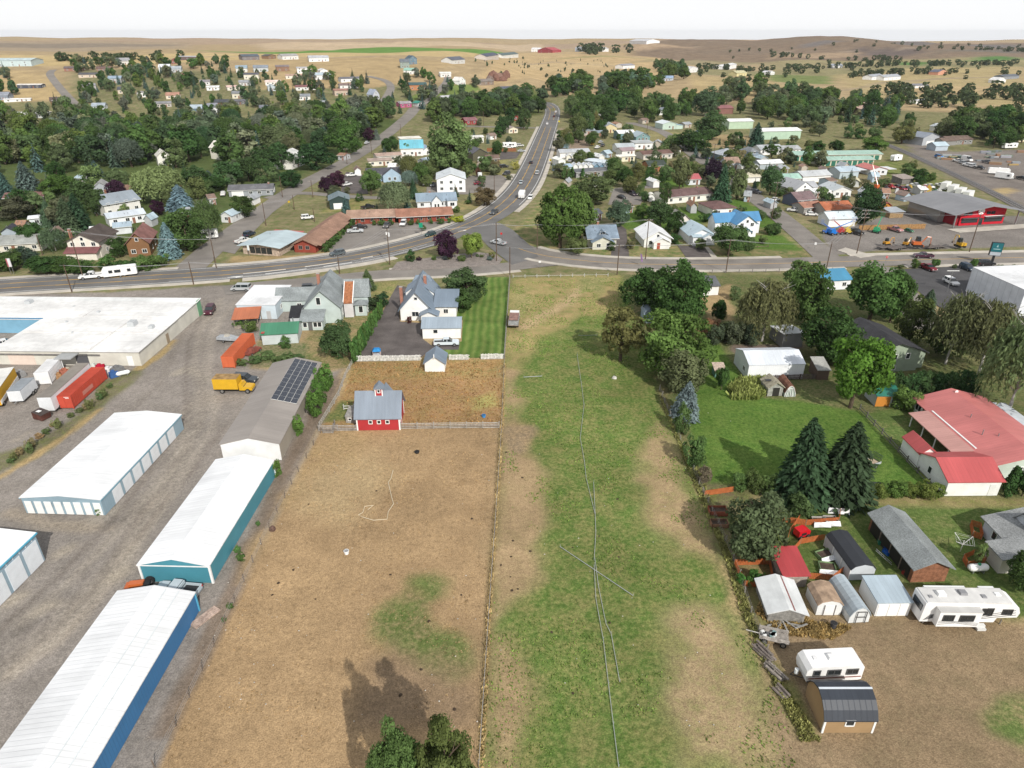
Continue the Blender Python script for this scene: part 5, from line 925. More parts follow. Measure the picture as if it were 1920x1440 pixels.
for r_ in(('blue roofed gymnasium at the hill top far left',-10,125,60,124,30,6,2,(.5,.6,.62),(.46,.55,.56)),('grey roofed barn house below the golden field',224,122,247,120,16,4,3,(.62,.62,.6),(.34,.34,.35)),('dark blue flat roofed house on the dry slope',33,166,78,165,9,3,.6,(.07,.08,.11),(.72,.70,.66)),('blue gabled house at the left edge of the dry slope',-12,188,16,187,12,3.5,2.4,(.25,.29,.36),(.28,.30,.34)),('white long wall building on the dry slope',8,192,58,189,6,2.2,.4,WHITE,(.8,.8,.8)),('brown timber house with dark brown roof',97,201,124,199,10,4.5,2.6,(.2,.12,.06),(.13,.10,.09)),('white long flat roofed school-like building',12,222,88,221,13,3.2,.5,(.6,.62,.64),(.78,.77,.74)),('brown ranch house under the trees',121,134,156,133,11,3,1.6,(.3,.15,.11),(.16,.13,.13)),('dark roofed ranch house with tan wall',148,146,190,145,10,3,1.4,(.62,.52,.42),(.11,.11,.12)),('blue-grey roofed house at the hillside road',204,156,228,155,12,4,2,(.5,.5,.5),(.30,.38,.46)),('dark brown ranch house right of the tree clump',182,134,208,133,10,3,1.4,(.28,.17,.13),(.18,.12,.11)),('grey two storey balcony house',158,172,182,170,11,5,1.4,(.42,.4,.4),(.28,.28,.29)),('house with dark blue hip roof in the hillside trees',222,176,242,175,11,3.4,2,(.6,.52,.42),(.10,.105,.12)),('bright white house on the upper hillside',299,136,319,135,12,5,2.6,(.75,.80,.84),(.7,.72,.74)),('grey house beside the bright white house',322,136,340,135,11,3.6,2.2,(.45,.48,.5),(.38,.42,.45)),('long dark shed at the hill crest',332,113,372,112,12,3.6,.8,(.14,.1,.1),(.4,.4,.42)),('red-brown barn at the hill crest',322,120,336,119,12,4,2,(.26,.1,.08),(.24,.12,.11)),('red roofed bungalow below the hill crest',335,148,357,147,11,3,1.6,(.65,.6,.5),(.24,.12,.10)),('white trailer house on the mid hillside',388,170,411,169,8,3,.8,WHITE,(.72,.72,.72)),('cream long bungalow on the mid hillside',427,170,450,168,8,3,1.0,(.75,.7,.62),(.7,.5,.45)),('white garage on the mid hillside',376,160,394,159,9,3,1.4,(.7,.7,.7),(.3,.28,.3)),('blue two storey house with white trim beside the tree belt',359,215,380,214,10,4.4,2.2,(.13,.2,.26),(.40,.47,.53)),('white farmhouse with twin gables beside the tree belt',391,213,409,212,10,4.4,2.6,(.72,.72,.74),(.25,.26,.3)),('red house with charcoal roof beside the tree belt',403,200,434,199,11,3,2,(.28,.08,.06),(.085,.09,.1)),('tan split level house with grey roof',436,185,460,184,11,4,1.6,(.66,.62,.5),(.24,.25,.26)),('dark flat roofed house beside the grey street',441,197,461,195,9,3,.8,(.12,.12,.13),(.17,.17,.19)),('blue roofed house with solar roof at the upper right hillside',443,136,464,135,12,4,2.4,(.66,.66,.62),(.28,.36,.42)),('grey house row end with white gable',476,135,503,134,11,4,2.2,(.5,.54,.56),(.24,.27,.31)),('brown balcony house on the hillside row',519,134,543,133,11,4.4,1.4,(.25,.15,.1),(.24,.2,.2)),('white two storey house row',558,138,584,137,10,5,1.0,WHITE,(.45,.45,.46)),('white cottage at the right end of the hillside row',601,139,615,138,9,3.4,1.6,WHITE,(.6,.6,.6)),('cream long house with dark roof on the hillside',458,149,485,148,10,4.4,1.2,(.72,.68,.58),(.12,.12,.14)),('long low house with pink-brown roof',536,148,569,147,9,3,1.0,(.72,.68,.6),(.45,.31,.25)),('white house with light blue roof above the curved street',592,150,622,148,12,4.4,1.8,(.76,.77,.78),(.46,.54,.60)),('white bungalow pair on the hillside',498,160,526,159,8,3,1.2,(.8,.78,.74),(.75,.6,.55)),('grey bungalow with slate roof above the tree belt',449,161,471,160,9,3,1.6,(.55,.55,.55),(.33,.34,.36)),('red roofed white long house',555,170,592,168,10,3,1.2,(.72,.72,.7),(.24,.12,.12)),('long white house with dark grey roof by the curved street',640,155,676,152,9,3.4,1.2,(.76,.78,.8),(.17,.17,.19)),('long white house with brown roof below the curved street',638,167,672,165,9,3.2,1.2,(.78,.76,.74),(.24,.18,.17)),('red-brown split house near the curved street',628,180,655,178,9,4.4,1.0,(.5,.4,.32),(.36,.2,.16)),('cream square house with tan roof at the tree belt',571,208,588,207,11,5,.8,(.7,.76,.76),(.7,.6,.42)),('grey roofed cottage beside the cream square house',590,202,611,201,9,3,1.8,(.5,.5,.5),(.36,.38,.40)),('white bungalow with slate roof in the trees',560,188,582,187,9,3,1.6,(.75,.76,.74),(.26,.28,.3)),('cottage with white columns in the trees',488,210,507,209,9,3,1.6,(.72,.72,.7),(.18,.19,.22)),('blue-grey cottage with white roof',503,171,518,170,9,4,1.6,(.5,.56,.6),(.55,.62,.66)),('white long ranch at the hill crest with dormers',580,116,617,115,14,4,2.4,WHITE,(.45,.46,.48)),('grey roofed ranch at the hill crest',530,112,560,111,14,4,2,(.7,.7,.68),(.36,.35,.35)),('dark house on the hill crest with blue roof',455,113,487,112,14,4,2,(.2,.18,.18),(.11,.13,.16)),('small brown cabin at the hill crest',503,111,518,110,10,3.6,1.4,(.25,.16,.1),(.12,.12,.12)),('green house with dark roofs alone on the dry hill',751,128,768,127,14,6,3,(.27,.33,.3),(.16,.18,.2)),('blue-green house wing behind the green house',768,121,782,120,14,6,3,(.12,.2,.26),(.10,.14,.18)),('dark roofed white house on the right dry hill',848,120,872,119,14,4,3,(.6,.6,.58),(.13,.14,.17)),('tan house with dark blue roof at the ridge',912,113,935,112,16,4.5,3,(.55,.5,.45),(.10,.11,.15)),('white house with green roof at the ridge',942,109,972,108,16,4,3,(.7,.7,.66),(.12,.16,.16)),('orange brick house with dark green roof below the hill',768,169,800,168,10,4.4,1.8,(.45,.2,.1),(.07,.12,.125)),('white house with green roof in the tree clump',757,140,775,139,10,4,2,WHITE,(.3,.5,.42)),('magenta cottage with grey roof',750,202,772,201,8,3,1.4,(.45,.10,.22),(.34,.31,.33)),('white cottage with green roof beside the magenta cottage',784,201,796,200,8,3,1.4,WHITE,(.06,.25,.2)),('blue-grey steep roofed house by the pines',700,187,712,186,9,4,4,(.5,.52,.56),(.34,.38,.46)),('white ranch house with grey roof beside the green field',832,191,852,190,9,3,1.6,WHITE,(.5,.5,.52)),('white hilltop house with dark blue roof and balcony',940,178,970,176,10,5,2.0,(.80,.82,.86),(.11,.12,.16)),('white gable house under the red rock',862,160,873,159,9,4,3,WHITE,(.7,.68,.64)),('long brown roofed house under the red rock',896,160,926,159,10,3,2,(.25,.2,.16),(.22,.19,.17)),('tan roofed white house near the cul-de-sac',826,145,846,144,12,3.4,1.2,(.75,.74,.7),(.75,.74,.7)),('red-brown roofed house in the left wood edge',213,236,232,234,10,3.4,2.2,(.75,.68,.6),(.36,.2,.16)),('blue-grey roofed bungalow in the wood edge',173,207,197,206,10,3,2,(.6,.64,.66),(.36,.41,.46)),('orange-brown cottage on the mid hillside',312,186,336,185,10,3,2,(.72,.62,.5),(.42,.24,.18)),('white flat house half hidden in the mid hillside',258,183,274,182,11,3.4,1,(.78,.78,.76),(.35,.33,.34)),('grey bungalow by the lane in the hillside trees',293,202,322,200,10,3,1.2,(.5,.46,.42),(.26,.26,.27)),('long roof of a mobile home below the lane',328,221,352,220,7,3,.6,(.7,.7,.7),(.6,.6,.58)),('white mobile home in front of the dense wood',261,243,281,242,7,3,.5,(.8,.8,.78),(.74,.74,.74))):
 lb,x0,y0,x1,y1,W_,hw_,ri,wc_,rc_=r_
 hs(lb,x0,y0,x1,y1,W_,hw_,ri,GAB,'x' if(x1-x0)>16 else 'y',wc_,rc_,S,nw=3 if x1-x0>24 else 2,group=HILL)
_bl=[(o.location.x,o.location.y,o['label'])for o in C.objects if o.parent is None and o.get('label')and len(o['label'].split())<8];_ul=set()
for i,(x,y,w)in enumerate(((1128,304,10),(1142,296,9),(1232,276,14),(1262,290,12),(1278,308,12),(1345,330,12),(1432,306,13),(1470,326,14),(1508,322,12),(1560,352,12),(1618,372,13),(1640,342,11),(1585,322,12),(1660,372,12),(1548,330,10),(1530,372,11),(1450,392,12),(1400,378,11),(1300,400,11),(1180,400,12),(1230,352,11),(1120,350,12),(1060,352,10),(640,300,12),(672,330,11),(735,322,12),(790,310,12),(850,300,11),(900,316,11),(925,262,11),(860,262,12),(822,282,11),(760,330,10),(40,440,15),(100,452,14),(180,452,13),(280,425,13),(350,410,12),(330,365,13),(400,385,12),(270,345,13),(150,345,13),(470,385,12),(1500,300,12),(1700,378,12),(1730,366,12),(1380,262,13),(1290,240,12),(1160,240,11),(1210,232,11))):
 p=P(x,y);q=min(_bl,key=lambda b:(b[0]-p.x)**2+(b[1]-p.y)**2+(900 if b[2]in _ul else 0));dx_,dy_=p.x-q[0],p.y-q[1];_ul.add(q[2]);cn,cr=(('white',(.74,.75,.75)),('grey',(.34,.36,.38)),('brown',(.24,.17,.14)),('pale blue',(.42,.52,.58)),('rusty',(.34,.2,.14)))[(i*3)%5]
 hs('small '+cn+' roofed outbuilding '+(('left of' if dx_<0 else 'right of')if abs(dx_)>abs(dy_)else('in front of' if dy_<0 else 'behind'))+' the '+q[2],x-w/2,y,x+w/2,y+random.uniform(-1.5,1.5),random.uniform(4,6.5),random.uniform(2.3,2.9),random.uniform(.8,1.5),GAB,'x' if i%2 else 'y',random.choice((WHITE,OFFW,GREYW,(.5,.45,.38),LBLUE)),cr,M if i%3 else S,name='outbuilding',cat='shed',nw=1 if i%2 else 0,group='outbuildings of the town')
def quads(Cn,Nn,size,asp=.62,tang=None,rng=RNG):
 n=len(Cn);Nn=Nn/(np.linalg.norm(Nn,axis=1,keepdims=True)+1e-9)
 if tang is None:tang=rng.normal(size=(n,3))
 T_=tang-Nn*np.sum(tang*Nn,1,keepdims=True);T_/=np.linalg.norm(T_,axis=1,keepdims=True)+1e-9
 B=np.cross(Nn,T_);s=np.asarray(size).reshape(-1,1)*np.ones((n,1))
 V=np.stack([Cn-T_*s,Cn+B*s*asp,Cn+T_*s,Cn-B*s*asp],1).reshape(-1,3)
 return V,np.arange(n*4).reshape(n,4)
def crown(seed,nclump,nleaf,leaf,cz=1.45,rz=.95,rx=1.0,rc=.34,top=0.0,hollow=.35,flatb=.0):
 r=np.random.default_rng(seed);d=r.normal(size=(nclump,3));d/=np.linalg.norm(d,axis=1,keepdims=True)
 rad=(hollow+(1-hollow)*r.random(nclump)**.6)*(.72+.25*r.random(nclump))
 cc=d*rad[:,None]*np.array([rx,rx,rz]);cc[:,2]=np.where(cc[:,2]<0,cc[:,2]*(1-flatb),cc[:,2])
 cc[:,:2]*=(1-top*np.clip(cc[:,2:3]/rz,-1,1));cc[:,2]+=cz
 cr=rc*(.6+.8*r.random(nclump));ct=r.random(nclump)
 k=r.integers(0,nclump,nleaf);e=r.normal(size=(nleaf,3));e/=np.linalg.norm(e,axis=1,keepdims=True)
 out=cc[k]-np.array([0,0,cz*.75]);out/=np.linalg.norm(out,axis=1,keepdims=True)
 e=e+out*.7+np.array([0,0,.25]);e/=np.linalg.norm(e,axis=1,keepdims=True)
 c=cc[k]+e*cr[k,None]*(.55+.5*r.random((nleaf,1)));nn=e+r.normal(size=(nleaf,3))*.55
 V,F=quads(c,nn,leaf*(.6+.8*r.random(nleaf)),.62,None,r)
 tone=np.clip(.55*ct[k]+.45*r.random(nleaf),0,1)
 return V,F,np.repeat(tone,4),cc
def weep(seed,nstr,per,leaf,rz=1.0):
 r=np.random.default_rng(seed);d=r.normal(size=(nstr,3));d[:,2]=np.abs(d[:,2])*1.1-.15;d/=np.linalg.norm(d,axis=1,keepdims=True)
 rad=.45+.55*r.random(nstr)**.5;st=d*rad[:,None]*np.array([.95,.95,.85]);st[:,2]+=1.5
 ln=(.35+.75*r.random(nstr))*(.5+.6*np.hypot(st[:,0],st[:,1]));C_=[];N_=[];T_=[];tn=[]
 for i in range(per):
  f=(i+r.random(nstr))/per;p=st.copy();p[:,:2]*=(1+.10*f[:,None]);p[:,2]-=ln*f;p+=r.normal(size=p.shape)*.035
  C_.append(p);o=np.stack([st[:,0],st[:,1],.35+0*f],1)+r.normal(size=p.shape)*.5;N_.append(o);T_.append(np.stack([0*f,0*f,-np.ones(nstr)],1)+r.normal(size=p.shape)*.35);tn.append(r.random(nstr)*.6+.3*(d[:,0]*.5+.5))
 V,F=quads(np.concatenate(C_),np.concatenate(N_),leaf,.34,np.concatenate(T_),r)
 return V,F,np.repeat(np.clip(np.concatenate(tn),0,1),4),st
def conif(seed,lev,nb,per,leaf,power=.9,droop=.28,zb=.12):
 r=np.random.default_rng(seed);C_=[];N_=[];T_=[];tn=[];S_=[]
 for l in range(lev):
  f=l/(lev-1);z=zb+(2.34-zb)*f**.93;rr=max(.05,(1-f)**power)*(.86+.28*r.random())
  n=max(4,int(nb*(.45+.55*(1-f))));a0=r.random()*6.28
  for b in range(n):
   a=a0+6.283*(b+.55*(r.random()-.5))/n;L_b=rr*(.8+.32*r.random());t0=r.random()
   m=max(2,int(per*(.35+.65*rr)))
   for q in range(m):
    s=(q+.6+.4*r.random())/m;x=L_b*s
    for side in(-1,1):
     w=.13*(1-s*.6)*(.4+rr)*side*r.random()
     C_.append((math.cos(a)*x-math.sin(a)*w,math.sin(a)*x+math.cos(a)*w,z-droop*x*(s*.9)+.05*r.normal()*rr))
     N_.append((math.cos(a)*.35+r.normal()*.3,math.sin(a)*.35+r.normal()*.3,1));T_.append((math.cos(a+side*.6),math.sin(a+side*.6),-droop*.8));tn.append(.5*t0+.5*r.random());S_.append(leaf*(.55+.6*rr)*(.8+.4*r.random()))
 V,F=quads(np.array(C_),np.array(N_),np.array(S_),.42,np.array(T_),r)
 return V,F,np.repeat(np.array(tn),4),None
def limbs(seed,h,r0,n,spread=.6,fork=.45,tips=None,twig=True):
 r=random.Random(seed);mb=MB();top=Vector((r.uniform(-.05,.05),r.uniform(-.05,.05),h))
 mb.tube([(0,0,-.05),(0,0,h*.25),(r.uniform(-.03,.03),r.uniform(-.03,.03),h*.6),top],[r0*1.25,r0,r0*.75,r0*.3],7)
 for i in range(n):
  z=h*(fork+(1-fork)*r.random()*.9);a=6.283*i/n+r.uniform(-.4,.4);l=spread*r.uniform(.7,1.1)
  p0=Vector((0,0,z));p1=p0+Vector((math.cos(a)*l*.5,math.sin(a)*l*.5,l*.45));p2=p1+Vector((math.cos(a)*l*.5,math.sin(a)*l*.5,l*.32))
  mb.tube([p0,p1,p2],[r0*.42,r0*.28,r0*.1],5,False)
  if twig:mb.tube([p1,p1+Vector((math.cos(a+.8)*l*.4,math.sin(a+.8)*l*.4,l*.35))],[r0*.22,r0*.07],4,False)
 return mb
TV={};MERGE=[];FFD=[crown(130+s,16,330,.21,1.2,1.15,rc=.42)for s in range(3)]
def reg(kind,data,mb,mat='leaf'):
 V,F,t_,_=data;TV.setdefault(kind,[]).append((np_mesh(kind+'_crown',V,F,mat,t_),mb.mesh(kind+'_trunk','wood')))
for s in range(3):reg('dec',crown(10+s,70,8000,.062,1.3,1.08,rc=.32),limbs(s,1.7,.065,6))
for s in range(2):reg('oval',crown(20+s,80,8500,.058,1.28,1.12,.84,.27,.30),limbs(5+s,2.0,.06,8,.5,.25))
for s in range(2):reg('big',crown(25+s,120,30000,.030,1.28,1.12,.9,.2,.25),limbs(7+s,2.0,.05,9,.5,.25))
for s in range(2):reg('willow',weep(30+s,900,8,.085),limbs(8+s,1.8,.07,9,.7,.3))
for s in range(2):reg('birch',weep(40+s,620,9,.075),limbs(12+s,2.2,.04,18,.74,.25))
for s in range(2):reg('spruce',conif(50+s,30,16,11,.12,.64),limbs(15+s,2.2,.05,3,.1),'needle')
for s in range(2):reg('pine',crown(60+s,60,7000,.058,1.25,1.12,.95,.26,.45,.3),limbs(18+s,2.0,.06,6,.5,.3),'needle')
for s in range(2):reg('bush',crown(70+s,36,2600,.085,1.15,1.15,1.0,.34,.1,.3),limbs(21+s,1.4,.05,5,.5,.1))
reg('arb',crown(80,34,1800,.13,1.2,1.2,.8,.3,.55,.2),limbs(24,1.6,.06,3,.2),'needle')
for s in range(2):reg('sparse',crown(90+s,60,3600,.062,1.45,.95,1,.25),limbs(25+s,2.0,.06,12,.75,.25))
for s in range(8):reg('fdec',crown(100+s,(24,40,52,34)[s%4],1900,(.11,.12,.10,.13)[s%4],(1.28,1.2,1.36,1.25)[s%4],(1.08,1.15,1.02,1.12)[s%4],(1,.82,1.05,.9)[s%4],(.42,.30,.26,.36)[s%4],(0,.35,-.12,.2)[s%4],(.3,.45,.5,.2)[s%4]),limbs(30+s,1.5,.07,4,.5,.45,twig=False))
for s in range(2):reg('fspr',conif(110+s,14,8,6,.20),limbs(34+s,2.1,.05,2,.1,twig=False),'needle')
for s in range(2):reg('fpine',crown(115+s,32,1400,.12,1.22,1.1,.85,.3,.5),limbs(36+s,1.8,.06,3,.3,twig=False),'needle')
LF=1.58
G1=(.070,.108,.028);G2=(.048,.080,.022);G3=(.115,.165,.035);OLV=(.115,.118,.040);WIL=(.125,.150,.070);SPR=(.036,.060,.028);BSP=(.13,.185,.185);PUR=(.045,.020,.030);PIN=(.050,.080,.026);GRY=(.13,.165,.12);BRK=(.12,.09,.065);WBK=(.42,.40,.37);LIME=(.14,.20,.04)
_vi=[0]
NM={'dec':'leafy_tree','oval':'poplar_tree','big':'leafy_tree','willow':'willow_tree','birch':'birch_tree','spruce':'spruce_tree','pine':'pine_tree','bush':'shrub','arb':'cypress','sparse':'thin_tree','fdec':'leafy_tree','fspr':'spruce_tree','fpine':'pine_tree'}
CT={'bush':'shrub','arb':'cypress'}
def tree_at(kind,label,p,Hh,Rr,col,group=None,bark=BRK,name=None):
 _vi[0]+=1;var=TV[kind][_vi[0]%len(TV[kind])]
 t=thing(name or NM[kind],label,CT.get(kind,'tree'),(p[0],p[1],p[2]-.05),random.uniform(0,6.28),group)
 t.scale=(Rr*random.uniform(.88,1.12),Rr*random.uniform(.88,1.12),Hh/2.4);t.rotation_euler.x=R(random.uniform(-4,4));t.rotation_euler.y=R(random.uniform(-4,4))
 j=random.uniform(.82,1.2);g=random.uniform(.86,1.14)
 ob('crown',var[0],t,(col[0]*j*g*LF*.93,col[1]*j*LF,col[2]*j*LF*1.15));ob('trunk',var[1],t,bark)
 return t
def T(kind,label,xc,yb,ytop,w,col,group=None,bark=BRK,name=None):
 p=P(xc,yb);h=max(.6,height_for(p,ytop));
 return tree_at(kind,label,p,h,max(.3,w/2/ppm(p+Vector((0,0,h*.5)))),col,group,bark,name)
T('dec','dense dark green tree at the top right corner of the pasture',1205,588,502,84,G2)
T('dec','tall dark green tree in front of the small white house',1272,612,494,92,G1)
T('dec','broad dark tree between the pasture corner trees',1242,600,505,84,G2)
T('sparse','thin olive tree with bare grey branches on the pasture edge',1163,676,576,88,OLV)
T('dec','large light green tree leaning over the pasture edge',1252,706,588,116,(.095,.135,.032))
T('dec','brown-green dying tree beside the fence',1276,733,655,84,(.105,.105,.045))
T('spruce','small blue spruce beside the pasture fence',1283,782,715,60,(.095,.13,.115))
T('bush','first rounded shrub along the pasture fence below the blue spruce',1278,812,757,38,(.085,.115,.035));T('bush','second rounded shrub along the pasture fence',1300,875,812,40,(.085,.12,.035));T('bush','brown dry shrub at the lower end of the fence hedge',1318,905,872,30,(.17,.125,.075))
T('birch','weeping willow with pale bare limbs above the dark shrubs',1428,640,520,100,(.105,.115,.045),None,WBK)
T('dec','leafy tree right of the weeping willow',1515,612,495,84,G1);T('dec','bright leafy tree at the right roadside with dense crown',1628,606,496,96,(.085,.135,.035));T('dec','smaller tree right of the bright roadside tree',1668,604,512,50,G1)
T('dec','round dark tree behind the white workshop',1548,676,578,104,G2);T('dec','bright green tree standing on the lawn corner',1594,764,630,112,(.105,.165,.025));T('sparse','slender light tree at the road left of the blue roof',1490,560,486,60,(.095,.14,.04))
T('pine','olive green arborvitae left of the birches',1702,646,550,70,(.085,.095,.028));T('spruce','dark conifer beside the car park',1733,590,540,40,(.06,.085,.045))
T('birch','leftmost weeping birch with pale limbs beside the store',1772,682,545,96,(.10,.112,.045),None,WBK);T('birch','middle weeping birch with pale limbs beside the store',1834,702,560,100,(.10,.11,.045),None,WBK);T('birch','rightmost weeping birch hanging over the red roof',1888,780,585,150,(.10,.11,.042),None,WBK);T('birch','weeping birch at the right edge behind the others',1915,690,580,80,(.10,.11,.045),None,WBK)
T('fdec','dark bush beneath the birches',1760,660,610,60,G2);T('bush','round clipped bush beside the green roofed outbuilding',1695,768,722,48,(.085,.13,.03));T('dec','dark tree in the garden left of the sage house',1600,690,640,60,G2)
for i,x in enumerate((1340,1358,1375,1392,1408)):T('bush',('grey-green shrub in the thicket below the willow','dark shrub in the thicket below the willow')[i%2],x,646-(i%2)*6,604-(i%3)*3,34,(.065,.085,.035)if i%2 else(.085,.095,.05),'thicket below the willow')
T('bush','orange-brown dead shrub by the thicket',1322,638,602,34,(.26,.14,.07));T('bush','second orange-brown dead shrub',1335,618,594,26,(.25,.135,.07));T('dec','narrow green tree behind the thicket',1345,606,560,30,G2)
for i in range(11):T('bush','dark green shrub in the long hedge behind the red roofed house',1655+i*16.5,744-i*.6,697-i*.6,30,(.05,.085,.028),'hedge behind the red roofed house')
T('spruce','left tall dark spruce on the lawn',1503,932,786,130,(.040,.060,.026));T('spruce','right tall dark spruce on the lawn',1572,930,790,116,(.036,.055,.025))
for i,(x,y,yt,w)in enumerate(((1385,918,885,34),(1412,922,880,40),(1440,926,890,36))):T('bush',('left','middle','right')[i]+' leafy bush at the foot of the lawn',x,y,yt,w,(.085,.12,.035))
T('dec','large grey-green apple tree beside the pasture fence',1412,1044,930,124,(.085,.115,.05));T('bush','leafy bush behind the garden beds',1496,965,925,52,(.07,.105,.035))
for i,(x,y,yt,w)in enumerate(((1612,928,900,38),(1645,930,908,34),(1676,930,902,40),(1704,930,908,34),(1733,932,902,38),(1755,930,906,28))):T('bush','flowering hedge shrub in front of the white garage',x,y,yt,w,(.10,.13,.03),'hedge by the white garage')
T('arb','left dark clipped cypress beside the white garage',1893,930,872,34,G2);T('arb','right dark clipped cypress at the right edge',1916,930,870,36,G2);T('dec','dark tree below the grey house at the right edge',1914,1108,1040,66,G2)
for i,(x,y)in enumerate(((1388,1092),(1404,1096),(1420,1092),(1436,1094),(1412,1084))):T('bush','leafy vegetable plant inside the orange netting',x,y,y-18,20,(.07,.14,.03),'vegetable plants in the orange netting',name='vegetable_plant')
T('sparse','sapling with yellow-green leaves by the propane tank',1830,1062,1020,26,(.14,.16,.05));T('big','left tree crown rising at the bottom edge of the dry paddock',752,1570,1352,150,(.085,.11,.032));T('big','right tree crown rising at the bottom edge of the dry paddock',846,1575,1346,160,(.085,.11,.032))
T('dec','small leafy tree beside the old hen house',1352,730,688,26,G1)
for i,(x,y,yt,w)in enumerate(((612,732,680,34),(602,755,712,32),(594,780,728,34),(606,712,690,28),(560,815,778,22),(522,892,862,22))):T('bush',('top','second','third','uppermost','fifth','lowest')[i]+' green shrub along the wall of the solar panel shed',x,y,yt,w,(.085,.145,.03))
for i,(x,y,w)in enumerate(((484,985,10),(446,1035,14),(452,1050,16),(188,964,18),(432,1140,12),(420,1165,10))):T('bush','weed clump growing against the storage shed wall',x,y,y-w*.8,w,(.08,.13,.035),'weeds by the storage sheds',name='weed_clump')
T('dec','dark bushy tree in the yard of the Victorian house',636,668,604,56,(.055,.085,.03));T('spruce','young larch beside the frontage street',691,542,504,34,(.08,.11,.04));T('bush','dark rounded juniper left of the hedge row',697,580,552,36,(.035,.055,.022));T('bush','dark rounded juniper right of the hedge row',718,574,548,30,(.035,.055,.022))
for i in range(17):
 f=i/16;T('arb','emerald cypress in the clipped hedge row beside the driveway',716-51*f,590+92*f,568+86*f-8-8*f,11+5*f,(.062,.115,.028),'cypress hedge row')
T('dec','large round dark bush beside the white farmhouse',876,566,506,72,(.055,.085,.03));T('bush','lower round bush beside the white farmhouse',868,582,545,48,G2);T('bush','small red-brown shrub at the farmhouse wall',768,606,592,11,(.07,.025,.02))
T('bush','green vine thicket at the lean-to',470,622,600,26,(.09,.13,.035));T('bush','leafy shrub at the green roofed shed',536,652,630,24,(.075,.125,.035));T('bush','second leafy shrub left of the lean-to',448,614,600,18,(.09,.13,.035))
for i,(x,y,w)in enumerate(((480,680,26),(500,672,30),(520,680,26),(540,675,26),(560,676,24),(455,685,20))):T('bush','low green weed clump behind the orange container',x,y,y-13,w,(.085,.12,.04),'weeds by the orange container',name='weed_clump')
for i in range(16):
 f=i/15;T('bush','dry weed clump along the gravel lane bank',205-190*f+random.uniform(-9,9),730+140*f+random.uniform(-8,8),718+140*f,16,random.choice(((.13,.14,.05),(.10,.13,.045),(.2,.15,.07))),'weeds on the lane bank',name='weed_clump')
T('dec','dark purple plum tree on the traffic island',840,486,432,48,(.05,.022,.035));T('dec','yellow-green tree on the traffic island',884,484,436,38,LIME);T('bush','round clipped evergreen on the traffic island',771,490,468,24,(.05,.095,.03))
for i,(x,y,w,c)in enumerate(((786,489,11,PUR),(814,488,11,G1),(835,488,12,(.08,.08,.07)),(841,487,8,LIME),(865,490,16,G1),(895,482,8,G1),(904,483,9,OLV),(922,484,16,OLV),(918,489,12,(.1,.13,.1)))):T('bush','low shrub in the gravel bed of the traffic island',x,y,y-w*.75,w,c,'shrubs on the traffic island')
for i in range(9):f=i/8;T('bush','clipped shrub along the motel front wall',612+50*f,472-50*f,456-47*f,16-4*f,(.07,.11,.03),'shrubs along the motel')
for i,(x,y,w)in enumerate(((672,420,8),(702,423,9),(716,422,16),(732,422,16),(770,422,14),(784,421,9),(808,420,9),(826,420,18),(842,419,9),(793,432,13))):T('arb' if w<10 else 'bush','clipped evergreen in front of the motel block',x,y,y-11,w,(.07,.11,.03),'evergreens along the motel')
T('bush','bright yellow-green shrub at the motel corner',858,416,403,26,(.24,.27,.03));T('dec','large copper-leaved bush beside the highway bend',908,386,352,38,(.12,.085,.04));T('bush','small round bush by the bend',878,382,374,12,G1);T('bush','clipped ball shrub beside the blue cottage',856,398,386,18,G1)
T('dec','left purple plum tree beside the parked white pickup',615,360,330,28,PUR);T('dec','right purple plum tree beside the parked white pickup',634,350,320,30,(.07,.025,.035));T('dec','light green tree in front of the light blue house',696,366,316,34,(.075,.125,.035));T('willow','grey-green willow behind the motel',740,396,338,62,WIL)
T('spruce','small dark spruce beside the willow',776,372,334,20,SPR);T('bush','round bush beside the dark green garage',672,378,362,12,G1);T('willow','silver-leaved tree left of the white hall',768,348,318,32,GRY);T('birch','pale trunked aspen behind the light blue house',768,340,288,40,OLV,None,WBK)
for i,(x,y,yt,w)in enumerate(((792,346,305,30),(806,338,300,34),(822,330,292,30),(840,325,285,32),(858,320,290,30),(875,318,296,26))):T('dec','leafy tree in the grove behind the white hall',x,y,yt,w,(G1,OLV,G2)[i%3],'grove behind the white hall')
T('oval','towering cottonwood with thick crown left of the highway',842,330,212,92,(.095,.135,.045));T('dec','cottonwood sapling right of the towering cottonwood',884,288,262,28,G1);T('dec','round tree by the rust-brown fence',932,290,264,20,G2);T('dec','dark tree beside the turquoise roofed hall',732,288,256,34,G2)
T('pine','left dark pine by the highway',943,252,214,26,PIN);T('pine','right dark pine by the highway',982,244,200,30,PIN);T('pine','dark pine between the highway pines',957,236,198,24,PIN)
T('dec','copper bush by the pale water tank',897,332,314,10,(.10,.05,.03));T('bush','tall yellow grass tuft beside the highway',966,318,300,14,(.3,.3,.08))
T('spruce','big blue spruce left of the side street',340,392,345,54,BSP);T('spruce','blue spruce beside the brown shingled house',320,482,415,44,(.12,.165,.15));T('willow','large yellow-green willow over the annex',306,380,310,90,(.14,.165,.06));T('dec','purple plum tree behind the annex',220,372,336,30,PUR);T('dec','second purple plum tree near the willow',298,404,376,26,PUR)
T('dec','leafy tree at the street corner with broad dark crown',352,470,392,74,(.06,.10,.028));T('birch','pale trunked birch at the street corner',395,450,372,62,(.075,.11,.035),None,WBK);T('dec','round street tree beside the white garage',457,408,368,42,G2);T('dec','round dark maple by the side street',548,352,318,42,(.045,.075,.025));T('pine','big round pine beside the church wall',594,318,264,72,(.045,.075,.026));T('dec','tall bright tree at the tree lined street',650,292,222,58,(.075,.115,.028))
T('dec','purple leaved tree at the tree lined street',692,264,240,22,PUR);T('spruce','silver shrub tree at the tree lined street',706,262,240,14,GRY)
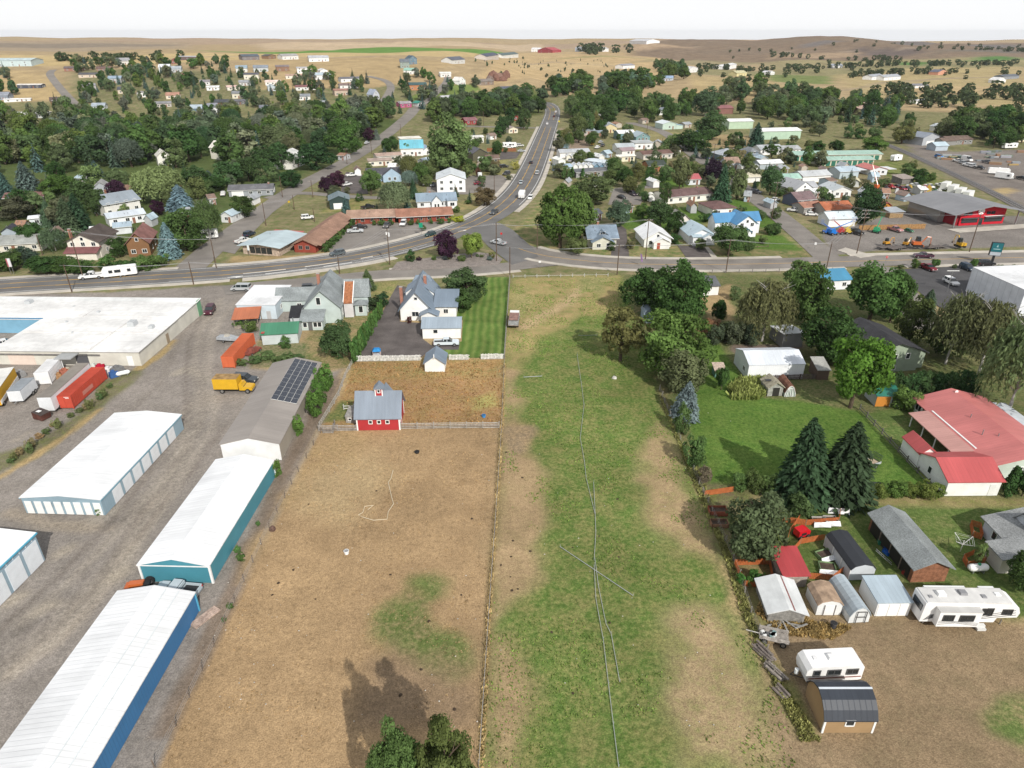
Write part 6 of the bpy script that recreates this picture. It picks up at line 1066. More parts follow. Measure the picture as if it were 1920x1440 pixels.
for i,(x,y,yt,w,k,c)in enumerate(((20,505,470,60,'dec',G2),(55,500,462,40,'dec',(.06,.08,.05)),(90,512,480,60,'dec',G2),(125,512,484,50,'dec',G1),(158,512,488,44,'dec',G1),(205,505,478,40,'bush',G1),(240,508,484,44,'bush',G2),(270,506,480,44,'bush',G1),(300,500,474,40,'bush',G1),(226,482,446,34,'dec',G2),(105,470,425,50,'birch',(.08,.105,.05)),(60,460,418,46,'dec',G2),(150,432,360,50,'spruce',SPR),(130,440,370,46,'spruce',(.05,.075,.035)),(92,424,375,34,'spruce',(.07,.10,.05)),(30,410,372,60,'dec',(.075,.075,.04)),(45,395,356,60,'dec',G2),(118,372,326,66,'dec',(.065,.11,.025)),(165,392,332,62,'pine',PIN),(182,405,352,40,'pine',PIN),(60,368,300,56,'spruce',(.075,.11,.085)),(14,372,318,40,'spruce',(.05,.08,.06)),(80,360,352,30,'dec',LIME),(222,352,316,44,'dec',(.09,.13,.05)),(185,350,300,40,'spruce',(.06,.09,.075)),(372,352,308,50,'pine',PIN),(400,360,330,44,'dec',G2),(430,348,300,60,'pine',PIN),(468,340,290,60,'pine',PIN),(500,330,270,54,'pine',PIN),(530,318,262,50,'pine',PIN),(395,345,318,30,'spruce',(.075,.11,.09)))):
 T(k,('round','broad','tall','bushy')[i%4]+' tree near the left roadside houses',x,y,yt,w,c,'trees around the left roadside houses',WBK if k=='birch' else BRK)
T('oval','huge bright poplar beside the highway junction',1050,464,346,92,(.085,.13,.03));T('oval','second huge poplar behind the junction poplar',1088,452,352,70,(.08,.12,.03));T('dec','broad willow-like tree behind the poplars',1108,382,328,78,(.095,.125,.045));T('dec','copper bush in front of the poplars',1080,476,446,42,(.10,.105,.035));T('dec','grey-green tree behind the craftsman house',1160,424,376,42,(.075,.10,.055));T('bush','dark shrub at the craftsman porch',1147,470,452,15,G2)
T('dec','dark tree behind the white cottage',1238,424,376,44,(.055,.085,.03));T('dec','second dark tree beside the white cottage',1263,440,396,34,G2);T('bush','clipped shrub right of the white cottage',1266,458,436,24,G2);T('dec','round tree in front of the blue roofed house',1365,478,420,62,(.06,.095,.028));T('bush','dark bush behind the light blue roof',1322,416,398,24,G2);T('sparse','conifer in front of the brown ranch house',1245,388,340,28,(.07,.10,.03));T('dec','bush hedge tree between the yards',1204,410,382,26,G1)
T('dec','left clipped ball tree at the parking lot',1200,368,346,16,(.08,.12,.04));T('dec','right clipped ball tree at the parking lot',1209,378,358,15,(.08,.12,.04))
T('spruce','large spruce behind the brown ranch house',1352,378,304,42,(.04,.075,.035));T('oval','pale poplar right of the large spruce',1380,374,318,34,(.11,.13,.05));T('dec','purple maple behind the large spruce',1335,342,298,36,(.03,.018,.026));T('dec','green birch on the back street',1443,366,312,40,(.075,.11,.04));T('oval','thin poplar on the back gardens',1273,356,290,46,(.10,.115,.045))
T('dec','large dark tree beside the implement dealer',1620,420,348,54,(.038,.062,.022));T('dec','round dark tree beside the storage units',1566,286,262,26,G2);T('dec','broad tree beside the railway bend',1638,286,256,50,(.075,.115,.025));T('sparse','slim tree in front of the back storage row',1509,312,272,20,G1);T('spruce','tall spruce beside the white and mint warehouse',1415,285,228,36,(.04,.07,.04))
T('dec','large tree in front of the dry field house',1300,282,244,64,(.05,.085,.025),name='leafy_tree');T('dec','cottonwood before the mint green warehouse',1332,262,208,56,(.065,.10,.035));T('oval','white trunked cottonwood at the creek',1322,218,164,58,(.075,.10,.045),None,WBK)
for i,(x,y,yt,w)in enumerate(((1057,336,312,11),(1066,338,318,11),(1072,334,312,10),(1093,334,314,10))):T('arb',('first','second','third','fourth')[i]+' column cypress beside the highway',x,y,yt,w,(.06,.10,.03),'column cypresses by the highway')
for i,(x,y,yt,w,k)in enumerate(((1062,268,240,24,'dec'),(1082,262,212,34,'dec'),(1100,252,208,30,'dec'),(1118,248,206,26,'spruce'),(1066,280,248,20,'birch'),(1128,250,224,20,'dec'),(1145,345,318,30,'dec'),(1170,352,312,34,'dec'),(1195,340,306,30,'dec'),(1180,362,330,30,'dec'),(1158,336,306,30,'dec'),(1215,340,312,24,'dec'),(1290,322,302,26,'dec'),(1308,330,306,28,'dec'),(1370,308,280,30,'dec'),(1400,322,286,26,'dec'),(1105,302,284,20,'dec'),(1160,262,250,12,'bush'),(1460,368,352,22,'bush'),(1478,368,350,22,'bush'),(1462,284,268,22,'bush'),(1480,284,268,24,'bush'),(1520,284,262,22,'dec'),(1535,286,264,20,'dec'),(1450,440,428,24,'bush'),(1446,440,420,26,'dec'),(1700,330,306,26,'dec'),(1724,338,316,26,'dec'),(1740,340,322,22,'bush'),(1722,346,330,26,'bush'),(1710,320,300,20,'bush'),(1690,270,236,40,'dec'),(1700,262,224,30,'spruce'))):
 T(k,('leafy','shady','green','bushy')[i%4]+' garden tree east of the highway',x,y,yt,w,random.choice((G1,G2,OLV,(.08,.11,.035))),'garden trees east of the highway',WBK if k=='birch' else BRK)
for i,(x,w,nm)in enumerate(((1715,17,'lollipop tree on the verge behind the maroon pickup'),(1752,17,'second lollipop tree on the verge'),(1824,14,'third lollipop tree on the verge'))):T('dec',nm,x,503-i,485,w,(.075,.12,.03))
for i,x in enumerate((1688,1789,1808,1900,1875)):T('bush','low shrub on the verge of the store car park',x,503,495,11,(.10,.11,.04),'shrubs on the car park verge')
for i in range(8):T('arb','column cypress in the short row by the red-brown roof',1219+i*4,312,294,6,(.055,.09,.028),'cypress row by the red-brown roof')
T('bush','wide dark bush by the white sculpture in the corner garden',1450,438,418,34,G2)
FOOT=[];FLAB=[];USED=set()
for o in list(C.objects):
 if o.parent is None and o.get('category')in('house','building','barn','shop','warehouse','church','mobile home','shed','workshop'):
  bb=[ch for ch in o.children if ch.name.startswith('roof')]
  c_=Vector((6,5,0))if not bb else sum((Vector(b)for b in bb[0].bound_box),Vector())/8
  c_.z=0;a_=o.rotation_euler.z;FLAB.append(o['label'])
  FOOT.append((o.location.x+c_.x*math.cos(a_)-c_.y*math.sin(a_),o.location.y+c_.x*math.sin(a_)+c_.y*math.cos(a_)))
FOOT=np.array(FOOT)
PLACED=[(o.location.x,o.location.y)for o in C.objects if o.parent is None and o.get('category')=='tree']
def wood(poly,n,kinds,hr,rr,cols,label,group,gap=5.5,hgap=9.5,front=True,nm=None,merge=False,near=False):
 pts=[P(*q)for q in poly];pl=[(p.x,p.y)for p in pts];x0,x1=min(p[0]for p in pl),max(p[0]for p in pl);y0,y1=min(p[1]for p in pl),max(p[1]for p in pl)
 got=0;tries=0
 while got<n and tries<n*40:
  tries+=1;x=random.uniform(x0,x1);y=random.uniform(y0,y1)
  if not seg_dist(np.array([x]),np.array([y]),pl)[1][0]:continue
  if any((x-a)**2+(y-b)**2<gap*gap for a,b in PLACED):continue
  if hgap and len(FOOT)and np.min((FOOT[:,0]-x)**2+((FOOT[:,1]-y)*1.0)**2)<hgap**2:continue
  if front and len(FOOT)and np.any((np.abs(FOOT[:,0]-x)<6)&(FOOT[:,1]-y>0)&(FOOT[:,1]-y<32))and random.random()<.8:continue
  i=random.randrange(len(kinds));h=random.uniform(*hr)
  if merge:MERGE.append((x,y,gz_at(x,y),h));PLACED.append((x,y));got+=1;continue
  lb=label[0]
  if near:
   dd=np.hypot(FOOT[:,0]-x,FOOT[:,1]-y);k=min((q for q in range(len(dd))if len(FLAB[q].split())<11),key=lambda q:dd[q]);dx_,dy_=x-FOOT[k,0],y-FOOT[k,1]
   if dd[k]<45:lb=('small','mid-sized','tall')[min(2,int(3*(h-hr[0])/(hr[1]-hr[0])))]+' '+('conifer' if kinds[i]in('fspr','fpine','spruce','pine')else 'tree')+' '+(('left of' if dx_<0 else 'right of')if abs(dx_)>abs(dy_)else('in front of' if dy_<0 else 'behind'))+' the '+FLAB[k]
  if lb!=label[0]:
   if lb in USED:lb=label[0]
   USED.add(lb)
  tree_at(kinds[i],lb,(x,y,gz_at(x,y)),h,h*random.uniform(*rr)*(.62 if 'spr' in kinds[i]or 'spruce'==kinds[i]else 1),cols[random.randrange(len(cols))]if 'spr' not in kinds[i]else random.choice((SPR,(.05,.08,.05),(.06,.09,.07))),group,BRK,nm)
  PLACED.append((x,y));got+=1
WC=(G1,G2,(.085,.11,.045),(.075,.10,.035),(.105,.12,.062),(.12,.13,.06),(.05,.08,.032),(.09,.125,.03),(.10,.115,.075))
wood([(-30,345),(150,330),(400,312),(560,302),(650,270),(720,230),(745,216),(640,222),(500,234),(380,232),(200,250),(-30,262)],190,['fdec','fdec','dec','fpine','willow','fspr','fdec','oval'],(11,17),(.38,.54),WC,['leafy tree in the dense creek wood on the left'],'trees of the creek wood',5.6,8,True,'willow_tree',False,True)  # mixed broadleaf and conifer crowns under one name, only some are willows
wood([(-20,265),(150,250),(150,215),(90,205),(-20,230)],26,['fspr','fdec','fpine'],(9,17),(.3,.42),WC,['tree at the left edge of the creek wood'],'trees at the left edge of the wood',6,8,True,None,False,True)
wood([(140,235),(420,222),(520,215),(640,215),(700,190),(690,150),(500,140),(380,140),(200,150),(150,180)],165,['fdec','fspr','fpine','fdec'],(5,12),(.30,.46),WC,['tree among the houses on the left hillside'],'trees among the hillside houses',6.0,8.5,True,'hillside_tree',False,True)
wood([(120,140),(230,150),(330,145),(440,150),(430,120),(330,120),(240,118),(130,116)],55,['fdec','fdec','fspr'],(6,12),(.35,.5),WC,['tree along the top of the left hillside'],'trees along the hill top',7,12,True,'hillside_tree',False,True)
wood([(-30,232),(20,225),(30,180),(20,140),(-30,130)],14,['fspr','fdec'],(9,15),(.3,.42),WC,['tree at the far left edge of the dry slope'],'trees at the far left edge',7,9,True,None,False,True)
wood([(690,215),(860,212),(920,200),(900,160),(840,150),(760,140),(740,170),(690,190)],42,['fdec','fspr','fdec'],(7,12),(.32,.48),WC,['tree in the upper valley gardens'],'trees in the upper valley',7,10,True,None,False,True)
wood([(790,232),(880,222),(1010,214),(1022,180),(930,190),(830,204)],42,['fdec','dec'],(10,16),(.42,.56),(G1,(.08,.105,.05),G2),['round tree in the creek grove left of the highway'],'creek grove left of the highway',7,6,False,None,False,True)
wood([(1030,194),(1120,200),(1200,178),(1240,160),(1190,148),(1090,156),(1030,172)],48,['fdec','dec'],(9,15),(.42,.56),((.085,.11,.065),G1,G2),['round tree in the grove behind the highway bend'],'grove behind the highway bend',7,6,False,'broadleaf_tree')  # round broadleaf crowns, species not identified
wood([(1060,232),(1200,236),(1290,232),(1310,200),(1200,190),(1080,205)],44,['fdec','dec','oval'],(10,18),(.36,.5),(G1,G2,(.085,.115,.04)),['cottonwood in the creek wood right of the highway'],'creek wood right of the highway',7,10,True,'broadleaf_tree',False,True)
wood([(1340,205),(1480,232),(1560,245),(1600,215),(1560,195),(1480,180),(1360,172)],56,['fdec','dec','oval'],(10,18),(.38,.52),(G1,(.085,.115,.045),(.10,.12,.06)),['cottonwood in the right creek wood'],'right creek wood',7,11,True,'broadleaf_tree',False,True)
wood([(1560,235),(1640,245),(1700,240),(1680,200),(1600,190)],24,['fdec','dec','fspr'],(9,16),(.36,.5),(G1,(.085,.115,.045),G2),['tree near the big barn on the right plain'],'trees near the big barn',8,12,True,None,False,True)
wood([(1600,195),(1780,205),(1930,210),(1960,170),(1800,172),(1660,168)],44,['fdec','dec'],(9,15),(.42,.56),(G1,(.08,.105,.05),G2),['round tree in the belt across the right plain'],'belt across the right plain',8,12,True,None,True)
wood([(1760,262),(1850,280),(1910,275),(1960,260),(1940,225),(1800,232),(1765,240)],34,['dec','fdec'],(9,15),(.42,.56),(G1,G2,(.08,.10,.04)),['dark tree behind the grey barn'],'trees behind the grey barn',7,10,True,None,False,True)
wood([(1290,150),(1640,140),(1780,150),(1960,145),(1960,118),(1700,116),(1440,126),(1300,124)],56,['fdec','fdec','fspr'],(6,12),(.4,.55),(G1,G2,(.07,.09,.05)),['tree scattered over the far right farmland'],'trees over the far right farmland',14,14,False,None,True)
wood([(1225,150),(1285,148),(1280,128),(1230,128)],18,['fdec','dec'],(11,18),(.42,.56),(G1,(.07,.105,.04)),['tree of the clump on the knoll'],'clump on the knoll',8,8,False)
wood([(880,145),(1090,150),(1190,138),(1130,108),(960,106),(880,118)],62,['fpine','fspr'],(2.5,5),(.3,.45),((.06,.085,.035),(.07,.09,.04)),['small juniper dotting the golden ridge'],'junipers on the golden ridge',9,10,False)
wood([(1080,106),(1180,106),(1180,96),(1090,95)],14,['fdec'],(14,22),(.36,.5),(G2,G1),['tree around the far plain farm'],'trees around the far plain farm',16,10,False,None,True)
wood([(1350,112),(1960,100),(1960,84),(1500,88),(1350,98)],40,['fdec'],(5,9),(.6,1.1),((.04,.06,.035),(.05,.07,.04)),['dark tree on the distant right hills'],'dark trees on the distant hills',18,10,False,None,True)
TG=((.075,.105,.035),(.10,.12,.045),G2,(.12,.15,.05),(.09,.10,.05),(.14,.13,.06))
wood([(1040,345),(1330,345),(1345,310),(1280,262),(1110,246),(1050,262)],52,['fdec','dec','bush','fspr'],(3,8.5),(.4,.55),TG,['garden tree east of the highway'],'gardens east of the highway',4.5,8,False,'garden_tree',False,True)
wood([(1330,372),(1560,400),(1700,400),(1640,330),(1500,284),(1400,262),(1340,270)],60,['fdec','bush','fdec','fspr'],(3,7.5),(.4,.55),TG,['garden tree near the storage units'],'gardens near the storage units',4.5,8,False,'garden_tree',False,True)
wood([(1100,470),(1500,478),(1440,390),(1180,392)],16,['bush','dec'],(2,5),(.4,.55),TG,['garden shrub by the cottages'],'gardens by the cottages',5,9,False,'garden_tree',False,True)
wood([(600,405),(940,385),(1000,290),(900,235),(780,250),(690,300)],46,['fdec','bush','dec','fspr'],(2.5,8),(.4,.55),TG,['garden tree west of the highway'],'gardens west of the highway',4.5,8.5,False,'garden_tree',False,True)
wood([(-20,470),(330,470),(420,400),(560,340),(520,325),(-20,350)],40,['fdec','bush','fspr','dec'],(3,11),(.36,.5),TG,['garden tree near the left roadside houses'],'gardens near the left roadside',5,9,True,'garden_tree',False,True)
wood([(1440,275),(1660,262),(1740,262),(1720,230),(1560,222),(1440,240)],30,['fdec','bush'],(3,9),(.4,.55),TG,['tree on the plain behind the storage units'],'trees behind the storage units',7,10,False,'garden_tree',False,True)
wood([(1180,640),(1240,730),(1300,640),(1380,560),(1330,540)],10,['bush','dec'],(2,4),(.45,.6),TG,['undergrowth shrub beneath the pasture edge trees'],'undergrowth at the pasture edge',3,4,False,'shrub')
for pl_,n_ in(([(1300,126),(1640,120),(1640,124),(1300,131)],46),([(1640,122),(1940,116),(1940,121),(1640,127)],46),([(1440,104),(1700,112),(1700,115),(1440,108)],26),([(1700,100),(1940,96),(1940,99),(1700,104)],26),([(1590,140),(1800,134),(1800,138),(1590,146)],26),([(110,112),(340,108),(340,112),(110,117)],26)):wood(pl_,n_,['fdec'],(6,11),(.4,.5),WC,['far tree'],'far trees',5,8,False,None,True)
Vs,Fs,ts,off=[],[],[],0
for i,(x,y,z,h)in enumerate(MERGE):
 V_,F_,t_,_=FFD[i%3];a=i*1.3;q=V_*np.array([h*.48,h*.48,h/2.4]);q=np.stack([q[:,0]*math.cos(a)-q[:,1]*math.sin(a)+x,q[:,0]*math.sin(a)+q[:,1]*math.cos(a)+y,q[:,2]+z-.3],1)
 Vs.append(q);Fs.append(F_+off);ts.append(t_*.6+.4*((i*.37)%1));off+=len(V_)
tag(ob('distant_trees',np_mesh('distant_trees',np.concatenate(Vs),np.concatenate(Fs),'leaf',np.concatenate(ts)),None,(.085,.115,.055)),'distant trees scattered over the far farmland and hills','trees',None,'stuff')
_vm={}
def vmesh(key,fn,mat):
 if key not in _vm:mb=MB();fn(mb);_vm[key]=mb.mesh(key,mat)
 return _vm[key]
def wheel(t,x,y,r=.34,w=.22,key='w'):
 k=f'{r:.2f}_{w:.2f}'
 o=ob('wheel',vmesh('tyre'+k,lambda m:m.cyl((0,0,0),r,w,'y',14),'rubber'),t,None,(x,y,r));ob('rim',vmesh('rim'+k,lambda m:m.cyl((0,0,0),r*.6,w+.03,'y',10),'steel'),o)
CARS={'car':dict(L=4.6,hw=.88,prof=[(-2.3,.32),(-2.3,.80),(-2.15,.95),(-1.5,.98),(1.0,.95),(1.9,.82),(2.25,.68),(2.3,.34)],cab=(-1.75,1.15,.95,1.42,.55,.85,.16),wx=1.42),'hatch':dict(L=4.2,hw=.86,prof=[(-2.1,.34),(-2.1,.95),(-2.0,1.02),(.9,1.0),(1.75,.88),(2.05,.7),(2.1,.34)],cab=(-2.0,1.1,1.0,1.5,.35,.85,.15),wx=1.3),'suv':dict(L=4.8,hw=.94,prof=[(-2.4,.42),(-2.4,1.05),(-2.3,1.12),(.95,1.1),(2.05,1.0),(2.38,.82),(2.4,.42)],cab=(-2.32,1.1,1.1,1.72,.28,.72,.15),wx=1.45),'van':dict(L=5.2,hw=.98,prof=[(-2.6,.4),(-2.6,1.15),(-2.5,1.2),(1.6,1.15),(2.45,.95),(2.6,.7),(2.6,.4)],cab=(-2.5,1.95,1.15,1.85,.12,.95,.12),wx=1.6),'tallvan':dict(L=6.2,hw=1.02,prof=[(-3.1,.4),(-3.1,1.4),(-3.0,1.45),(2.0,1.4),(2.9,1.1),(3.1,.8),(3.1,.4)],cab=(-3.0,2.3,1.4,2.6,.08,.95,.12),wx=2.0),}
def pose(rear,front):
 a,b=P(*rear),P(*front);d=b-a
 return(a+b)/2,math.atan2(d.y,d.x),d.length
def vehicle(kind,label,rear,front,col,cat='car',name=None,group=None,sc=1.0):
 c,rz,_=pose(rear,front);c=Vector((c.x,c.y,gz_at(c.x,c.y)+.09));t=thing(name or{'suv':'parked_car','car':'car','pickup':'pickup_truck','van':'minivan','tallvan':'van','hatch':'car'}[kind],label,cat,c,rz,group)
 if sc!=1:t.scale=(sc,sc,sc)
 if kind=='pickup':
  def body(m):
   m.extr([(-2.75,.45),(-2.75,.75),(-.7,.75),(-.7,1.12),(1.15,1.1),(2.3,1.02),(2.7,.85),(2.75,.45)],-.95,.95);m.box(-2.78,-.7,-.97,-.86,.6,1.12).box(-2.78,-.7,.86,.97,.6,1.12).box(-2.8,-2.7,-.86,.86,.6,1.1)
  ob('body',vmesh('pickup_body',body,'carpaint'),t,col);ob('cabin_glass',vmesh('pickup_cab',lambda m:m.taper(-.75,1.3,-.86,.86,1.1,1.68,.22,.75,.14),'glass'),t)
  ob('roof',vmesh('pickup_roof',lambda m:m.box(-.55,.58,-.75,.75,1.67,1.74).box(-.72,-.52,-.8,.8,1.1,1.6).box(.08,.2,-.86,.86,1.1,1.58),'carpaint'),t,col)
  ob('bed',vmesh('pickup_bed',lambda m:m.box(-2.68,-.74,-.84,.84,.75,.79),'black'),t)
  for s in(-1,1):
   ob('headlight',vmesh('hl',lambda m:m.box(0,.05,-.16,.16,-.08,.08),'lamp_white'),t,None,(2.7,s*.7,.82));ob('tail_light',vmesh('tl',lambda m:m.box(-.05,0,-.07,.07,-.14,.14),'lamp_red'),t,None,(-2.79,s*.9,.9))
   for x in(-1.75,1.75):wheel(t,x,s*.88,.39,.25)
  ob('bumper',vmesh('bumper_p',lambda m:m.box(2.7,2.84,-.92,.92,.42,.62).box(-2.92,-2.78,-.92,.92,.45,.62),'steel'),t)
  return t
 d=CARS[kind];hw=d['hw'];x0,x1,z0,z1,ir,iF,iy=d['cab']
 ob('body',vmesh(kind+'_body',lambda m:m.extr(d['prof'],-hw,hw),'carpaint'),t,col)
 ob('cabin_glass',vmesh(kind+'_cab',lambda m:m.taper(x0,x1,-hw+.04,hw-.04,z0,z1,ir,iF,iy),'glass'),t)
 def roof(m):
  m.box(x0+ir-.05,x1-iF+.05,-hw+iy+.0,hw-iy-.0,z1-.01,z1+.06)
  for x in(x0+ir+.02,(x0+x1)/2-.15,x1-iF-.1):m.taper(x,x+.12,-hw+.03,hw-.03,z0,z1,0,0,iy-.02)
  if kind=='tallvan':m.taper(x0-.02,.6,-hw,hw,z0,z1+.02,.02,0,iy-.02)
 ob('roof',vmesh(kind+'_roof',roof,'carpaint'),t,col)
 fx,bx=d['prof'][-1][0],d['prof'][0][0];hz=d['prof'][-2][1]-.05
 for s in(-1,1):
  ob('headlight',vmesh('hl',lambda m:m.box(0,.05,-.16,.16,-.08,.08),'lamp_white'),t,None,(fx-.02,s*(hw-.22),hz));ob('tail_light',vmesh('tl',lambda m:m.box(-.05,0,-.07,.07,-.14,.14),'lamp_red'),t,None,(bx,s*(hw-.12),.8))
  for x in(-d['wx'],d['wx']):wheel(t,x,s*(hw-.06),.34 if kind in('car','hatch')else .37)
 return t
WHT=(.78,.78,.77);SIL=(.42,.44,.45);BLK=(.03,.03,.032);DGR=(.10,.11,.12);MAR=(.10,.015,.025);DBL=(.03,.045,.075);GRN_=(.02,.05,.045)
V=vehicle
V('suv','maroon car parked beside the green end of the commercial building',(401,577),(388,597),(.07,.012,.025),name='parked_car');V('van','silver minivan parked at the gravel lane entrance',(468,545),(438,545),SIL);V('suv','dark car parked behind the yellow box truck',(445,716),(476,718),(.05,.06,.07),name='parked_car')
V('pickup','dark green pickup beside the Victorian house',(583,560),(561,556),GRN_,'truck');V('suv','black car half hidden behind the dark green pickup',(576,545),(590,544),BLK,name='parked_car')
V('pickup','old white and blue pickup with rusty hood beside the farmhouse garage',(817,648),(858,647),(.62,.68,.72),'truck')
V('suv','dark grey SUV driving on the highway below the motel',(644,477),(622,481),(.08,.10,.11),name='car');V('hatch','dark teal hatchback driving past the plum tree',(815,440),(798,445),(.02,.05,.05));V('pickup','dark pickup coming round the highway bend',(932,397),(921,405),(.06,.07,.08),'truck');V('pickup','silver pickup turning at the junction',(946,461),(923,456),(.48,.50,.52),'truck')
V('pickup','silver pickup parked at the motel shrubs',(655,437),(678,436),(.50,.52,.53),'truck');V('pickup','black pickup parked beside the silver motel pickup',(665,430),(684,428),BLK,'truck');V('pickup','dark pickup parked in the middle of the motel lot',(730,421),(722,430),(.10,.09,.09),'truck');V('suv','white car parked at the motel block',(760,418),(753,427),WHT,name='parked_car')
V('pickup','white pickup in front of the light blue house',(650,332),(669,330),WHT,'truck');V('pickup','white pickup at the purple plum trees',(639,351),(661,346),WHT,'truck');V('pickup','black pickup behind the motel',(684,392),(697,390),BLK,'truck');V('suv','white car at the grey ranch house',(497,366),(512,362),WHT,name='parked_car');V('suv','white SUV behind the roadside shop',(566,412),(588,410),WHT,name='parked_car');V('pickup','white pickup parked left of the roadside shop',(446,458),(466,452),WHT,'truck');V('suv','dark blue car parked left of the roadside shop',(462,445),(474,440),DBL,name='parked_car')
V('pickup','grey pickup beside the white two storey hall',(812,345),(810,353),(.14,.15,.17),'truck');V('car','red car under the hall carport',(891,347),(905,346),(.22,.02,.04));V('suv','black SUV at the highway entrance of the hall',(956,326),(943,330),BLK,name='parked_car');V('pickup','black pickup beside the olive metal shop',(925,287),(934,285),BLK,'truck');V('suv','dark car parked on the grass near the highway',(940,315),(950,314),BLK,name='parked_car')
V('car','silver car heading up the highway near the cottages',(974,350),(980,339),(.35,.40,.42));V('hatch','white car heading down the highway beside the camper',(998,369),(991,378),WHT);V('suv','grey SUV on the highway midway',(1005,333),(1009,321),(.42,.45,.46),name='car');V('car','black car high on the highway',(993,312),(998,301),BLK);V('car','white car at the highway top',(1041,214),(1043,208),WHT);V('car','dark red car at the highway top',(1038,222),(1040,217),(.08,.02,.02));V('car','white car at the crosswalk',(1025,236),(1027,231),WHT)
V('car','dark car with open trunk in the parking lot',(1160,371),(1171,374),BLK);V('suv','dark purple SUV in the parking lot',(1181,363),(1194,370),(.07,.05,.07),name='parked_car');V('tallvan','white camper van beside the blue roofed house',(1362,407),(1336,408),WHT,'van');V('suv','dark blue car by the hip roofed house',(1320,297),(1329,300),(.08,.09,.16),name='parked_car');V('suv','dark car parked on the back street',(1411,362),(1424,364),(.09,.09,.10),name='parked_car')
V('pickup','white and red pickup camper on the side street',(1501,398),(1477,396),(.6,.6,.6),'truck');V('car','white car at the terracotta roofed cottage',(1510,404),(1532,405),WHT);V('car','white car on the side street near the dark blue house',(1444,378),(1462,376),WHT)
V('pickup','dark maroon pickup driving on the cross street',(1744,484),(1716,483),(.06,.02,.04),'truck');V('pickup','red pickup parked in the store car park',(1724,500),(1754,512),(.17,.015,.025),'truck');V('suv','dark blue SUV parked by the white store',(1803,502),(1822,510),(.04,.055,.08),name='parked_car');V('suv','white SUV parked in the middle of the store car park',(1770,527),(1794,539),WHT,name='parked_car');V('suv','black car beside the sign post',(1836,498),(1860,498),BLK,name='parked_car')
V('car','silver car at the far left beside the blue wall',(2,650),(20,646),(.72,.73,.73));V('pickup','white van-like truck by the left ranch house',(417,371),(421,362),WHT,'truck');V('pickup','grey pickup on the tree lined street',(684,272),(692,268),(.5,.52,.54),'truck');V('car','light car under the street trees',(700,263),(708,259),WHT)
YC='vehicles parked in the rail yard'
for i,(x,y,k,c)in enumerate(((1795,304,'pickup',WHT),(1806,308,'suv',SIL),(1814,312,'pickup',WHT),(1822,314,'suv',WHT),(1836,317,'pickup',BLK),(1802,300,'suv',(.03,.1,.06)),(1812,302,'tallvan',WHT),(1916,337,'pickup',BLK),(1760,296,'suv',(.05,.2,.5)),(1850,306,'pickup',DGR))):
 V(k,('white','grey','dark','pale')[i%4]+' vehicle in the row along the rail yard',(x-5,y-1),(x+5,y+1),c,'vehicle','yard_vehicle',YC)
DC='trucks behind the implement dealer'
for i,(x,y,c)in enumerate(((1668,352,(.3,.03,.04)),(1682,353,BLK),(1690,356,(.3,.03,.05)),(1700,356,BLK),(1716,350,WHT),(1742,352,WHT),(1763,350,WHT))):
 V('pickup',('red','black','maroon','dark','white boom','white','bright white')[i]+' truck behind the implement dealer',(x-5,y-1),(x+5,y+2),c,'truck','yard_truck',DC)
for i,(x,y)in enumerate(((1070,303),(1110,272),(1108,264),(1120,278),(1130,274),(1126,268))):V(('suv','pickup')[i%2],('silver car','yellow truck','white truck','white car','grey truck','pale car')[i]+' in the sales yard east of the highway',(x-3,y+2),(x+3,y-1),(SIL,(.5,.3,.03),WHT,WHT,DGR,SIL)[i],'vehicle','yard_vehicle','vehicles in the sales yard')
for i,(x,y)in enumerate(((945,277),(955,278),(975,275),(978,285))):V(('suv','car')[i%2],('yellow','white','pale','silver')[i]+' vehicle beside the rust-brown fence',(x-3,y),(x+3,y),((.5,.35,.03),WHT,(.6,.6,.58),SIL)[i],'vehicle','yard_vehicle','vehicles by the rust-brown fence')
def container(label,C0,C1,col,W=2.44,h=2.6,L=12.2,name='shipping_container',cat='container',top=None,ribs=True):
 a,rz,Lm=site(C0,C1,L);t=thing(name,label,cat,a,rz);MB().box(0,L,0,W,.12,h).obj('body','plain',t,col)
 if ribs:
  m=MB()
  for i in range(int(L/.55)):m.box(.2+i*.55,.45+i*.55,-.035,0,.3,h-.15).box(.2+i*.55,.45+i*.55,W,W+.035,.3,h-.15)
  m.obj('side_ribs','plain',t,col)
 MB().box(-.02,L+.02,-.02,W+.02,h,h+.05).obj('top','flatroof',t,top or col)
 for x in(0,L):
  for y in(0,W):MB().box(x-.08,x+.08,y-.08,y+.08,0,h+.04).obj('corner_post','plain',t,col)
 for i in range(2):MB().box(-.06,0,W*(.04+.48*i),W*(.48+.48*i),.2,h-.1).obj('end_door','plain',t,col)
 return t
RC=(.50,.075,.045)
t=container('bright red shipping container beside the gravel bank',(139,766),(197,714),RC)
for z,w in((2.2,.7),(2.42,.9)):MB().box(-.075,-.062,.3,.3+w,z-.06,z+.03).obj('marking','white',t)
MB().box(3.6,7.2,-.045,-.036,.8,1.6).obj('faded_lettering','plain',t,(.55,.22,.18))
container('orange-red shipping container beside the green roofed shed',(441,690),(478,646),(.56,.13,.055))
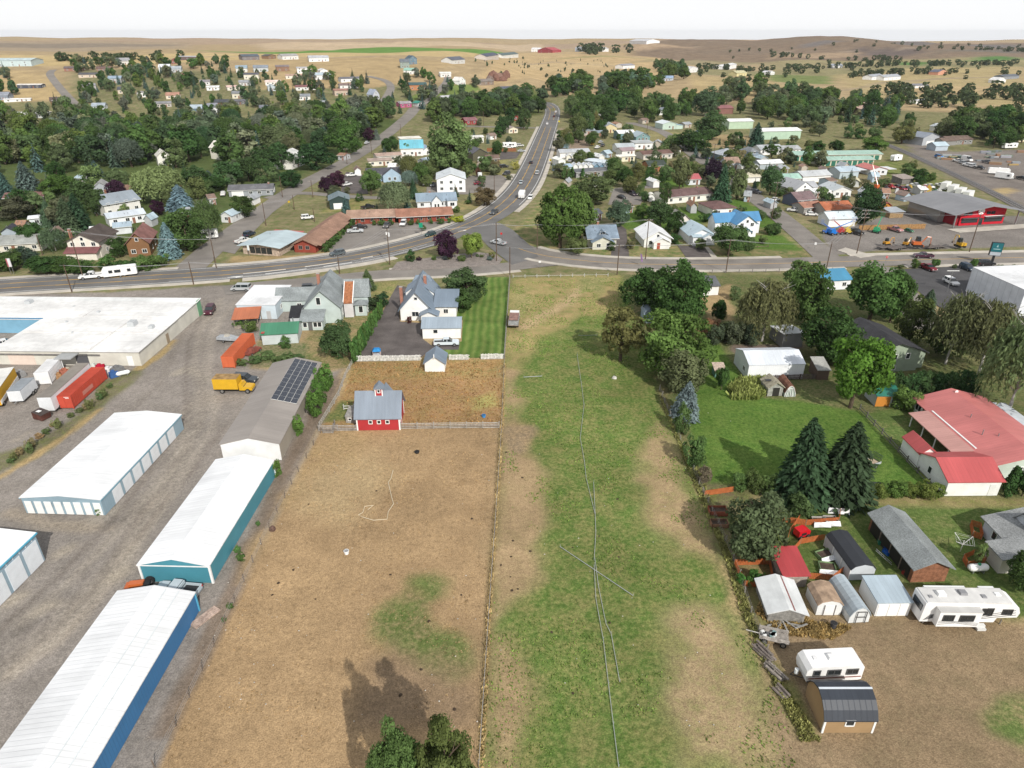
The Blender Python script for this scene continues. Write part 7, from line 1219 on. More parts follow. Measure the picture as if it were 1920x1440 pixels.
def box_trailer(label,C0,C1,col,W,h,L,top,wheels=(.3,.42),name='trailer',cat='trailer',z0=.6,nose=False):
 a,rz,_=site(C0,C1,L);t=thing(name,label,cat,a,rz);MB().taper(0,L,0,W,z0,h,.05,.05,.05).obj('body','plain',t,col);MB().box(.02,L-.02,.02,W-.02,h,h+.06).obj('roof','flatroof',t,top)
 for f in wheels:
  for y in(.05,W-.05):wheel(t,L*f,y,.42,.24)
 MB().box(-.9,.05,W/2-.06,W/2+.06,.45,.57).obj('hitch','steel',t);MB().box(-.015,.02,.15,W-.15,z0+.1,h-.15).obj('end_door','plain',t,tuple(c*.95 for c in col));return t
box_trailer('white semi trailer with dusty grey-brown roof beside the red container',(105,775),(168,716),(.68,.70,.72),2.5,3.3,14.5,(.27,.245,.215),(.12,.2,.8));box_trailer('white enclosed cargo trailer with twin axle',(46,757),(66,738),(.70,.72,.74),2.4,2.7,5.6,(.33,.36,.39),(.62,.78))
t=box_trailer('yellow and white box truck at the left edge',(6,765),(38,716),(.62,.34,.02),2.5,3.4,11,(.78,.77,.73),(.1,.7))
MB().box(0,11.0,-.06,-.003,.75,1.5).obj('white_stripe','plain',t,WHT)
container('white storage container with open wire gate',(97,720),(120,694),(.76,.76,.76),2.5,2.6,6.5,top=(.8,.8,.8))
def dumpster(label,px,py,rz,col):
 p=P(px,py);t=thing('dumpster',label,'dumpster',p,rz);MB().extr([(-1.1,.1),(1.1,.1),(1.25,1.2),(-1.1,1.5)],-.9,.9).obj('bin','rusty',t,col);MB().add([(-1.12,-.92,1.52),(1.27,-.92,1.22),(1.27,.92,1.22),(-1.12,.92,1.52),(-1.12,-.92,1.46),(1.27,-.92,1.16),(1.27,.92,1.16),(-1.12,.92,1.46)],[(0,1,2,3),(7,6,5,4),(0,4,5,1),(1,5,6,2),(2,6,7,3),(3,7,4,0)]).obj('lid','plain',t,(.06,.045,.04));MB().box(-.5,.3,-.5,.1,1.5,1.56).obj('paper','white',t)
dumpster('dark brown dumpster in front of the white semi trailer',80,784,R(-20),(.11,.045,.035))
c,rz,_=pose((411,733),(476,733));t=thing('box_truck','old yellow box truck on the gravel yard','truck',c,rz);YEL=(.62,.36,.02)
MB().box(-3.8,.9,-1.2,1.2,.95,3.1).obj('cargo_box','plain',t,YEL);MB().box(-3.78,.88,-1.18,1.18,3.1,3.16).obj('box_roof','rusty',t,(.36,.23,.10));MB().extr([(1.0,.6),(1.0,1.95),(1.5,2.0),(1.9,1.35),(3.3,1.25),(3.5,1.0),(3.5,.6)],-.95,.95).obj('cab','carpaint',t,YEL);MB().taper(1.05,1.95,-.9,.9,1.3,1.95,.1,.5,.08).obj('cab_glass','glass',t);MB().box(1.08,1.6,-.85,.85,1.94,2.02).obj('cab_roof','carpaint',t,YEL);MB().box(-3.8,3.4,-.6,.6,.5,.9).obj('chassis','black',t);MB().box(3.5,3.62,-.95,.95,.5,.7).obj('bumper','steel',t)
for x in(-2.3,2.6):
 for s in(-1,1):wheel(t,x,s*.98,.47,.3)
def travel_trailer(label,rear,front,W=2.4,h=2.9,L=9.0,stripe=None,windows=((-.28,.7),(.05,1.4),(.25,.8)),hitch=True,name='travel_trailer',z0=.55,ac=True,body=(.80,.80,.79)):
 c,rz,_=pose(rear,front);t=thing(name,label,'trailer',(c.x,c.y,gz_at(c.x,c.y)+.05),rz)
 MB().extr([(-L/2,z0+.1),(-L/2,h-.25),(-L/2+.25,h),(L/2-.5,h),(L/2-.05,h-.5),(L/2,h-1.2),(L/2-.25,z0),(-L/2+.4,z0)],-W/2,W/2).obj('body','plain',t,body)
 for s,f in((-1,0),(1,math.pi)):
  for u,w in windows:
   o=ob('window',wmesh('frame',w,.6,'plain'),t,(.1,.1,.1),(u*L,s*W/2,z0+1.35),f);ob('pane',wmesh('pane',w,.6,'glass'),o)
  for x in(-.12,.0):wheel(t,x*L,s*(W/2-.12),.36,.22)
  if stripe:MB().box(-L/2+.1,L/2-.3,min(s*W/2,s*(W/2+.015)),max(s*W/2,s*(W/2+.015)),z0+.45,z0+.6).obj('stripe','plain',t,stripe)
 if ac:MB().taper(-.5,.5,-.4,.4,h-.02,h+.3,.12,.12,.1).obj('air_conditioner','plain',t,(.74,.74,.73));MB().box(L*.25,L*.25+.45,-.22,.22,h-.01,h+.12).obj('roof_vent','plain',t,(.7,.7,.7))
 if hitch:MB().tube([(L/2-.2,-.6,z0-.05),(L/2+1.0,0,z0-.1)],.05,5).tube([(L/2-.2,.6,z0-.05),(L/2+1.0,0,z0-.1)],.05,5).obj('hitch','black',t);MB().cyl((L/2+.35,0,z0+.35),.22,.6).obj('gas_bottle','plain',t,(.7,.72,.72))
 return t
travel_trailer('white travel trailer towed along the highway',(254,515),(200,521),L=8.8)
t=V('pickup','white flatbed tow truck pulling the travel trailer',(190,521),(156,524),WHT,'truck','tow_truck',None,1.15)
travel_trailer('white camper trailer going down the highway',(981,366),(976,377),L=5.5,windows=((.0,.8),))
travel_trailer('small white travel trailer with brown stripes in the dry yard',(1597,1264),(1500,1269),2.4,2.7,6.2,(.22,.08,.06),((-.3,1.1),(.02,1.3),(.32,.6)),name='travel_trailer')
travel_trailer('white horse trailer by the railway storage units',(1688,301),(1670,303),2.5,3.2,6.5,None,((0,.6),));travel_trailer('white motor coach beside the right hedge',(1905,278),(1878,279),2.5,3.2,9);travel_trailer('cream travel trailer beside the rust-brown fence',(943,277),(968,277),2.5,3.0,8.5);travel_trailer('white camper beside the log cabin',(898,305),(910,305),2.4,2.8,4.5,None,((0,.8),));travel_trailer('white travel trailer on the back gardens',(1546,370),(1570,369),2.4,2.9,7.5);travel_trailer('silver motorhome under the corner tree',(400,447),(376,449),2.4,3.0,7.5);travel_trailer('white enclosed trailer beside the hall',(797,352),(797,344),2.2,2.5,4.5,None,())
travel_trailer('white cargo trailer in the middle of the rail yard',(1854,326),(1888,328),2.5,3.0,9,None,());travel_trailer('white truck cab trailer beside the hay mound',(1870,334),(1892,337),2.4,3.0,7,None,((.3,.8),))
for i,x in enumerate(range(4)):box_trailer(('first','second','third','fourth')[i]+' white van body parked behind the dealer roof',(1772+i*14,358+i*6),(1784+i*14,353+i*6),(.76,.76,.74),2.5,3.2,6.5,(.8,.8,.78),(.3,.7))
c,rz,_=pose((1722,1158),(1876,1160));t=thing('fifth_wheel_trailer','large white fifth wheel trailer with dark swirl graphics','trailer',c,rz);Lf=11.2
MB().extr([(-Lf/2,.7),(-Lf/2+.1,3.5),(-Lf/2+.3,3.6),(Lf/2-1.2,3.45),(Lf/2-.35,3.0),(Lf/2,2.2),(Lf/2-.15,1.5),(Lf/2-2.4,1.4),(Lf/2-2.6,.7)],-1.25,1.25).obj('body','plain',t,(.78,.78,.77))
MB().box(-Lf/2+.25,Lf/2-1.3,-1.2,1.2,3.5,3.66).obj('roof','flatroof',t,(.72,.71,.69))
so=MB().box(-4.2,.6,-2.15,-1.2,.85,3.05).obj('slide_out','plain',t,(.78,.78,.77));MB().box(-4.25,.65,-2.2,-1.2,3.05,3.13).obj('slide_top','flatroof',so,(.60,.59,.57))
for x,w,y in((-3.1,1.1,-2.15),(-1.0,1.5,-2.15)):o=ob('window',wmesh('frame',w,.7,'plain'),so,(.05,.05,.05),(x,y,2.2));ob
for x,w,y in((-3.1,1.1,-2.16),(-1.0,1.5,-2.16)):ob('pane',wmesh('pane',w,.7,'glass'),so,None,(x,y,2.2))
for x,w,hgt in((1.5,.5,.8),(2.1,.55,.9),(4.1,1.0,.6)):o=ob('window',wmesh('frame',w,hgt,'plain'),t,(.05,.05,.05),(x,-1.25,2.35));ob('pane',wmesh('pane',w,hgt,'glass'),o)
MB().box(-Lf/2-.02,-Lf/2+.08,-.9,.9,2.0,2.9).obj('rear_window','glass',t)
for x0,x1,y0,z in((-4.2,.6,1.2,3.3),(2.2,4.0,1.2,3.3)):MB().box(x0,x1,y0,1.9,.9,z).obj('slide_out','plain',t,(.74,.75,.74))
for k in range(5):MB().tube([(-5.2+k*.12,-1.27,1.0+k*.18),(-3.6,-1.27 if k<9 else 0,1.5+k*.12),(-2.6+k*.5,-1.27,1.4+k*.25)],.035,4).obj('swirl_stripe','black',t)
for k in range(3):MB().tube([(.8,-1.27,1.1+k*.22),(2.6,-1.27,1.5+k*.28),(5.2-k*.1,-1.27,1.9+k*.35)],.03,4).obj('swirl_stripe','black',t);MB().tube([(-4.1,-2.165,1.2+k*.25),(-2.2,-2.165,1.45+k*.12),(.5,-2.165,1.05+k*.2)],.022,4).obj('swirl_stripe','black',t)
for x,y,sx,sy,h_ in((-3.2,.1,.5,.4,.32),(-.6,.3,.45,.4,.3),(1.6,-.2,.3,.3,.12),(3.4,.2,.35,.3,.12),(-4.6,-.3,.25,.25,.1)):MB().taper(x-sx,x+sx,y-sy,y+sy,3.6,3.66+h_,.06,.06,.06).obj('roof_unit','plain',t,random.choice(((.78,.78,.77),(.55,.53,.5),(.25,.25,.26))))
for x in(-.9,.1):
 for s in(-1.1,1.1):wheel(t,x,s,.4,.24)
for x in(4.2,-4.8):MB().box(x-.06,x+.06,-.9,-.78,0,.8).box(x-.06,x+.06,.78,.9,0,.8).obj('jack_leg','steel',t)
MB().box(.9,1.9,-2.0,-1.3,.05,.35).box(.9,1.9,-1.7,-1.3,.35,.6).obj('entry_steps','plain',t,(.6,.6,.58))
c,rz,_=pose((960,632),(968,584));t=thing('stock_truck','old livestock truck with rusty slatted box parked by the pasture fence','truck',c,rz)
MB().box(-3.6,1.2,-1.2,1.2,.9,1.1).obj('deck','wood',t,(.25,.2,.17));MB().box(-3.5,1.1,-1.1,1.1,2.3,2.4).obj('top','rusty',t,(.30,.18,.15))
for s in(-1.15,1.15):
 for z in np.arange(1.1,2.3,.3):MB().box(-3.6,1.2,s-.04,s+.04,z,z+.2).obj('slat','wood',t,(.36,.36,.35))
for z in np.arange(1.1,2.3,.3):MB().box(-3.62,-3.54,-1.15,1.15,z,z+.2).obj('slat','wood',t,(.38,.39,.40))
MB().extr([(1.3,.6),(1.3,2.55),(2.3,2.55),(2.7,1.6),(3.6,1.4),(3.7,.6)],-1.1,1.1).obj('cab','carpaint',t,(.78,.78,.77));MB().taper(1.4,2.75,-1.12,1.12,1.6,2.4,.1,.4,.06).obj('cab_glass','glass',t)
for x in(-2.0,2.8):
 for s in(-1,1):wheel(t,x,s*1.0,.45,.28)
def excavator(label,px,py,rz,col,sc=1.0):
 p=P(px,py);t=thing('excavator',label,'excavator',(p.x,p.y,.7),rz,'excavators on the dealer forecourt');t.scale=(sc,sc,sc)
 for s in(-.75,.75):MB().extr([(-1.3,.12),(-1.1,0),(1.1,0),(1.3,.12),(1.3,.45),(1.1,.58),(-1.1,.58),(-1.3,.45)],s-.22,s+.22).obj('track','rubber',t)
 MB().box(-1.4,.7,-.85,.85,.65,1.45).obj('body','carpaint',t,col);MB().taper(-.5,.7,-.1,.85,1.45,2.6,.1,.15,.05).obj('cab','glass',t);MB().box(-.42,.56,-.05,.8,2.6,2.68).obj('cab_roof','plain',t,(.06,.07,.07))
 MB().tube([(.7,-.4,1.2),(1.9,-.4,2.9),(2.9,-.4,2.8)],[.17,.16,.12],5).obj('boom','carpaint',t,col);MB().tube([(2.9,-.4,2.85),(3.2,-.4,1.0)],[.12,.08],5).obj('stick','carpaint',t,col);MB().extr([(2.9,.3),(3.4,.3),(3.5,.9),(3.1,1.0)],-.75,-.05).obj('bucket','rusty',t,(.2,.16,.13));MB().box(1.3,1.45,-.95,.95,.1,.55).obj('blade','plain',t,col)
def flat_trailer(label,px,py,rz,L=6,load=None):
 p=P(px,py);t=thing('flat_trailer',label,'trailer',(p.x,p.y,.1),rz,'flat trailers on the dealer forecourt');MB().box(-L/2,L/2,-1.1,1.1,.5,.68).obj('deck','wood',t,(.16,.14,.13));MB().box(L/2,L/2+1.4,-.08,.08,.5,.62).obj('tongue','black',t);MB().add([(-L/2,-1.05,.6),(-L/2,1.05,.6),(-L/2-1.6,1.05,.05),(-L/2-1.6,-1.05,.05),(-L/2,-1.05,.5),(-L/2,1.05,.5),(-L/2-1.6,1.05,0),(-L/2-1.6,-1.05,0)],[(0,1,2,3),(7,6,5,4),(0,4,5,1),(1,5,6,2),(2,6,7,3),(3,7,4,0)]).obj('ramp','black',t)
 for x in(-.6,.2):
  for s in(-1.15,1.15):wheel(t,x,s,.36,.22)
flat_trailer('flat trailer carrying a yellow excavator on the dealer forecourt',1660,466,R(205));excavator('orange-yellow excavator on the leftmost trailer',1661,463,R(20),(.55,.27,.03),.8);flat_trailer('flat trailer with a small skid loader',1680,468,R(205));excavator('yellow mini excavator between two trailers',1697,464,R(40),(.5,.25,.03),.8);excavator('orange excavator with raised arm',1718,466,R(-8),(.5,.12,.03),1.15);flat_trailer('empty flat trailer on the dealer forecourt',1750,466,R(195));excavator('yellow excavator standing alone on the forecourt',1798,467,R(100),(.55,.32,.02),1.1)
def boom_lift(label,px,py,rz,col,reach=6.0,el=25):
 p=P(px,py);t=thing('boom_lift',label,'lift',(p.x,p.y,.05),rz,'lifts beside the equipment store');MB().box(-1.4,1.4,-1.0,1.0,.45,.95).obj('base','carpaint',t,col);MB().taper(-1.6,.5,-.9,.9,.95,1.9,.2,.2,.1).obj('turntable','carpaint',t,col)
 for x in(-1.1,1.1):
  for s in(-1,1):wheel(t,x,s,.45,.35)
 e=Vector((math.cos(R(el)),0,math.sin(R(el))))*reach;MB().tube([(-1,0,1.8),Vector((-1,0,1.8))+e],[.2,.14],5).obj('boom','carpaint',t,col);q=Vector((-1,0,1.8))+e
 m=MB()
 for z in(0,.55,1.1):m.box(q.x,q.x+.06,-.7,.7,q.z+z,q.z+z+.06).box(q.x+.8,q.x+.86,-.7,.7,q.z+z,q.z+z+.06).box(q.x,q.x+.86,-.7,-.64,q.z+z,q.z+z+.06).box(q.x,q.x+.86,.64,.7,q.z+z,q.z+z+.06)
 m.obj('basket','carpaint',t,col)
boom_lift('blue boom lift leftmost in the equipment row',1550,438,R(160),(.02,.12,.45),3,30);boom_lift('bright blue boom lift stretched over the white roof',1561,440,R(20),(.01,.15,.5),9,14);boom_lift('red boom lift in the equipment row',1573,438,R(150),(.45,.05,.05),4,35);boom_lift('yellow lift in the equipment row',1588,438,R(20),(.5,.36,.05),3,20);boom_lift('green and white boom lift by the orange fence',1643,436,R(50),(.02,.28,.12),5,40);boom_lift('orange crane lift with raised arm in the dirt yard',1640,354,R(120),(.55,.12,.03),9,60)
t=V('pickup','flatbed truck with blue and pink loads on the dealer lot',(1665,430),(1690,437),(.45,.2,.2),'truck','flatbed_truck');V('suv','black loader parked at the right of the lifts',(1600,438),(1612,441),BLK,name='loader',cat='loader');V('hatch','small green tractor beside the flatbed truck',(1700,434),(1708,436),(.02,.14,.06),name='tractor',cat='tractor',sc=.7)
TOPS={}
def pole(key,label,base,top,arms=1,light=False,r=.16):
 p=P(*base);h=min(14,max(5,height_for(p,top[1])));t=thing('utility_pole',label,'utility pole',p,R(random.uniform(-6,6)),'utility poles')
 MB().tube([(0,0,0),(0,0,h)],[r,r*.7],8).obj('pole','wood',t,(.13,.09,.065))
 for i in range(arms):
  z=h-.5-i*1.1;MB().box(-1.3,1.3,-.06,.06,z,z+.12).obj('crossarm','wood',t,(.30,.26,.22))
  for x in(-1.15,-.5,.5,1.15):MB().cyl((x,0,z+.2),.06,.18,'z',6).obj('insulator','plain',t,(.5,.5,.48))
 if light:MB().tube([(0,0,h-1),(0,-1.6,h-.4)],.05,5).obj('lamp_arm','steel',t);MB().box(-.15,.15,-2.1,-1.5,h-.48,h-.36).obj('lamp_head','plain',t,(.6,.6,.6))
 TOPS[key]=(p,h);return t
PL=(('a','utility pole at the kerb beside the commercial building',(135,548),(118,496),0),('b','utility pole beside the cream house and the tow truck',(157,524),(129,432),1),('c','utility pole at the side street corner',(406,503),(397,447),0),('d','utility pole below the side street mouth',(363,533),(352,491),0),('e','utility pole in front of the Victorian house',(637,513),(632,480),0),('f','utility pole with transformer at the west end of the traffic island',(731,496),(726,428),1),('g','utility pole at the east end of the traffic island',(931,490),(930,418),1),('h','utility pole at the top left corner of the pasture',(956,521),(954,463),0),('i','utility pole at the top right corner of the pasture',(1157,515),(1159,458),1),('j','utility pole in front of the white cottage',(1210,486),(1215,410),1),('k','utility pole on the verge left of the poplars',(1007,468),(1006,420),0),('l','utility pole in front of the round tree',(1361,511),(1366,448),1),('m','utility pole left of the blue roofed building',(1549,506),(1557,454),0),('n','tall utility pole with three crossarms at the dealer corner',(1606,476),(1624,385),3),('o','utility pole with lamp in front of the dealer',(1817,473),(1839,400),0),('p','utility pole on the side street bend',(1446,413),(1457,324),1),('q','utility pole left of the roadside shop',(499,423),(494,380),1),('r','utility pole by the grey ranch house',(530,370),(527,330),0),('s','utility pole at the gravel verge of the side street',(552,393),(550,366),0),('t','utility pole beside the purple plum trees',(587,370),(585,338),1),('u','utility pole behind the motel',(590,416),(588,390),0),('v','utility pole beside the hall car park',(927,363),(926,330),0),('w','utility pole on the tree lined street',(651,308),(649,278),1),('x','utility pole near the turquoise roofed hall',(697,288),(696,262),0),('y','utility pole at the creek end of the street',(752,258),(751,232),0),('z','utility pole in the field by the creek road',(677,206),(676,186),1),('A','utility pole in the eastern dry field',(1337,302),(1338,270),1),('B','utility pole behind the highway bend houses',(1213,247),(1213,230),0),('C','utility pole at the long grey roof on the left',(80,478),(70,440),0),('D','utility pole beside the red house at the creek',(907,236),(907,208),0),('E','thin pole in the rail yard',(1886,325),(1892,306),0))
for k,lb,b,tp,ar in PL:pole(k,lb,b,tp,ar,k in 'o')
p_,h_=TOPS['f'];MB().cyl((p_.x+.4,p_.y,h_-1.9),.32,1.0).obj('transformer','plain',None,(.6,.6,.6));o=C.objects['transformer'];tag(o,'grey transformer can hanging on the island pole','transformer')
def wire(label,a,b,dz=(0,),off=(-1.1,0,1.1),r=.022):
 (pa,ha),(pb,hb)=TOPS[a],TOPS[b];m=MB();sag=(pa-pb).length*.025
 for o in off:
  A=pa+Vector((o,0,ha-.2));B=pb+Vector((o,0,hb-.2));m.tube([A.lerp(B,f)-Vector((0,0,4*sag*f*(1-f)))for f in np.linspace(0,1,9)],r,4,False)
 tag(m.obj('overhead_wire','plain',None,(.35,.35,.36)),label,'wire','overhead wires')
for a,b,lb in(('a','d','overhead wires along the highway in front of the commercial building'),('d','e','overhead wires above the gravel lane entrance'),('e','f','overhead wires from the Victorian house to the traffic island'),('f','g','overhead wires above the plum tree on the island'),('g','k','overhead wires across the junction'),('h','i','overhead wire above the top of the pasture'),('k','j','overhead wires in front of the craftsman house'),('i','l','overhead wires along the cross street before the cottages'),('l','m','overhead wires along the cross street before the green yard'),('m','n','overhead wires at the dealer corner'),('n','o','overhead wires across the dealer forecourt'),('b','c','overhead wires along the hedge at the left'),('q','s','overhead wires up the side street'),('p','n','overhead wires along the side street to the dealer')):wire(lb,a,b)
def sign(label,base,h,w,hh,col,posts=1,text=None,rz=0,name='sign',z=None,tcol=(.8,.8,.8),shape='box'):
 p=P(*base);t=thing(name,label,'sign',p,rz)
 for i in range(posts):x=0 if posts==1 else(-w*.4+.8*w*i/(posts-1));MB().cyl((x,.06,h/2),.06,h,'z',6).obj('post','steel',t)
 pn=(MB().cyl((0,0,h-hh/2),hh/2,.06,'y',8)if shape=='oct' else MB().box(-w/2,w/2,-.04,.02,h-hh,h)).obj('panel','plain',t,col)
 if text:
  cu=bpy.data.curves.new('lettering','FONT');cu.body=text;cu.size=hh*.4;cu.align_x='CENTER';cu.align_y='CENTER';cu.extrude=.004;tmp=bpy.data.objects.new('tmp',cu);cu.materials.append(MATS['plain']);me=bpy.data.meshes.new_from_object(tmp);o=ob('lettering',me,pn,tcol,(0,-.06,h-hh/2));o.rotation_euler=(R(90),0,0);bpy.data.objects.remove(tmp)
 return t
sign('green highway direction sign at the motel',(790,442),4.4,1.3,1.6,(.01,.26,.15));sign('white speed sign on the motel verge pole',(727,452),3.0,.9,.9,WHITE);sign('two legged empty sign frame at the motel lot',(756,439),3.2,1.8,.2,(.2,.2,.2),2,name='roadside_sign')
sign('red stop sign at the junction island',(940,449),2.4,.8,.8,(.5,.03,.03),shape='oct');sign('red and white stop sign at the store driveway',(1660,494),2.4,.8,.8,(.5,.03,.03),text='STOP',shape='oct');sign('yellow warning sign left of the side street',(543,388),2.4,.7,.7,(.6,.4,.02));sign('yellow crossing sign at the highway top',(1048,233),2.6,1,1,(.7,.55,.02));sign('yellow crossing sign by the sample sheds',(1032,308),2.6,1,1,(.7,.55,.02));sign('green street name sign at the left hedge',(313,497),3.0,.9,.35,(.02,.3,.2));sign('white back of a sign at the cross street',(1012,503),2.2,.7,.5,WHITE);sign('small white road sign at the side street mouth',(1527,468),2.3,.7,.7,WHITE);sign('white and teal shop sign post at the roadside shop',(468,480),3.4,.6,1.6,(.6,.65,.66))
p=P(1858,497);t=thing('pylon_sign','tall dark teal pylon sign leaning over the cross street','sign',p,R(-18));MB().box(-.3,.3,-.2,.2,0,3.0).obj('post','black',t);MB().box(-1.5,1.5,-.45,.45,3.0,6.9).obj('cabinet','black',t);MB().box(-1.4,1.4,-.5,-.452,4.2,6.8).obj('teal_face','plain',t,(.015,.13,.15));MB().box(-1.4,1.4,-.5,-.452,3.1,4.1).obj('letter_board','plain',t,(.42,.46,.5));MB().extr([(-.25,5.6),(.25,5.6),(0,6.4)],-.53,-.505).obj('emblem','plain',t,(.35,.5,.5));MB().box(-.9,.9,-.53,-.505,4.9,5.1).obj('emblem_bar','plain',t,(.35,.5,.5))
p=P(24,514);t=thing('pole_sign','red and white roadside sign on two posts at the left hedge','sign',p,R(15));MB().box(-.5,.5,-.15,.15,2.2,4.6).obj('panel','plain',t,(.6,.58,.6));MB().box(-.52,-.2,-.17,-.152,2.2,4.6).obj('red_edge','plain',t,(.35,.1,.12));[MB().cyl((x,0,1.1),.08,2.2,'z',6).obj('post','steel',t)for x in(-.35,.35)]
sign('white billboard with blue lettering beside the highway sheds',(1057,279),3.0,6.5,2.4,(.42,.62,.72),2,name='billboard')
p=P(1199,499);t=thing('flag','red white and blue flag hanging on a pole by the cross street','flag',p,0);MB().cyl((0,0,2),.04,4,'z',6).obj('pole','steel',t);MB().add([(0,0,3.9),(.5,.05,3.5),(.9,.05,1.2),(.35,0,1.5),(0,.03,3.9),(.5,.08,3.5),(.9,.08,1.2),(.35,.03,1.5)],[(0,1,2,3),(7,6,5,4),(0,4,5,1),(1,5,6,2),(2,6,7,3),(3,7,4,0)]).obj('cloth','canvas',t,(.25,.15,.3))
p=P(1775,548);t=thing('lamp_post','slim lamp post in the store car park','lamp post',p,0);MB().tube([(0,0,0),(0,0,6)],.09,6).obj('pole','steel',t);MB().box(-1.6,1.6,-.1,.1,5.9,6.05).obj('lamp_arm','plain',t,(.7,.7,.68))
def fence_wire(label,line,step,h,r=.07,wires=3,col=(.2,.16,.13),name='wire_fence'):
 pts=resample([P(*q)for q in line],step);t=thing(name,label,'fence',pts[0],0);o0=pts[0];me=vmesh('post%.2f%.2f'%(h,r),lambda m:m.tube([(0,0,0),(.02,0,h)],[r,r*.85],6),'wood')
 for p in pts:q=ob('post',me,t,col,p-o0);q.rotation_euler=(R(random.uniform(-7,7)),R(random.uniform(-7,7)),0)
 for k in range(wires):
  z=h*(k+1)/(wires+.3);MB().tube([p-o0+Vector((0,0,z))for p in pts],.016,3,False).obj('wire','plain',t,(.3,.29,.28))
 return t
def fence_rail(label,line,step,h,nr,col,name='board_fence',rh=.15):
 pts=resample([P(*q)for q in line],step);t=thing(name,label,'fence',pts[0],0);o0=pts[0];me=vmesh('sqpost%.2f'%h,lambda m:m.box(-.08,.08,-.08,.08,0,h+.08),'wood')
 for p in pts:ob('post',me,t,tuple(c*.8 for c in col),p-o0)
 for a,b in zip(pts[:-1],pts[1:]):
  d=b-a;rz=math.atan2(d.y,d.x);L=d.length
  for k in range(nr):z=h*(k+.6)/nr;MB().box(0,L,-.13,-.09,z-rh/2+random.uniform(-.03,.03),z+rh/2).obj('rail','wood',t,col,a-o0,rz)
 return t
def fence_picket(label,line,h,col,pitch=.3,w=.22,name='picket_fence'):
 a,b=P(*line[0]),P(*line[1]);d=b-a;L=d.length;t=thing(name,label,'fence',a,math.atan2(d.y,d.x));m=MB()
 for i in range(int(L/pitch)):x=i*pitch;hh=h*random.uniform(.93,1.04);m.box(x,x+w,-.02,.02,.05,hh)
 o=m.obj('pickets','wood',t,col);o['kind']='stuff'
 for z in(h*.3,h*.8):MB().box(0,L,.02,.07,z,z+.09).obj('rail','wood',t,col)
 for i in range(int(L/2.6)+1):MB().box(i*2.6-.06,i*2.6+.06,.07,.19,0,h*.95).obj('post','wood',t,col)
fence_picket('white picket fence left of the little garden shed',[(664,678),(791,676)],1.35,(.70,.70,.67));fence_picket('short white picket fence right of the little garden shed',[(842,675),(881,675)],1.3,(.70,.70,.67));fence_picket('white picket fence at the end of the mown lawn',[(902,674),(945,673)],1.3,(.70,.70,.67));fence_picket('dark picket fence behind the round roofed shed',[(1452,713),(1530,711)],1.2,(.16,.13,.12),.26,.14);fence_picket('orange-brown board fence by the green boom lift',[(1610,432),(1735,429)],1.8,(.42,.24,.10),.25,.2)
fence_rail('grey board fence right of the red barn',[(752,804),(936,802)],2.55,1.25,4,(.42,.39,.35));fence_rail('grey board fence left of the red barn',[(598,808),(669,807)],2.4,1.2,4,(.38,.35,.32));fence_rail('weathered white rail fence behind the solar panel shed',[(664,678),(648,708),(636,742),(618,772),(600,802)],3.0,1.1,3,(.50,.48,.44));fence_rail('white rail pen beside the red barn',[(645,768),(664,767)],2.0,1.0,2,(.66,.65,.62));fence_rail('wooden loading chute at the barn fence',[(606,812),(624,812),(628,798)],1.2,1.1,4,(.33,.30,.27),'loading_chute')
fence_rail('white railing along the top of the pasture',[(962,521),(1140,518)],3.2,.9,1,(.62,.62,.6),'railing',.08);fence_rail('grey railing in front of the green yard',[(1335,512),(1560,508)],3.6,.9,2,(.3,.28,.26),'railing',.07);fence_rail('long grey board fence between mown lawn and pasture',[(956,524),(946,672)],2.8,1.3,3,(.34,.32,.29));fence_rail('low brown rail fence in the corner yard',[(1400,466),(1440,463)],3,.6,1,(.2,.15,.12));fence_rail('grey rail fence along the lawn of the red roofed house',[(1612,768),(1700,866),(1762,932)],2.6,1.1,2,(.20,.19,.17))
fence_wire('wire fence between storage lane and dry paddock',[(601,812),(560,884),(505,990),(440,1130),(330,1362),(290,1440)],3.3,1.15);fence_wire('wire fence down the middle of the fields',[(946,674),(940,810),(930,960),(916,1160),(903,1360),(898,1440)],4.2,1.0,.055);fence_wire('weathered post fence along the right edge of the pasture',[(1236,732),(1262,795),(1290,862),(1310,908),(1345,985),(1374,1050),(1408,1150),(1450,1262)],2.4,1.25,.08,3,(.30,.28,.25))
def net(label,line,h=1.0):
 pts=[P(*q)for q in line];t=thing('garden_netting',label,'netting',pts[0],0,'orange garden netting');o0=pts[0]
 for a,b in zip(pts[:-1],pts[1:]):
  d=b-a;L=d.length;m=MB();rz=math.atan2(d.y,d.x)
  for z in np.arange(.05,h,.14):m.box(0,L,-.012,.012,z,z+.07)
  for i in range(int(L/.22)):m.box(i*.22,i*.22+.08,-.014,.014,0,h)
  o=m.obj('mesh','canvas',t,(.50,.15,.055),a-o0,rz);o['kind']='stuff';MB().cyl((0,0,h*.55),.04,h*1.1,'z',5).obj('stake','wood',t,(.3,.24,.18),a-o0)
net('orange netting around the vegetable plants',[(1376,1060),(1442,1058),(1450,1100),(1396,1100),(1376,1060)]);net('orange netting in the strip above the red roofed shed',[(1484,1038),(1500,1020),(1545,1012)]);net('orange netting beside the cold frames',[(1466,978),(1510,985),(1572,980),(1574,962)]);net('orange netting right of the red roofed shed',[(1516,1085),(1560,1088),(1584,1070)]);net('orange netting at the top of the pasture side garden',[(1320,930),(1375,922)]);net('orange netting ring near the grey house',[(1818,985),(1836,990),(1840,1012),(1822,1006),(1818,985)]);net('orange netting ring round the sapling',[(1804,1050),(1826,1040),(1846,1056),(1812,1064),(1804,1050)]);net('orange netting beside the apple tree',[(1474,1022),(1480,1000),(1498,975)])
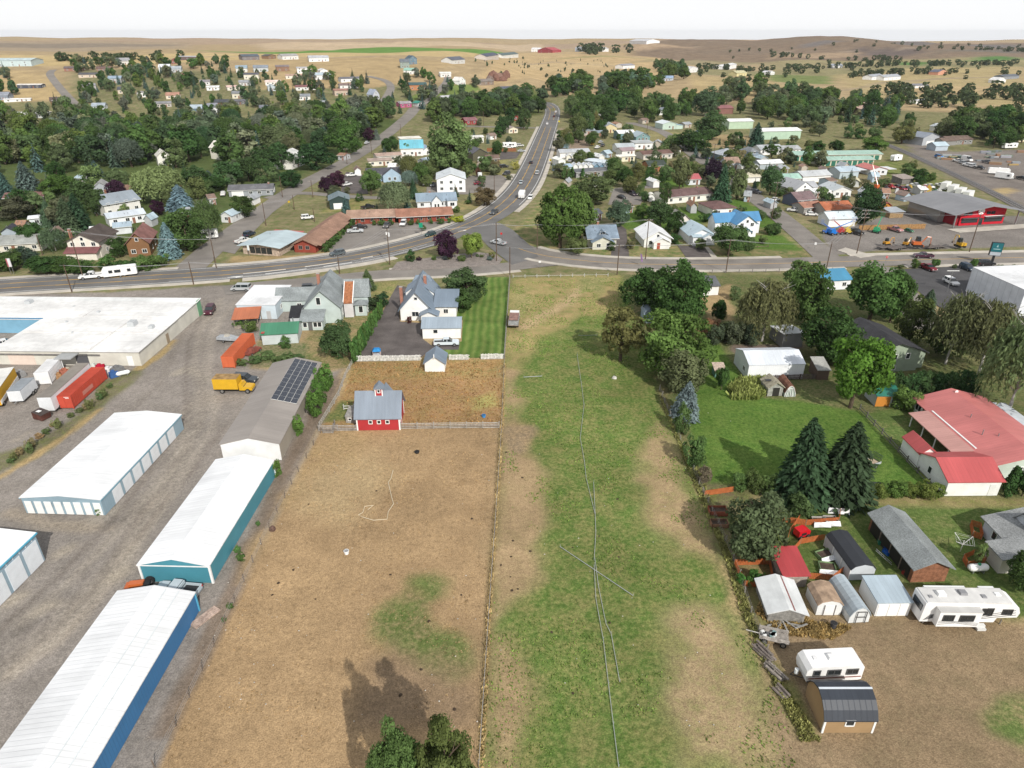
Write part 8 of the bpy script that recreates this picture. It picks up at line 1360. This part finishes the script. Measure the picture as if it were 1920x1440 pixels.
def pipe(label,line,r=.038,name='irrigation_pipe',col=(.34,.36,.35)):
 pts=[P(*q)for q in line];m=MB();m.tube([p+Vector((0,0,.12))for p in pts],r,6);o=m.obj(name,'plain',None,col);tag(o,label,'pipe','irrigation pipes')
 k=0
 for p in resample(pts,9.0):MB().tube([p+Vector((0,0,.1)),p+Vector((.04,0,.55))],.022,4).obj('riser','plain',o,col)
pipe('long irrigation pipe running up the pasture',[(1082,665),(1090,720),(1095,760),(1088,822),(1096,868),(1099,897)]);pipe('irrigation pipe segment left of the pasture middle',[(1099,897),(1116,966),(1117,1000),(1114,1052)]);pipe('short irrigation pipe lying beside the middle segment',[(1113,905),(1116,966)]);pipe('diagonal irrigation pipe lying across the pasture',[(1050,1026),(1187,1118)],.045);pipe('irrigation pipe from the crossing to the lower pasture',[(1116,1052),(1122,1100),(1136,1170),(1146,1190),(1162,1280)]);pipe('lowest irrigation pipe running off the bottom edge',[(1114,1060),(1117,1122),(1131,1200),(1141,1285),(1150,1360),(1160,1440)]);pipe('white pole lying on the upper pasture',[(982,708),(1016,706)],.07);pipe('short white bar under the pasture trees',[(1085,630),(1120,629)])
pts=[P(*q)for q in((737,882),(733,898),(728,905),(735,935),(738,945),(728,960),(726,974),(700,976),(680,970),(672,966),(680,962),(684,950),(700,948),(690,956))];tag(MB().tube([p+Vector((0,0,.06))for p in pts],.045,5).obj('garden_hose','plain',None,(.62,.54,.40)),'pale hose snaking over the dry paddock','hose')
def lump(name,label,cat,px,py,r,h,col,group=None,mat='stone',seg=9):
 p=P(px,py);m=MB();rings=[(r,0),(r*.95,h*.45),(r*.6,h*.85),(r*.1,h)];vs=[];n=seg
 for rr,z in rings:
  for k in range(n):a=6.283*k/n;j=random.uniform(.82,1.18);vs.append((math.cos(a)*rr*j,math.sin(a)*rr*j*.85,z*random.uniform(.9,1.1)))
 fs=[(i*n+k,i*n+(k+1)%n,(i+1)*n+(k+1)%n,(i+1)*n+k)for i in range(3)for k in range(n)]+[tuple(3*n+k for k in range(n))]
 return tag(m.add(vs,fs).obj(name,mat,None,col,p-Vector((0,0,.03)),random.uniform(0,6)),label,cat,group)
def bucket(name,label,px,py,r,h,col,cat='bucket'):
 p=P(px,py);t=thing(name,label,cat,p);MB().tube([(0,0,0),(0,0,h)],[r*.82,r],14,True).obj('shell','plain',t,col);MB().cyl((0,0,h),r*.88,.02,'z',14).obj('opening_shade','plain',t,tuple(c*.35 for c in col));MB().tube([(r*math.cos(a),r*math.sin(a),h)for a in np.linspace(0,6.283,15)],.03,5,False).obj('rim','plain',t,col)  # top disc in darkened shell colour paints the shade inside
bucket('bucket','white bucket standing on the dry paddock',650,1038,.34,.5,(.8,.8,.8));bucket('feed_tub','black rubber feed tub below the barn',782,849,.42,.3,(.03,.03,.03),'tub');bucket('bucket','blue bucket behind the board fence',907,782,.38,.45,(.05,.25,.55));bucket('burn_barrel','dark burn barrel beside the silver sheds',1561,1177,.38,.8,(.06,.06,.065),'barrel');lump('boulder','brown boulder on the paddock edge by the fence','rock',511,993,.5,.6,(.16,.10,.08));lump('boulder','pale boulder under the olive tree on the pasture','rock',1152,709,.5,.5,(.5,.48,.45))
random.seed(11)
for i in range(32):
 x,y=random.choice(((random.uniform(930,1000),random.uniform(840,1150)),(random.uniform(500,900),random.uniform(860,1330)),(random.uniform(1000,1240),random.uniform(760,1330))));lump('dung_pat','dark dried dung pat lying on the grazed fields','dung',x,y,random.uniform(.12,.24),.06,(.07,.05,.035),'dung pats on the fields','stone',7)
n=170;sx=[]
ico=[(0,0,1),(.9,0,.45),(.28,.85,.45),(-.72,.53,.45),(-.72,-.53,.45),(.28,-.85,.45),(0,0,-.2)];icf=[(0,1,2),(0,2,3),(0,3,4),(0,4,5),(0,5,1),(6,2,1),(6,3,2),(6,4,3),(6,5,4),(6,1,5)]
m=MB()
for i in range(n):
 p=P(*random.choice(((random.uniform(380,900),random.uniform(830,1380)),(random.uniform(900,1400),random.uniform(700,1380)),(random.uniform(340,520),random.uniform(900,1350)))));s=random.uniform(.04,.11);m.add([(p.x+a*s*random.uniform(.7,1.3),p.y+b*s,c_*s)for a,b,c_ in ico],icf)
tag(m.obj('stones','stone',None,(.55,.52,.47)),'pale stones scattered over the fields','stones',None,'stuff')
def log_pile(label,px,py,rz,n=7,L=2.4,col=(.2,.17,.15)):
 p=P(px,py);t=thing('log_pile',label,'log pile',p,rz)
 for i in range(n):y=(i%3)*.3-.3+random.uniform(-.05,.05);z=.16+(i//3)*.27;MB().tube([(-L/2+random.uniform(-.3,.3),y,z),(L/2+random.uniform(-.3,.3),y+random.uniform(-.1,.1),z)],random.uniform(.12,.17),7).obj('log','wood',t,(lambda g:tuple(c*g for c in col))(random.uniform(.7,1.4)))
log_pile('uppermost log pile along the right fence',1432,1228,R(118));log_pile('middle grey log pile along the right fence',1454,1264,R(120),6,2.6,(.27,.24,.21));log_pile('lowest small log pile along the right fence',1462,1298,R(115),4,1.5)
p=P(1449,1200);t=thing('farm_wagon','old wooden wagon loaded with scrap beside the fence','wagon',p,R(-17));MB().box(-1.6,1.6,-.8,.8,.55,.65).obj('bed','wood',t,(.33,.3,.27))
for y in(-.8,.8):MB().box(-1.6,1.6,y-.03,y+.03,.65,1.1).obj('side_board','wood',t,(.4,.37,.34))
for i in range(7):MB().box(-.3,.3,-.2,.2,0,.3).obj('scrap','plain',t,random.choice(((.6,.62,.6),(.2,.3,.3),(.7,.7,.68),(.1,.1,.1))),(random.uniform(-1.2,1.2),random.uniform(-.5,.5),.66),random.uniform(0,3))
for x in(-1,1):
 for s in(-.85,.85):wheel(t,x,s,.36,.2)
MB().tube([(-1.6,0,.6),(-3.0,.3,.4)],.07,5).obj('tongue','wood',t,(.5,.48,.44))
p=P(1630,872);t=thing('utility_trailer','small utility trailer with mesh ramp on the lawn','trailer',p,R(25));MB().box(-1.6,1.3,-.9,.9,.45,.55).obj('deck','wood',t,(.48,.38,.28));MB().box(-1.65,1.35,-.95,-.88,.45,.85).box(-1.65,1.35,.88,.95,.45,.85).box(-1.68,-1.6,-.9,.9,.45,.85).obj('rails','plain',t,(.42,.44,.46));g=MB();[g.box(1.35,1.4,-.85+i*.2,-.8+i*.2,.5,1.9)for i in range(9)];[g.box(1.34,1.41,-.85,.8,.6+k*.6,.66+k*.6)for k in range(3)];g.obj('ramp','plain',t,(.07,.10,.08));[wheel(t,.1,s,.32,.2)for s in(-1.05,1.05)];MB().tube([(-1.6,0,.5),(-2.7,0,.45)],.05,5).obj('hitch','steel',t)
p=P(1639,909);t=thing('pallet','dark slatted panel lying on the lawn','pallet',p,R(-14));[MB().box(-1.4+i*.32,-1.15+i*.32,-.7,.7,.05,.1).obj('slat','wood',t,(.06,.06,.07))for i in range(9)];MB().box(-.4,.5,-.3,.2,.1,.16).obj('paper','white',t)
p=P(1831,1072);t=thing('propane_tank','white propane tank with green lid on the lawn','tank',p,R(3));MB().tube([(-1.35,0,.75),(-1.2,0,.75),(-.95,0,.75),(.95,0,.75),(1.2,0,.75),(1.35,0,.75)],[.12,.36,.48,.48,.36,.12],14).obj('tank','plain',t,(.80,.80,.79));[MB().box(x-.08,x+.08,-.35,.35,0,.4).obj('foot','steel',t)for x in(-.7,.7)];MB().cyl((0,0,1.28),.2,.2).obj('valve_cover','plain',t,(.05,.3,.15))
p=P(240,707);t=thing('propane_tank','white propane tank in the weeds by the commercial building','tank',P(232,704),R(35));MB().tube([(-1.3,0,.6),(-1.1,0,.6),(-.9,0,.6),(.9,0,.6),(1.1,0,.6),(1.3,0,.6)],[.1,.34,.42,.42,.34,.1],12).obj('tank','plain',t,(.78,.80,.80));[MB().box(x-.08,x+.08,-.3,.3,0,.3).obj('foot','steel',t)for x in(-.7,.7)]
p=P(1800,1034);t=thing('clothes_dryer','white rotary clothes line on the lawn','clothes line',p,R(20));MB().tube([(0,0,0),(0,0,1.9)],.04,6).obj('mast','white',t);[MB().tube([(0,0,1.2),(1.5*math.cos(a),1.5*math.sin(a),2.1)],.03,5).obj('arm','white',t)for a in(0,1.57,3.14,4.71)];[MB().tube([(k*math.cos(a),k*math.sin(a),1.2+.6*k)for a in(0,1.57,3.14,4.71,6.28)],.012,3,False).obj('line','white',t)for k in(.6,.95,1.3,1.5)]
def coldframe(label,px,py,w,d,h,col,rz=0,cloth=None):
 p=P(px,py);t=thing('raised_bed',label,'garden bed',p,rz,'raised garden beds');MB().box(-w/2,w/2,-d/2,-d/2+.06,0,h).box(-w/2,w/2,d/2-.06,d/2,0,h).box(-w/2,-w/2+.06,-d/2,d/2,0,h).box(w/2-.06,w/2,-d/2,d/2,0,h).obj('sides','wood',t,col);MB().box(-w/2+.06,w/2-.06,-d/2+.06,d/2-.06,0,h*.6).obj('soil','stone',t,(.09,.065,.05))
 if cloth:MB().add([(-w/2-.1,-d/2-.05,h),(w/2+.1,-d/2-.05,h+.1),(w/2+.2,-d/2-.5,.1),(0,-d/2-.7,.35),(-w/2-.2,-d/2-.45,.05),(-w/2-.1,-d/2-.02,h-.02)],[(0,1,2,3),(0,3,4),(4,3,2)]).obj('cloth','canvas',t,(.78,.78,.78))
coldframe('raised bed with white torn sheet beside the spruce',1568,955,2.6,1.6,.8,(.5,.48,.46),R(-8),True);coldframe('raised frame with white sheet in the netted garden',1536,980,2.0,1.4,.6,(.4,.38,.35),0,True);coldframe('second raised frame with white sheet in the netted garden',1556,978,1.8,1.4,.6,(.4,.38,.35),0,True);coldframe('wooden raised bed with white plastic at the pasture fence',1345,962,2.6,1.5,.8,(.30,.10,.06));coldframe('second wooden raised bed at the pasture fence',1348,985,2.4,1.3,.7,(.28,.16,.1));coldframe('bed with white draped cloth beside the greenhouse',1545,1042,2.2,1.4,.5,(.2,.3,.15),R(20),True);coldframe('second bed with white draped cloth beside the greenhouse',1550,1066,2.0,1.6,.5,(.2,.3,.15),R(-10),True)
p=P(1501,1006);t=thing('garden_cart','bright red cart with yellow wheels on the lawn','cart',p,R(20));MB().extr([(-.9,.4),(.9,.4),(1.0,1.2),(.4,1.5),(-.9,1.4)],-.6,.6).obj('body','carpaint',t,(.55,.01,.02));[wheel(t,x,s,.36,.2)for x in(-.6,.6)for s in(-.65,.65)];MB().box(-.5,.3,-.62,-.6,.7,1.1).obj('opening_shade','black',t)  # black plate on the solid body paints the shade of a hollow
junk=[(1660,1000),(1655,1010),(1665,1022),(1672,1030),(1650,1018),(1680,1045),(1690,1060),(1662,1038),(1698,1075),(1645,1008)]
for i,(x,y)in enumerate(junk):
 p=P(x,y);tag(MB().box(-.5,.5,-.3,.3,0,.5).add([(-.6,-.1,.5),(.7,-.05,.55),(.6,.2,.9),(-.5,.1,.8)],[(0,1,2,3)]).obj('scrap_heap','wood',None,((.25,.24,.23),(.4,.36,.3),(.02,.1,.4),(.35,.06,.05),(.03,.2,.12))[i%5],p,random.uniform(0,3)),('grey','tan','blue','red','green')[i%5]+' scrap item heaped along the open shed','scrap','scrap along the open shed')
p=P(1672,1058);t=thing('ladder','aluminium ladder leaning on the scrap by the open shed','ladder',p,R(60));[MB().tube([(-.2+s,0,.05),(-.2+s,2.2,1.5)],.04,5).obj('stile','steel',t)for s in(0,.42)];[MB().tube([(-.2,.25+k*.3,.2+k*.2),(.22,.25+k*.3,.2+k*.2)],.025,4).obj('rung','steel',t)for k in range(7)]
for i,(x,y,c)in enumerate(((40,705,(.3,.3,.3)),(150,700,(.03,.03,.035)),(131,702,(.5,.45,.35)),(177,690,(.6,.62,.58)),(190,694,(.45,.02,.05)),(112,708,(.35,.2,.1)),(124,706,(.4,.15,.1)),(205,700,(.7,.7,.7)),(215,706,(.05,.12,.3)),(222,700,(.2,.2,.2)),(22,710,(.3,.2,.15)),(88,700,(.4,.4,.42)))):
 p=P(x,y);s=random.uniform(.6,1.2);tag(MB().taper(-s,s,-s*.7,s*.7,0,s*1.2,.1,.15,.1).box(-s*.5,s*.2,-s*.3,s*.3,s*1.2,s*1.6).obj('stored_goods','canvas',None,c,p,random.uniform(0,3)),('grey','black','tan','pale','crimson','brown','rust','white','blue','charcoal','wooden','silver')[i]+' goods stacked at the rear of the commercial building','goods','goods behind the commercial building')
p=P(428,640);t=thing('covered_boat','boat under a silver tarpaulin on a trailer','boat',p,R(-8));MB().extr([(-2.3,.6),(-2.2,1.2),(.5,1.35),(2.6,.9),(2.0,.55)],-.85,.85).obj('hull','canvas',t,(.38,.40,.42));MB().taper(-.6,.6,-.5,.5,1.25,1.75,.2,.3,.2).obj('tarp_hump','canvas',t,(.42,.40,.35));[wheel(t,-.6,s,.3,.2)for s in(-.9,.9)];MB().tube([(2.0,0,.5),(3.2,0,.4)],.05,5).obj('hitch','steel',t)
p=P(475,662);t=thing('car_shell','rusted car shell in the weeds behind the orange container','car',p,R(70));MB().extr([(-2,.3),(-2,.8),(1.9,.8),(2,.3)],-.8,.8).taper(-1.2,.9,-.75,.75,.8,1.35,.4,.6,.15).obj('body','rusty',t,(.25,.08,.06));[wheel(t,x,s,.3,.18)for x in(-1.3,1.3)for s in(-.75,.75)]
p=P(707,668);t=thing('playhouse','small play structure with blue cover on the driveway','playhouse',p,R(10));[MB().tube([(x,y,0),(x,y,1.5)],.06,5).obj('leg','plain',t,(.5,.35,.3))for x in(-.8,.8)for y in(-.7,.7)];MB().taper(-.9,.9,-.8,.8,1.4,1.9,.4,.4,.4).obj('cover','canvas',t,(.04,.24,.55));MB().box(-.85,.85,-.75,.75,.5,.6).obj('deck','plain',t,(.6,.58,.58))
p=P(275,1106);t=thing('tractor','orange tractor behind the blue walled shed','tractor',P(270,1104),R(190));MB().box(-.2,1.5,-.4,.4,.6,1.2).obj('hood','carpaint',t,(.5,.12,.03));MB().box(-.9,-.2,-.5,.5,.7,1.0).obj('seat_deck','black',t);MB().box(1.5,2.1,-.8,.8,.2,.7).obj('loader_bucket','plain',t,(.45,.12,.04));[wheel(t,-.6,s,.6,.35)for s in(-.7,.7)];[wheel(t,1.0,s,.35,.25)for s in(-.6,.6)]
V('pickup','pale blue pickup with racks parked behind the blue walled shed',(360,1117),(310,1112),(.45,.52,.56),'truck')
p=P(385,1158);t=thing('board_stack','stack of tan corrugated boards beside the blue walled shed','boards',p,R(58));[MB().box(-1.7,1.7,-.62+i*.32,-.35+i*.32,0,.18).obj('board','wood',t,(.45,.34,.28))for i in range(4)]
tag(MB().cyl((0,0,2.2),1.0,4.4,'z',16).obj('water_tank','plain',None,(.74,.75,.74),P(900,342)),'tall white gas tank beside the white hall','tank')
t=thing('sheds_fence','rust-brown board fence behind the cream travel trailer','fence',P(913,284),0);d_=P(968,283)-P(913,284);[MB().box(i*d_.x/20,(i+.92)*d_.x/20,-.05,.05,0,1.9).obj('board','wood',t,(.30,.12,.06))for i in range(20)]
p=P(1385,745);q=P(1432,746)
def tufts(name,label,poly,n,hgt,wid,col,mat='leaf',prob=None):
 pts=[P(*k)for k in poly];pl=[(a.x,a.y)for a in pts];r=np.random.default_rng(len(name)+n);xs_=r.uniform(min(a[0]for a in pl),max(a[0]for a in pl),n*3);ys_=r.uniform(min(a[1]for a in pl),max(a[1]for a in pl),n*3)
 ok=seg_dist(xs_,ys_,pl)[1]
 if prob is not None:ok &=(vnoise(xs_,ys_,prob[0],9)*.6+vnoise(xs_,ys_,prob[0]*.35,5)*.4>prob[1])
 xs_,ys_=xs_[ok][:n],ys_[ok][:n];k=len(xs_);h=hgt*(.5+r.random(k));Vs=[];Fs=[];tn=[]
 for j in range(3):
  a=r.random(k)*6.283;w=wid*(.5+.8*r.random(k));lx=r.normal(size=k)*h*.35;ly=r.normal(size=k)*h*.35
  b0=np.stack([xs_-np.cos(a)*w,ys_-np.sin(a)*w,np.full(k,-.06)],1);b1=np.stack([xs_+np.cos(a)*w,ys_+np.sin(a)*w,np.full(k,-.06)],1);t1=np.stack([xs_+lx+np.cos(a)*w*.5,ys_+ly+np.sin(a)*w*.5,h],1);t0=np.stack([xs_+lx-np.cos(a)*w*.5,ys_+ly-np.sin(a)*w*.5,h*.8],1)
  Vs.append(np.stack([b0,b1,t1,t0],1).reshape(-1,3));tn.append(np.repeat(r.random(k),4))
 V_=np.concatenate(Vs);F_=np.arange(len(V_)).reshape(-1,4);o=ob(name,np_mesh(name,V_,F_,mat,np.concatenate(tn)),None,col);tag(o,label,'plants',None,'stuff')
tufts('garden_crops','tall vegetable and corn plants in the garden plot',[(1366,730),(1385,716),(1428,712),(1434,742),(1420,750),(1372,750)],900,1.0,.22,(.30,.34,.11))
PASTURE=[(957,530),(1168,520),(1200,600),(1238,720),(1320,950),(1395,1080),(1450,1250),(1500,1440),(895,1440),(905,1360),(945,800),(946,672)]
tufts('pasture_grass','green grass tufts over the pasture',PASTURE,9000,.10,.09,(.26,.37,.10),prob=(7,.55))
tufts('tall_dry_grass','tall rust coloured dry grass behind the red barn',[(664,680),(944,678),(940,796),(765,798),(755,770),(640,770),(650,720)],2200,.16,.10,(.44,.28,.125));tufts('paddock_straw','short straw tufts over the dry paddock',[(604,812),(940,806),(900,1440),(300,1440)],2500,.05,.08,(.50,.37,.21),prob=(4,.5));tufts('fence_weeds','weeds along the right pasture fence',[(1236,740),(1262,790),(1320,905),(1374,1050),(1410,1150),(1455,1262),(1540,1390),(1500,1390),(1440,1260),(1390,1150),(1360,1050),(1300,905)],2600,.28,.12,(.34,.34,.13));tufts('yard_straw','dry grass tufts around the collapsing shed',[(1415,1150),(1440,1100),(1520,1165),(1600,1175),(1560,1200),(1470,1190)],1600,.26,.12,(.46,.34,.15));tufts('centre_fence_weeds','dry weeds along the middle field fence',[(944,680),(948,680),(944,800),(934,960),(920,1160),(908,1440),(894,1440),(912,1160),(927,960),(938,800)],1600,.22,.08,(.55,.43,.22))
for i in range(9):lump('rock_outcrop','red-brown rock of the cliff below the ridge houses','rock',918+i*4,151-(i%3)*3,random.uniform(3.5,6),random.uniform(4,7),random.choice(((.20,.11,.085),(.2,.15,.125),(.23,.14,.11))),'rocks of the cliff')
for i in range(34):
 x,y=random.choice(((random.uniform(1815,1915),random.uniform(296,312)),(random.uniform(1845,1918),random.uniform(284,296)),(random.uniform(1760,1800),random.uniform(293,300))));p=P(x,y);L_s=random.uniform(1.5,6);c=random.choice(((.30,.32,.34),(.22,.24,.26),(.16,.2,.16),(.4,.42,.43),(.33,.2,.12),(.45,.3,.12)))
 t=thing('steel_stack','stack of stored steel and pallets in the rail yard','stack',p,R(random.uniform(-25,5)),'stacks in the rail yard')
 for k in range(random.randint(2,4)):MB().box(-L_s/2,L_s/2,-.7,.7,k*.32,k*.32+.24).obj('layer','plain',t,tuple(q*random.uniform(.9,1.1)for q in c))
for i in range(12):
 p=P(random.uniform(1660,1760),random.uniform(360,374)-8);tag(MB().taper(-1.2,1.2,-.8,.8,0,1.3,.2,.3,.1).box(-.5,.3,-.5,.5,1.3,1.9).obj('stored_machine','carpaint',None,random.choice(((.3,.03,.03),(.05,.05,.06),(.5,.5,.5),(.5,.33,.05),(.03,.12,.06))),p,random.uniform(0,6)),'small machine stored behind the implement dealer','machine','machines behind the dealer')
m=bpy.data.materials.new('haze');m.use_nodes=True;nt=m.node_tree;nt.nodes.clear()
o=N(nt,'OutputMaterial');pv=N(nt,'VolumePrincipled');pv.inputs['Color'].default_value=(.88,.93,1,1);pv.inputs['Density'].default_value=.000042;pv.inputs['Anisotropy'].default_value=.2
nt.links.new(pv.outputs[0],o.inputs['Volume']);MATS['haze']=m
hz=MB().box(-7200,7200,-100,8400,-62,76).obj('haze','haze');hz['kind']='stuff';hz['label']='thin summer haze over the valley';hz['category']='haze'
